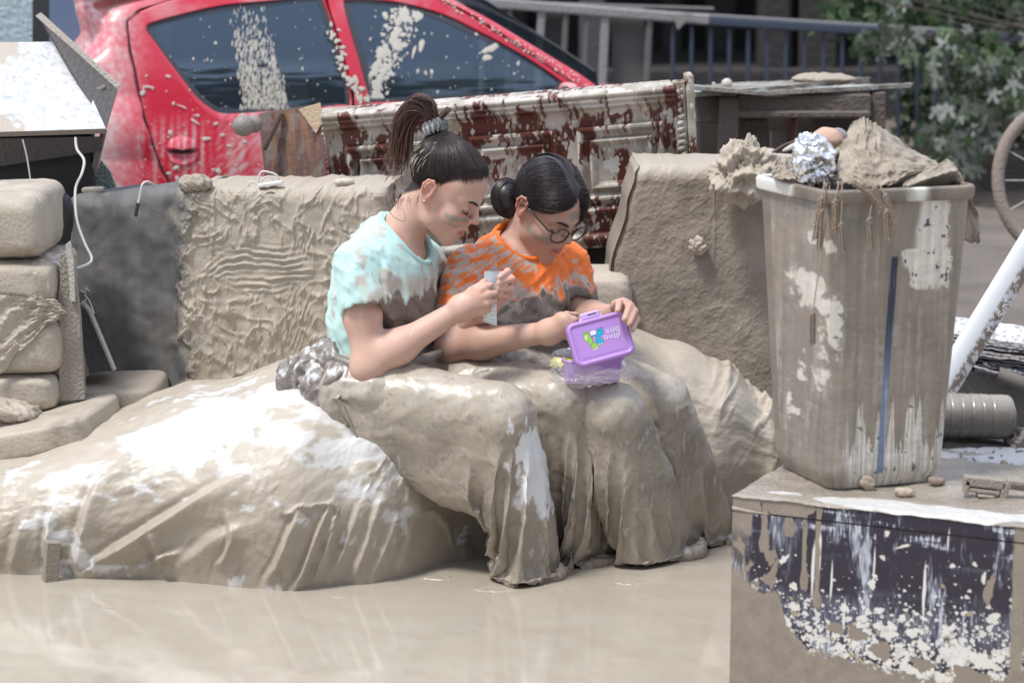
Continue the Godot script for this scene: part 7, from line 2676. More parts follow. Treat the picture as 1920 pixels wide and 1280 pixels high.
	var wall := [[.052, .036, .0], [.060, .044, .001], [.064, .048, .048], [.067, .051, .048], [.067, .051, .052], [.0625, .0465, .052], [.0585, .0425, .004], [.02, .015, .003]]
	mb.sheet(80, wall.size() - 1, func(u, w):
		var q = wall[int(round(w * (wall.size() - 1)))]
		var p: Vector2 = rr.call(q[0], q[1], .016, TAU * u)
		return bc + bx * Vector3(p.x, q[2] - .02, p.y), null, true)
	put("tray", mb, lilac, box)
	var nz2 := noise(121, 1.0, 3, FastNoiseLite.FRACTAL_RIDGED)
	mb = MB.new()
	blob(mb, Transform3D(Basis(Vector3.UP, .6) * Basis(Vector3.BACK, -.25), P(1062, 683, .125)), Vector3(.066, .022, .05), .6, .6, 60, 30, func(p, _q): return .006 * nz2.get_noise_3d(p.x * 45.0, p.y * 45.0, p.z * 45.0), func(p, _u, _w): return L(.58, .56, .04).lerp(L(.66, .66, .60), ss(.35, .5, nz2.get_noise_3d(p.x * 80.0, p.y * 80.0, p.z * 20.0))))
	tag(put("snack_packet", mb, mat(L(1, 1, 1), .3, {"vc": true})), "crinkled yellow-green snack packet inside the open lunch box", "packet")
	mb = MB.new()
	blob(mb, Transform3D(Basis(Vector3.BACK, .2), P(1058, 664, .09)), Vector3(.05, .016, .04), .7, .7, 40, 20, func(p, _q): return .005 * nz2.get_noise_3d(p.x * 50.0, p.y * 50.0, p.z * 50.0))
	tag(put("white_wrapper", mb, mat(L(.68, .68, .70), .35)), "white crumpled wrapper at the back of the open lunch box", "wrapper")
	# thin clear bag pushed down round the box
	mb = MB.new()
	mb.sheet(120, 36, func(u, w):
		var a: float = lerpf(-.75, PI + .55, u)
		var e := Vector3(cos(a) * .078, 0, sin(a) * .058)
		var k := nz2.get_noise_2d(u * 5.0, w * 1.6)
		var out: float = 1.0 + .10 * w + .10 * k
		var hh := lerpf(-.018, .036 * (.35 + .65 * ss(.35, .95, u)) , 1.0 - w) + .012 * k
		return bc + bx * Vector3(e.x * out, hh, e.z * out + .010) + Vector3(0, -.004, 0))
	mb.sheet(90, 24, func(u, w):
		var k := nz2.get_noise_2d(u * 3.6 + 20.0, w * 2.0)
		return P(lerpf(1075, 1194, u), lerpf(702, 722, w) - 14.0 * u, .245 - .03 * w) + Vector3(0, .010 * k, .012 * k))
	tag(put("clear_bag", mb, mat(L(.86, .88, .92), .12, {"alpha": .16})), "crinkled clear plastic bag pushed down around the lunch box", "plastic bag")
func left_heap() -> void:
	var fin := noise(131, 1.0, 4)
	var rid := noise(132, 1.0, 4, FastNoiseLite.FRACTAL_RIDGED)
	var mudc := func(p: Vector3, _u, _w) -> Color:
		var k := fin.get_noise_3d(p.x * 9.0, p.y * 9.0, p.z * 9.0) + .4 * fin.get_noise_3d(p.x * 40.0, p.y * 40.0, p.z * 40.0)
		return MUD_LIGHT.lerp(MUD_MID, clampf(.35 + k * 1.2, 0, 1)).lerp(MUD_DARK, ss(.35, .6, k) * .5)
	var lump := func(p: Vector3, _q) -> float: return .004 * rid.get_noise_3d(p.x * 7.0, p.y * 9.0, p.z * 7.0) + .0012 * fin.get_noise_3d(p.x * 50.0, p.y * 50.0, p.z * 50.0)
	# the pile of sofa cushions
	var z := -.34
	for q in [[28, 408, .19, .155, .02, "plump muddy cushion on top of the pile at the left edge", .34], [40, 512, .22, .108, -.03, "muddy cushion with pale scuffs, second from the top of the pile", .36],
			[48, 628, .225, .135, .02, "muddy cushion under a draped cloth, third from the top of the pile", .36], [44, 712, .22, .092, .0, "muddy cushion at the bottom of the pile", .34]]:
		var b := MB.new()
		blob(b, Transform3D(Basis(Vector3.BACK, q[4]), P(q[0], q[1], z)), Vector3(q[2], q[3], .36), .42, .32, 110, 70, lump,
			func(p, u, w): return (mudc.call(p, u, w) as Color).lerp(L(.74, .72, .69), ss(.18, .26, fin.get_noise_3d(p.x * 24.0, p.y * 34.0, p.z * 24.0) + .3 * ss(P(0, 500, -.2).y, P(0, 480, -.2).y, p.y) - .12) * (.85 if q[1] == 512 else 0.0)))
		# piping along the upper edge
		var pts := PackedVector3Array()
		for k in 15:
			var f := k / 14.0
			pts.append(P(q[0], q[1], z) + Vector3(lerpf(-.5, .47, f) * q[2], q[3] * (.40 - .10 * pow(f, 6.0)), .150 - .03 * pow(f, 5.0)))
		b.tube(pts, .005, 8, true, MUD_LIGHT)
		tag(put("sofa_cushion", b, M.mud_vc), q[5], "cushion", "muddy cushions piled at the left edge")
	var cl := MB.new()
	cl.sheet(80, 60, func(u, w):
		var top := along([[0, 552], [60, 556], [98, 560], [130, 582]], lerpf(-20, 130, u))
		var bot := along([[-20, 720], [0, 700], [40, 655], [95, 605], [130, 586]], lerpf(-20, 130, u))
		var p := P(lerpf(-20, 130, u), lerpf(top, bot, w), -.145 - .03 * u)
		return p + Vector3(0, 0, .010 * rid.get_noise_2d((u + w * .5) * 1.6, w * 2.6 - u * 1.4) + .002 * fin.get_noise_2d(u * 22.0, w * 22.0)), mudc)
	tag(put("draped_cloth", cl, M.mud_vc), "stiff muddy cloth draped diagonally across the cushion pile", "cloth")
	var rag := MB.new()
	blob(rag, Transform3D(Basis(Vector3.BACK, -.2), P(20, 768, -.14)), Vector3(.13, .035, .12), .8, .8, 60, 30, func(p, _q): return .010 * rid.get_noise_3d(p.x * 30.0, p.y * 30.0, p.z * 30.0), mudc)
	tag(put("muddy_rag", rag, M.mud_vc), "wrinkled muddy rag squashed under the cushion pile", "rag")
	var slab := MB.new()
	blob(slab, Transform3D(Basis(Vector3.BACK, .22) * Basis(Vector3.UP, -.15), P(70, 806, -.16)), Vector3(.33, .07, .30), .3, .3, 90, 50, lump, func(p, u, w): return (mudc.call(p, u, w) as Color).lerp(MUD_DARK, ss(.17, .13, p.y)))
	tag(put("flat_cushion", slab, M.mud_vc), "flat seat cushion lying half behind the bundle at the left", "cushion")
	# upright board at the pile's right, with a pale strip, and what leans on it
	var bd := MB.new()
	bd.slab(PackedVector2Array([Vector2(112, 470), Vector2(136, 492), Vector2(148, 590), Vector2(158, 748), Vector2(110, 752)]), func(q): return P(q.x, q.y, -.20), Vector3(0, 0, -.025), L(.30, .265, .225))
	tag(put("upright_board", bd, mat(L(.30, .265, .225), .8, {"bump": T.lumps, "depth": .5, "tri": 6.0})), "upright muddy board standing right of the cushion pile", "board")
	bd = MB.new()
	bd.slab(PackedVector2Array([Vector2(122, 458), Vector2(131, 451), Vector2(137, 490), Vector2(140, 565), Vector2(131, 565), Vector2(127, 500)]), func(q): return P(q.x, q.y, -.19), Vector3(0, 0, -.009))
	tag(put("pale_strip", bd, mat(L(.46, .43, .39), .7, {"bump": T.lumps, "depth": .3, "tri": 8.0})), "thin pale strip of wood with a pointed top on the upright board", "strip")
	bd = MB.new()
	bd.slab(PackedVector2Array([Vector2(146, 560), Vector2(164, 572), Vector2(214, 694), Vector2(168, 700), Vector2(150, 640)]), func(q): return P(q.x, q.y, -.36 + (q.y - 560.0) * .0004), Vector3(-.02, 0, -.14))
	tag(put("leaning_board", bd, mat(L(.055, .05, .048), .7, {"bump": T.lumps, "depth": .3, "tri": 6.0})), "dark board leaning between the upright board and the grey sofa", "board")
	bd = MB.new()
	bd.tube(PackedVector3Array([P(152, 566, -.33), P(166, 580, -.33), P(190, 636, -.31), P(214, 694, -.29)]), .0062, 8)
	tag(put("metal_rod", bd, mat(L(.36, .34, .33), .45, {"bump": T.lumps, "depth": .2, "tri": 9.0})), "muddy metal rod along the edge of the dark leaning board", "rod")
	bd = MB.new()
	for q in [[[150, 545], [160, 549], [167, 545], [158, 540]], [[158, 552], [166, 562], [172, 576], [176, 588]], [[160, 560], [158, 570], [164, 580]]]:
		var pts := PackedVector3Array()
		for w in q: pts.append(P(w[0], w[1], -.31))
		bd.tube(pts, .0022, 6)
	tag(put("tangled_wire", bd, mat(L(.40, .36, .32), .6)), "small tangle of muddy wire at the top of the metal rod", "wire")
	# the smashed white cabinet that lies over the pile
	var cab := thing("smashed_cabinet", "smashed white-topped cabinet lying tilted over the cushion pile", "cabinet", P(90, 330, -.75))
	var zc := -.62
	var pan := func(nm: String, pts: Array, d: Vector3, m: Material, col = null):
		var b := MB.new()
		var f := []
		for q in pts: f.append(P(q[0], q[1], q[2]))
		# a plank through four corners, with thickness
		b.sheet(60, 40, func(u, w): return (f[0] as Vector3).lerp(f[1], u).lerp((f[3] as Vector3).lerp(f[2], u), w), col)
		b.sheet(60, 40, func(u, w): return (f[0] as Vector3).lerp(f[1], u).lerp((f[3] as Vector3).lerp(f[2], u), w) + d, col, false, true)
		for k in 4:
			var p: Vector3 = f[k]; var q: Vector3 = f[(k + 1) % 4]
			b.face([p, p + d, q + d, q], L(.24, .20, .165))
		return put(nm, b, m, cab)
	var white := func(p: Vector3, u, w) -> Color:
		var a := fin.get_noise_2d(u * 5.0, w * 9.0)
		var b := fin.get_noise_2d(u * 22.0 + 3.0, w * 60.0)
		var c := L(.56, .56, .56).lerp(L(.36, .41, .49), ss(.12, .36, b * .75 + a * .4) * .75)
		c = c.lerp(L(.42, .375, .31), ss(.98, .80, Vector2((u - .40) / .22, (w - .06) / .17).length() + a * .9))
		c = c.lerp(L(.40, .35, .29), ss(.98, .80, Vector2((u - .34) / .12, (w - .92) / .13).length() + a * .9))
		return c.lerp(L(.30, .29, .34), ss(.34, .44, fin.get_noise_2d(u * 14.0 + 9.0, w * 40.0) + .3 * a) * .6)
	var wm := mat(L(1, 1, 1), .42, {"vc": true, "bump": T.lumps, "depth": .12, "tri": 5.0})
	pan.call("white_top", [[-90, 80, zc - .28], [124, 78, zc - .28], [198, 241, zc], [-90, 250, zc]], Vector3(0, -.012, -.004), wm, white)
	var grey := mat(L(.085, .078, .076), .7, {"bump": T.lumps, "depth": .4, "tri": 5.0})
	pan.call("apron", [[-90, 262, zc - .02], [192, 257, zc - .02], [188, 283, zc - .05], [-90, 325, zc - .06]], Vector3(0, 0, -.02), grey)
	pan.call("end_panel", [[72, 26, zc - .26], [222, 163, zc - .16], [199, 243, zc - .02], [120, 110, zc - .18]], Vector3(-.006, -.004, -.014), grey)
	pan.call("panel_edge", [[66, 30, zc - .252], [74, 24, zc - .252], [224, 160, zc - .152], [219, 168, zc - .152]], Vector3(0, 0, -.018), mat(L(.42, .38, .33), .7, {"bump": T.lumps, "depth": .3, "tri": 7.0}))
	pan.call("corner_post", [[188, 246, zc - .03], [197, 246, zc - .03], [172, 346, zc - .10], [163, 346, zc - .10]], Vector3(0, 0, -.03), mat(L(.16, .145, .135), .7))
	for q in [[[166, 172], [195, 157], [197, 162], [170, 180]], [[172, 186], [206, 180], [200, 196], [178, 198]]]:
		pan.call("splinter", [[q[0][0], q[0][1], zc - .12], [q[1][0], q[1][1], zc - .13], [q[2][0], q[2][1], zc - .13], [q[3][0], q[3][1], zc - .12]], Vector3(0, -.003, -.006), mat(L(.36, .31, .27), .7))
	pan.call("back_panel", [[-90, 265, zc - .34], [176, 262, zc - .30], [160, 430, zc - .30], [-90, 470, zc - .34]], Vector3(0, 0, -.02), M.dark)
	pan.call("side_panel", [[170, 262, zc - .08], [172, 262, zc - .30], [150, 460, zc - .30], [148, 470, zc - .10]], Vector3(-.01, 0, 0), M.dark)
	var gb := MB.new()
	gb.slab(PackedVector2Array([Vector2(172, 352), Vector2(188, 300), Vector2(206, 322), Vector2(220, 360)]), func(q): return P(q.x, q.y, -.80), Vector3(0, 0, -.012))
	tag(put("green_shard", gb, mat(L(.30, .36, .32), .6, {"bump": T.lumps, "depth": .4, "tri": 6.0})), "pale green broken shard standing between the cabinet and the red car", "shard")
	gb = MB.new()
	blob(gb, Transform3D(Basis(Vector3.BACK, .03), P(174, 356, -.66)), Vector3(.055, .016, .03), .5, .5, 24, 12)
	tag(put("table_leg", gb, mat(L(.30, .27, .24), .6)), "short muddy wooden stub lying by the green shard on the sofa's edge", "stub")
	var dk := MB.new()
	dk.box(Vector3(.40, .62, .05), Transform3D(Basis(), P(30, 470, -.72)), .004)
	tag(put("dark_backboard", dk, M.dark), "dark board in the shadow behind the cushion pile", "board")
	dk = MB.new()
	blob(dk, Transform3D(Basis(), P(112, 405, -.46)), Vector3(.06, .11, .08), .7, .7, 30, 20)
	tag(put("dark_bundle", dk, mat(L(.022, .021, .025), .6)), "small dark bundle in the gap right of the top cushion", "bundle")
	# loose wires
	var wire := func(pts: Array, r: float, m: Material, label: String, tip := false):
		var v := PackedVector3Array()
		for q in pts: v.append(P(q[0], q[1], q[2]))
		var sm := PackedVector3Array()
		var n := v.size() - 1
		for j in n * 8 + 1:
			var x := minf(j / 8.0, n - .001)
			var i := int(x)
			sm.append(v[i].cubic_interpolate(v[i + 1], v[maxi(i - 1, 0)], v[mini(i + 2, n)], x - i))
		var b := MB.new()
		b.tube(sm, r, 8)
		if tip:
			var t := thing("wire", label, "wire", v[n])
			put("cable", b, m, t)
			b = MB.new()
			b.tube(PackedVector3Array([v[n - 1].lerp(v[n], .4), v[n] + Vector3(-.002, -.012, 0)]), r * 1.7, 8)
			put("plug_tip", b, mat(L(.03, .03, .03), .6), t)
		else: tag(put("wire", b, m), label, "wire")
	wire.call([[141, 258, -.62], [144, 280, -.6], [157, 300, -.56], [153, 325, -.52], [141, 355, -.50], [143, 410, -.44], [158, 455, -.40], [171, 482, -.38], [166, 494, -.36], [143, 503, -.30]], .0034, mat(L(.50, .48, .46), .5), "pale kinked wire hanging from the cabinet to the upright board")
	wire.call([[42, 262, -.6], [50, 295, -.58], [57, 340, -.55]], .0022, mat(L(.30, .29, .28), .5), "thin grey wire hanging over the top cushion from the cabinet")
	wire.call([[292, 350, -.48], [279, 341, -.44], [267, 345, -.42], [261, 370, -.42], [255, 396, -.42]], .0026, M.wire, "white wire with a dark tip hanging over the grey sofa's dark end", true)
	for q in [[[[462, 349], [470, 341], [478, 343], [484, 349]], "lowest, leftmost loop of thin white wire on the grey sofa's top"], [[[484, 348], [486, 328], [494, 321], [518, 328], [522, 342]], "taller loop of thin white wire beside the brown board"], [[[488, 348], [492, 336], [506, 331], [520, 343]], "inner loop of thin white wire beside the brown board"]]:
		var pts := []
		for w in q[0]: pts.append([w[0], w[1], -.50])
		wire.call(pts, .0022, M.wire, q[1])
	var pg := MB.new()
	pg.box(Vector3(.058, .009, .02), Transform3D(Basis(Vector3.BACK, .14), P(507, 345, -.47)), .002)
	tag(put("white_plug", pg, mat(L(.66, .64, .61), .5)), "flat white plug strip under the wire loops on the sofa's top", "plug")
	for q in [[645, 341, .046, .016, .03, MUD_LIGHT, "smooth pale stone lying at the right end of the grey sofa's top", "stone"], [366, 343, .070, .030, .05, MUD_MID, "lump of mud sitting on top of the grey sofa at its corner", "mud lump"]]:
		var b := MB.new()
		blob(b, Transform3D(Basis(), P(q[0], q[1], -.48)), Vector3(q[2], q[3], q[4]), .8, .9, 40, 24, func(p, _q): return (.010 if q[7] == "mud lump" else .002) * rid.get_noise_3d(p.x * 40.0, p.y * 40.0, p.z * 40.0), func(_p, _u, _w): return (q[5] as Color).lerp(L(.62, .58, .52), .3 if q[7] == "stone" else 0.0))
		tag(put("stone" if q[7] == "stone" else "mud_lump", b, M.vc_rough), q[6], q[7])

func right_debris() -> void:
	var fin := noise(141, 1.0, 4)
	var rid := noise(142, 1.0, 4, FastNoiseLite.FRACTAL_RIDGED)
	# grey plank the litter lies on
	var b := MB.new()
	var py := .305
	b.sheet(120, 60, func(u, w):
		var x := lerpf(.70, 1.35, u); var z := lerpf(.66, -.30, w)
		return Vector3(x, py + .004 * fin.get_noise_2d(x * 9.0, z * 9.0), z),
		func(p, _u, _w):
			var k := fin.get_noise_2d(p.x * 5.0, p.z * 10.0) + .3 * fin.get_noise_2d(p.x * 40.0, p.z * 60.0)
			var c := L(.26, .275, .31).lerp(L(.16, .15, .145), ss(.10, .30, k + ss(.24, .08, p.z) * .6 + ss(.54, .60, p.z) * .4))
			return c.lerp(L(.02, .022, .03), ss(.40, .46, fin.get_noise_2d(p.x * 24.0, p.z * 60.0 + 7.0))))
	b.box(Vector3(.65, .34, .94), Transform3D(Basis(), Vector3(1.025, py - .178, .18)), .004, L(.1, .09, .08))
	tag(put("grey_platform", b, mat(L(1, 1, 1), .5, {"vc": true, "bump": T.lumps, "depth": .2, "tri": 6.0})), "low grey-painted platform behind the chest with litter on it", "platform")
	# board with a raised lip
	var bt := thing("framed_board", "short muddy board with a raised rim lying behind the waste bin", "board", P(1800, 888, .60))
	var wood := mat(L(.27, .22, .175), .8, {"bump": T.ridge, "depth": .4, "tri": 6.0})
	var by := P(1800, 888, .56).y
	for q in [[.0, .0, .26, .010, .10, "board"], [.0, .008, .26, .012, .012, "rim"], [.124, .008, .012, .012, .10, "rim"]]:
		var m := MB.new()
		m.box(Vector3(q[2], q[3], q[4]), Transform3D(Basis(Vector3.UP, -.03), Vector3(P(1770, 888, .56).x + q[0], py + .014 + q[1], .57 + (.046 if q[5] == "rim" and q[0] == 0.0 else 0.0))), .002)
		put(q[5], m, wood, bt)
	# plastic fitting with a row of teeth
	var ft := thing("plastic_bracket", "muddy plastic bracket with a row of small teeth lying on the chest's lid", "bracket", G(1860, 930, .37))
	var mudp := mat(L(.30, .265, .225), .7, {"bump": T.lumps, "depth": .2, "tri": 9.0})
	var o := G(1868, 932, .37) + Vector3(0, .018, 0)
	for q in [[-.022, .010, .075, .018, .02, "top_bar"], [-.022, -.006, .055, .008, .02, "lower_bar"], [-.054, .002, .010, .026, .02, "end_block"], [.014, -.004, .014, .030, .02, "foot"], [-.020, -.014, .030, .006, .03, "clip"], [.048, .004, .060, .018, .02, "arm"]]:
		var m := MB.new()
		m.box(Vector3(q[2], q[3], q[4]), Transform3D(Basis(Vector3.BACK, -.12), o + Vector3(q[0], q[1], 0)), .002)
		put(q[5], m, mudp, ft)
	for k in 10:
		var m := MB.new()
		m.box(Vector3(.0022, .007, .003), Transform3D(Basis(Vector3.BACK, -.12), o + Vector3(.026 + k * .0052, .004 - k * .0005, .0112)), .0)
		put("tooth", m, mat(L(.10, .09, .08), .7), ft)
	var sc := MB.new()
	blob(sc, Transform3D(Basis(Vector3.BACK, -.1), G(1696, 927, .374) + Vector3(0, .004, 0)), Vector3(.034, .014, .02), .7, .8, 40, 20, func(p, _q): return .003 * rid.get_noise_3d(p.x * 60.0, p.y * 60.0, p.z * 60.0), func(_p, _u, _w): return L(.42, .35, .28))
	tag(put("mud_scrap", sc, M.vc_rough), "small curled scrap lying in front of the bin on the chest", "scrap")
	sc = MB.new()
	blob(sc, Transform3D(Basis(Vector3.BACK, .9), G(1626, 914, .374) + Vector3(0, .010, .004)), Vector3(.022, .026, .008), .7, .8, 30, 16, func(p, _q): return .003 * rid.get_noise_3d(p.x * 80.0, p.y * 80.0, p.z * 80.0), func(_p, _u, _w): return L(.38, .32, .25))
	tag(put("torn_card", sc, M.vc_rough), "torn piece of card stuck to the foot of the bin", "card")
	sc = MB.new()
	blob(sc, Transform3D(Basis(Vector3.BACK, -.1), G(1758, 910, .374) + Vector3(0, .006, -.01)), Vector3(.030, .012, .02), .6, .8, 30, 16, func(p, _q): return .002 * rid.get_noise_3d(p.x * 60.0, p.y * 60.0, p.z * 60.0), func(_p, _u, _w): return L(.25, .19, .15))
	tag(put("wood_chip", sc, M.vc_rough), "brown chip lying right of the bin's foot on the chest", "chip")
	# bottle on its side: ribbed waist, shoulder, dimpled end
	var bo := MB.new()
	var p0 := P(1735, 776, .26); var p1 := P(1902, 782, .24)
	var ax := (p1 - p0)
	var len := ax.length()
	ax /= len
	var e := ax.cross(Vector3.BACK).normalized(); var g := ax.cross(e)
	bo.sheet(48, 110, func(u, w):
		var a: float = TAU * u
		var x: float = w * len
		var r := .047
		r -= .0022 * pow(maxf(0.0, cos(x / .0225 * TAU)), 8.0) * ss(len - .04, len - .05, x)
		var d: float = (len - x) / .022
		if d < 1.0: r *= sqrt(maxf(0.0, 1.0 - pow(1.0 - d, 2.6))) * (1.0 - .10 * (1.0 - d) * maxf(0.0, cos(a * 5.0)))
		return p0 + ax * x + (e * cos(a) + g * sin(a)) * r * (1.0 + .02 * fin.get_noise_2d(x * 30.0, a * 2.0)),
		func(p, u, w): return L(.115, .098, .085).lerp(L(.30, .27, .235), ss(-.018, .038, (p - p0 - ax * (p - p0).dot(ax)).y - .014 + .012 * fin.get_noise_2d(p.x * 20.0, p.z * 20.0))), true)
	tag(put("plastic_bottle", bo, mat(L(1, 1, 1), .35, {"vc": true, "bump": T.fine, "depth": .05, "tri": 8.0, "coat": .3})), "ribbed plastic bottle coated in dark mud lying right of the bin", "bottle")
	var rg := MB.new()
	blob(rg, Transform3D(Basis(Vector3.BACK, .3), P(1912, 826, .25)), Vector3(.05, .04, .06), .8, .8, 50, 30, func(p, _q): return .010 * rid.get_noise_3d(p.x * 40.0, p.y * 40.0, p.z * 40.0), func(_p, _u, _w): return L(.15, .13, .12))
	tag(put("sodden_rag", rg, M.vc_rough), "dark sodden rag at the right edge next to the bottle", "rag")
	rg = MB.new()
	blob(rg, Transform3D(Basis(Vector3.BACK, -.08), P(1800, 828, .22)), Vector3(.20, .016, .10), .7, .7, 60, 20, func(p, _q): return .006 * rid.get_noise_3d(p.x * 20.0, p.y * 30.0, p.z * 20.0), func(_p, _u, _w): return L(.13, .11, .10))
	tag(put("wet_sheet", rg, M.vc_rough), "flattened dark wet sheet under the mud-coated bottle", "sheet")
	# muddy box and a roll behind, newspapers over them
	var bx := MB.new()
	bx.slab(PackedVector2Array([Vector2(1740, 702), Vector2(1822, 694), Vector2(1960, 722), Vector2(1960, 830), Vector2(1740, 800)]), func(q): return P(q.x, q.y, .06), Vector3(.02, .03, -.30))
	tag(put("muddy_box", bx, mat(L(.20, .18, .16), .7, {"bump": T.lumps, "depth": .3, "tri": 5.0})), "large grey-brown muddy box behind the bottle", "box")
	bx = MB.new()
	bx.tube(PackedVector3Array([P(1872, 700, .10), P(1960, 736, .12)]), .016, 20, false)
	bx.tube(PackedVector3Array([P(1960, 736, .12), P(1872, 700, .10)]), .013, 20, false)
	tag(put("cardboard_roll", bx, mat(L(.17, .15, .135), .7)), "muddy rolled sheet lying on the box under the newspapers", "roll")
	var r := RandomNumberGenerator.new()
	r.seed = 66
	var tints := [L(.62, .60, .60), L(.05, .05, .07), L(.60, .52, .54), L(.10, .10, .13), L(.46, .52, .54), L(.05, .045, .05), L(.50, .48, .46), L(.16, .12, .13), L(.04, .04, .045), L(.52, .50, .48)]
	for k in 14:
		var f := k / 13.0
		var nb := MB.new()
		var x0 := 1765.0 - 12.0 * r.randf(); var x1 := 1965.0
		var y0 := lerpf(690, 620, f) + r.randf_range(-2, 2)
		var y1 := y0 + 26.0 + r.randf_range(-4, 5)
		if k < 4:
			x0 += 70
			y1 += 10
		var c: Color = tints[(k * 7 + 3) % 10] if k < 12 else tints[0]
		var ph := r.randf() * 9.0
		var fold := func(u: float, w: float, dy: float) -> Vector3:
			return P(lerpf(x0, x1, u), lerpf(y0, y1, u), lerpf(.10, -.18, w)) + Vector3(0, dy + .003 * fin.get_noise_2d(u * 6.0 + ph, w * 3.0) + w * .040, 0)
		nb.sheet(40, 8, func(u, w): return fold.call(u, w, .0), func(p, u, w): return c.lerp(tints[(k + 5) % 10], ss(.1, .3, fin.get_noise_2d(u * 12.0 + ph, w * 40.0)) * .6))
		nb.sheet(40, 1, func(u, w): return fold.call(u, 0.0, -.0048 * w), func(p, u, w): return c.lerp(L(.03, .03, .04), ss(-.1, .3, fin.get_noise_2d(u * 20.0 + ph, w * 2.0)) * .7))
		tag(put("newspaper", nb, M.vc), "sodden newspaper, %s in the stack at the right edge" % (["lowest", "second from below", "third from below", "fourth from below", "fifth from below", "sixth from below", "seventh from below", "seventh from the top", "sixth from the top", "fifth from the top", "fourth from the top", "third from the top", "second from the top", "topmost"][k]), "newspaper", "newspapers stacked at the right edge")
	# white frame tube with flaked lettering
	var tu := thing("frame_tube", "white painted metal frame tube with brown muddy underside slanting behind the bin", "tube", P(1850, 590, .22))
	var q0 := P(1740, 776, .24); var q1 := P(1960, 415, .20)
	var d := (q1 - q0).normalized()
	var sx := d.cross(Vector3.BACK).normalized()     # points down-right
	var fz := sx.cross(d)
	var tb := MB.new()
	tb.sheet(48, 120, func(u, w):
		var a: float = TAU * u
		return q0.lerp(q1, w) + sx * cos(a) * .030 + fz * sin(a) * .021,
		func(p, u, w):
			var s: float = (p - q0.lerp(q1, w)).dot(sx) / .030
			var k := fin.get_noise_2d(w * 16.0, s * 1.2) + .4 * fin.get_noise_2d(w * 60.0, s * 6.0)
			var mud := ss(-.04, .06, s - .10 + .10 * k) * (1.0 - ss(.16, .24, k + .22 * ss(.35, .9, s)))
			return L(.64, .67, .70).lerp(L(.235, .185, .15), mud), true)
	put("tube", tb, mat(L(1, 1, 1), .3, {"vc": true}), tu)
	var bs := Basis(d, -sx * .82 + fz * .57, (sx * .57 + fz * .82)).orthonormalized()
	for w in [["S", .545], ["N", .595], ["I", .46]]:
		var tm := TextMesh.new()
		tm.text = w[0]
		var sf := SystemFont.new()
		sf.font_names = PackedStringArray(["Droid Sans"])
		sf.font_weight = 700
		tm.font = sf
		tm.font_size = 32
		tm.pixel_size = .0009
		tm.depth = .0012
		var mi := MeshInstance3D.new()
		mi.name = "lettering" if w[0] == "S" else ("lettering_001" if w[0] == "N" else "lettering_002")
		mi.mesh = tm
		mi.material_override = mat(L(.66, .66, .66), .4)
		tu.add_child(mi)
		mi.transform = Transform3D(bs, q0.lerp(q1, w[1]) + sx * .0195 + fz * .0172 - tu.position)
	# part of a bicycle wheel further back
	var wt := thing("bicycle_wheel", "mud-caked bicycle wheel cut off by the right edge of the picture", "wheel", P(1990, 340, -2.6))
	var wc := P(1990, 338, -2.6)
	var wm := MB.new()
	var wp := PackedVector3Array()
	for k in 65: wp.append(wc + Vector3(cos(TAU * k / 64.0) * .205, sin(TAU * k / 64.0) * .235, sin(TAU * k / 64.0) * -.06))
	wm.tube(wp, .021, 10, false)
	put("tyre", wm, mat(L(.24, .20, .17), .8, {"bump": T.lumps, "depth": .4, "tri": 5.0}), wt)
	for k in 14:
		var sp := MB.new()
		var a := TAU * k / 14.0
		sp.tube(PackedVector3Array([wc, wc + Vector3(cos(a) * .195, sin(a) * .225, sin(a) * -.06)]), .0016, 5)
		put("spoke", sp, M.wire, wt)
	wm = MB.new()
	blob(wm, Transform3D(Basis(), wc), Vector3(.04, .04, .07), .8, .8, 16, 10)
	put("hub", wm, mat(L(.2, .18, .16), .6), wt)
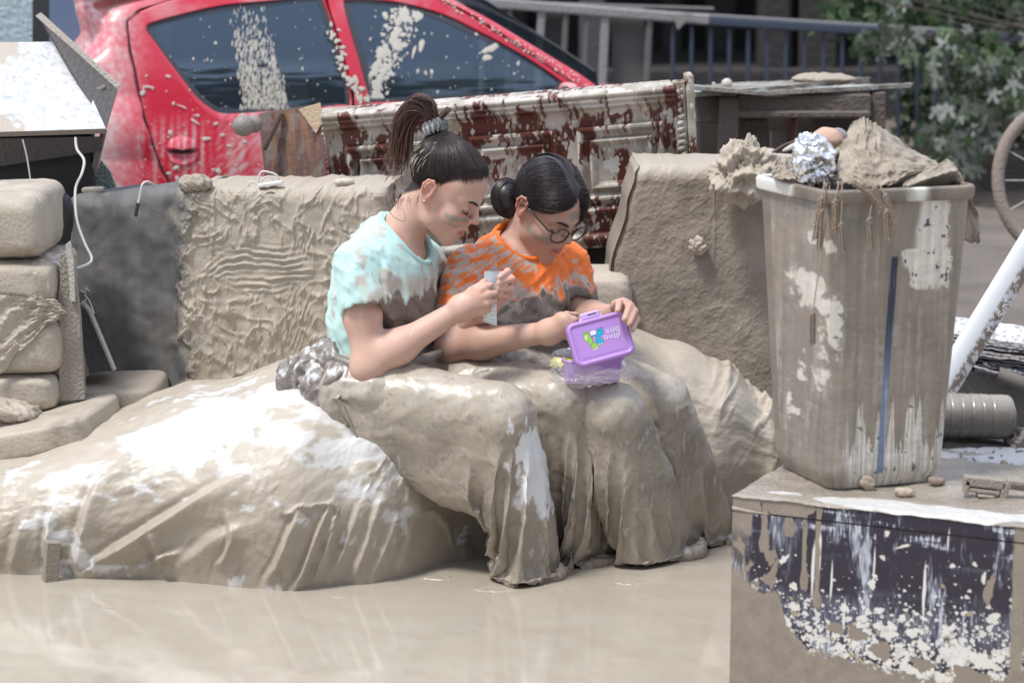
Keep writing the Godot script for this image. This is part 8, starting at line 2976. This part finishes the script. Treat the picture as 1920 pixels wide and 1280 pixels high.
# ---------- wide trouser legs: cloth hung on the limb and left to settle
# path: the limb's bones with their radii; loose: how much wider than the limb; slack: how much longer
func hang(path: Array, radii: Array, loose: Array, slack: float, sd: int, nu := 46, nv := 64, steps := 70) -> Array:
	var rn := noise(sd, 1.0, 2)
	var sm := PackedVector3Array()
	var len := PackedFloat32Array([0.0])
	var n := path.size() - 1
	for j in 81:
		var x := minf(j / 80.0 * n, n - .0001)
		var i := int(x)
		sm.append((path[i] as Vector3).cubic_interpolate(path[i + 1], path[maxi(i - 1, 0)], path[mini(i + 2, n)], x - i))
		if j: len.append(len[j - 1] + sm[j].distance_to(sm[j - 1]))
	var x := PackedVector3Array()
	var prev := Vector3.UP
	var rest_v := len[80] / nv * slack
	var rest_u := PackedFloat32Array()
	for j in nv + 1:
		var s := len[80] * j / nv
		var k := 0
		while k < 79 and len[k + 1] < s: k += 1
		var f := (s - len[k]) / maxf(len[k + 1] - len[k], 1e-6)
		var p := sm[k].lerp(sm[k + 1], f)
		var t := (sm[mini(k + 2, 80)] - sm[maxi(k - 1, 0)]).normalized()
		prev = (prev - t * prev.dot(t)).normalized()
		var sd2 := t.cross(prev)
		var q := float(j) / nv
		var kx := minf(q * n, n - .0001)
		var ki := int(kx)
		var r: float = lerpf(radii[ki], radii[ki + 1], kx - ki) 
		var lo: float = lerpf(loose[ki], loose[ki + 1], kx - ki)
		rest_u.append(TAU * r * lo / nu)
		for i in nu:
			var a := TAU * i / nu
			var wv := a * 5.0 + q * 5.0 + 3.4 * rn.get_noise_3d(cos(a) * 1.3, sin(a) * 1.3, q * 3.0 + 7.0)
			var rr := r * (1.03 + (lo - 1.0) * (.25 + 1.05 * pow(.5 + .5 * sin(wv), 1.6)))
			x.append(p + (prev * cos(a) + sd2 * sin(a)) * rr + t * .012 * rn.get_noise_3d(cos(a) * 1.5, q * 14.0, sin(a) * 1.5))
	var ci := PackedInt32Array(); var cj := PackedInt32Array(); var cr := PackedFloat32Array(); var ck := PackedFloat32Array()
	for j in nv + 1:
		for i in nu:
			var a := j * nu + i
			ci.append(a); cj.append(j * nu + (i + 1) % nu); cr.append(rest_u[j]); ck.append(.06)
			if j < nv:
				ci.append(a); cj.append(a + nu); cr.append(rest_v); ck.append(.06)
				var dg := sqrt(rest_u[j] * rest_u[j] + rest_v * rest_v)
				ci.append(a); cj.append((j + 1) * nu + (i + 1) % nu); cr.append(dg); ck.append(.03)
				ci.append(j * nu + (i + 1) % nu); cj.append(a + nu); cr.append(dg); ck.append(.03)
			if j < nv - 1: ci.append(a); cj.append(a + 2 * nu); cr.append(rest_v * 1.94); ck.append(.21)
			ci.append(a); cj.append(j * nu + (i + 2) % nu); cr.append(rest_u[j] * 1.94); ck.append(.21)
	# old creases: patches of cloth that have stretched or puckered
	for c in ci.size():
		if ck[c] < .2:
			var a := ci[c]
			var an := TAU * (a % nu) / nu
			var q := (a / nu) / float(nv)
			cr[c] *= 1.0 + .20 * rn.get_noise_3d(cos(an) * 3.4 + 20.0, sin(an) * 3.4, q * 9.0) + .07 * rn.get_noise_3d(cos(an) * 8.0 + 40.0, sin(an) * 8.0, q * 22.0)
	var xp := x.duplicate()
	var pin_lo := nu * 2
	var pin_hi := nu * nv
	var m := ci.size()
	var cnt := x.size()
	for st in steps:
		for i in range(pin_lo, pin_hi):
			var v := (x[i] - xp[i]) * .93
			xp[i] = x[i]
			x[i] += v + Vector3(0, -.0004, 0)
		for it in 4:
			for c in m:
				var i := ci[c]; var j := cj[c]
				var d := x[j] - x[i]
				var l := d.length()
				var e := l - cr[c]
				var k := .5 if e > 0.0 and ck[c] < .2 else (ck[c] * .5 if e < 0.0 else 0.0)
				if k == 0.0: continue
				d *= k * e / maxf(l, 1e-6)
				x[i] += d; x[j] -= d
			for i in pin_lo: x[i] = xp[i]
			for i in range(pin_hi, cnt): x[i] = xp[i]
		for i in range(pin_lo, pin_hi):
			var p := x[i]
			for b in n:
				var ba: Vector3 = path[b + 1] - path[b]
				var h := clampf((p - path[b]).dot(ba) / ba.length_squared(), 0.0, 1.0)
				var d: Vector3 = p - path[b] - ba * h
				var r := lerpf(radii[b], radii[b + 1], h)
				if d.length_squared() > r * r * 1.3: continue
				r *= 1.0 + .07 * rn.get_noise_3d(p.x * 7.0 - p.y * 6.0, p.y * 9.0, p.z * 9.0)
				if d.length_squared() < r * r:
					p = path[b] + ba * h + d.normalized() * r
					xp[i] = xp[i].lerp(p, .7)
			if p.y < .004: p.y = .004
			x[i] = p
	return [x, nu, nv]
func cloth_sheet(s: Array, over: int, colf) -> MB:
	var x: PackedVector3Array = s[0]
	var nu: int = s[1]; var nv: int = s[2]
	var mb := MB.new()
	mb.sheet(nu * over, nv * over, func(u, w):
		var fu: float = u * nu
		var iu := int(fu); fu -= iu
		var fv := minf(w * nv, nv - .0001)
		var iv := int(fv); fv -= iv
		var row := func(j: int) -> Vector3:
			j = clampi(j, 0, nv)
			return x[j * nu + iu % nu].cubic_interpolate(x[j * nu + (iu + 1) % nu], x[j * nu + (iu + nu - 1) % nu], x[j * nu + (iu + 2) % nu], fu)
		return (row.call(iv) as Vector3).cubic_interpolate(row.call(iv + 1), row.call(iv - 1), row.call(iv + 2), fv), null, true)
	# the stiff creases of plastic: sharp ridges between flatter facets
	var na := noise(501 + nu, 1.0, 1, FastNoiseLite.FRACTAL_RIDGED)
	var nb := FastNoiseLite.new()
	nb.noise_type = FastNoiseLite.TYPE_CELLULAR
	nb.cellular_return_type = FastNoiseLite.RETURN_DISTANCE2_SUB
	nb.cellular_distance_function = FastNoiseLite.DISTANCE_EUCLIDEAN
	nb.frequency = 1.0
	nb.seed = 77
	for i in mb.v.size():
		var p := mb.v[i]
		var w := mb.uv[i].y
		var low := ss(.42, .6, w)
		var g := p + Vector3(.02, .03, .02) * na.get_noise_3d(p.x * 6.0, p.y * 6.0, p.z * 6.0)
		var a := nb.get_noise_3d(g.x * lerpf(8.0, 13.0, low) + g.y * 5.0 * (1.0 - low), g.y * lerpf(13.0, 5.0, low), g.z * 12.0)
		var b := nb.get_noise_3d(g.x * 27.0, g.y * 21.0, g.z * 27.0)
		var c := na.get_noise_3d(g.x * 11.0 + g.y * 4.0, g.y * 3.0, g.z * 11.0)
		mb.v[i] = p + mb.n[i] * (-.0062 * (a - .4) - .0020 * (b - .4) + .004 * maxf(0.0, c) * c * low)
	mb.smooth()
	var nu3 := nu * over
	for j in nv * over + 1:
		var q := j * (nu3 + 1)
		mb.v[q + nu3] = mb.v[q]
		var m := (mb.n[q] + mb.n[q + nu3]).normalized()
		mb.n[q] = m; mb.n[q + nu3] = m
	if colf != null:
		for i in mb.v.size(): mb.c[i] = colf.call(mb.v[i], mb.uv[i].x, mb.uv[i].y)
	return mb
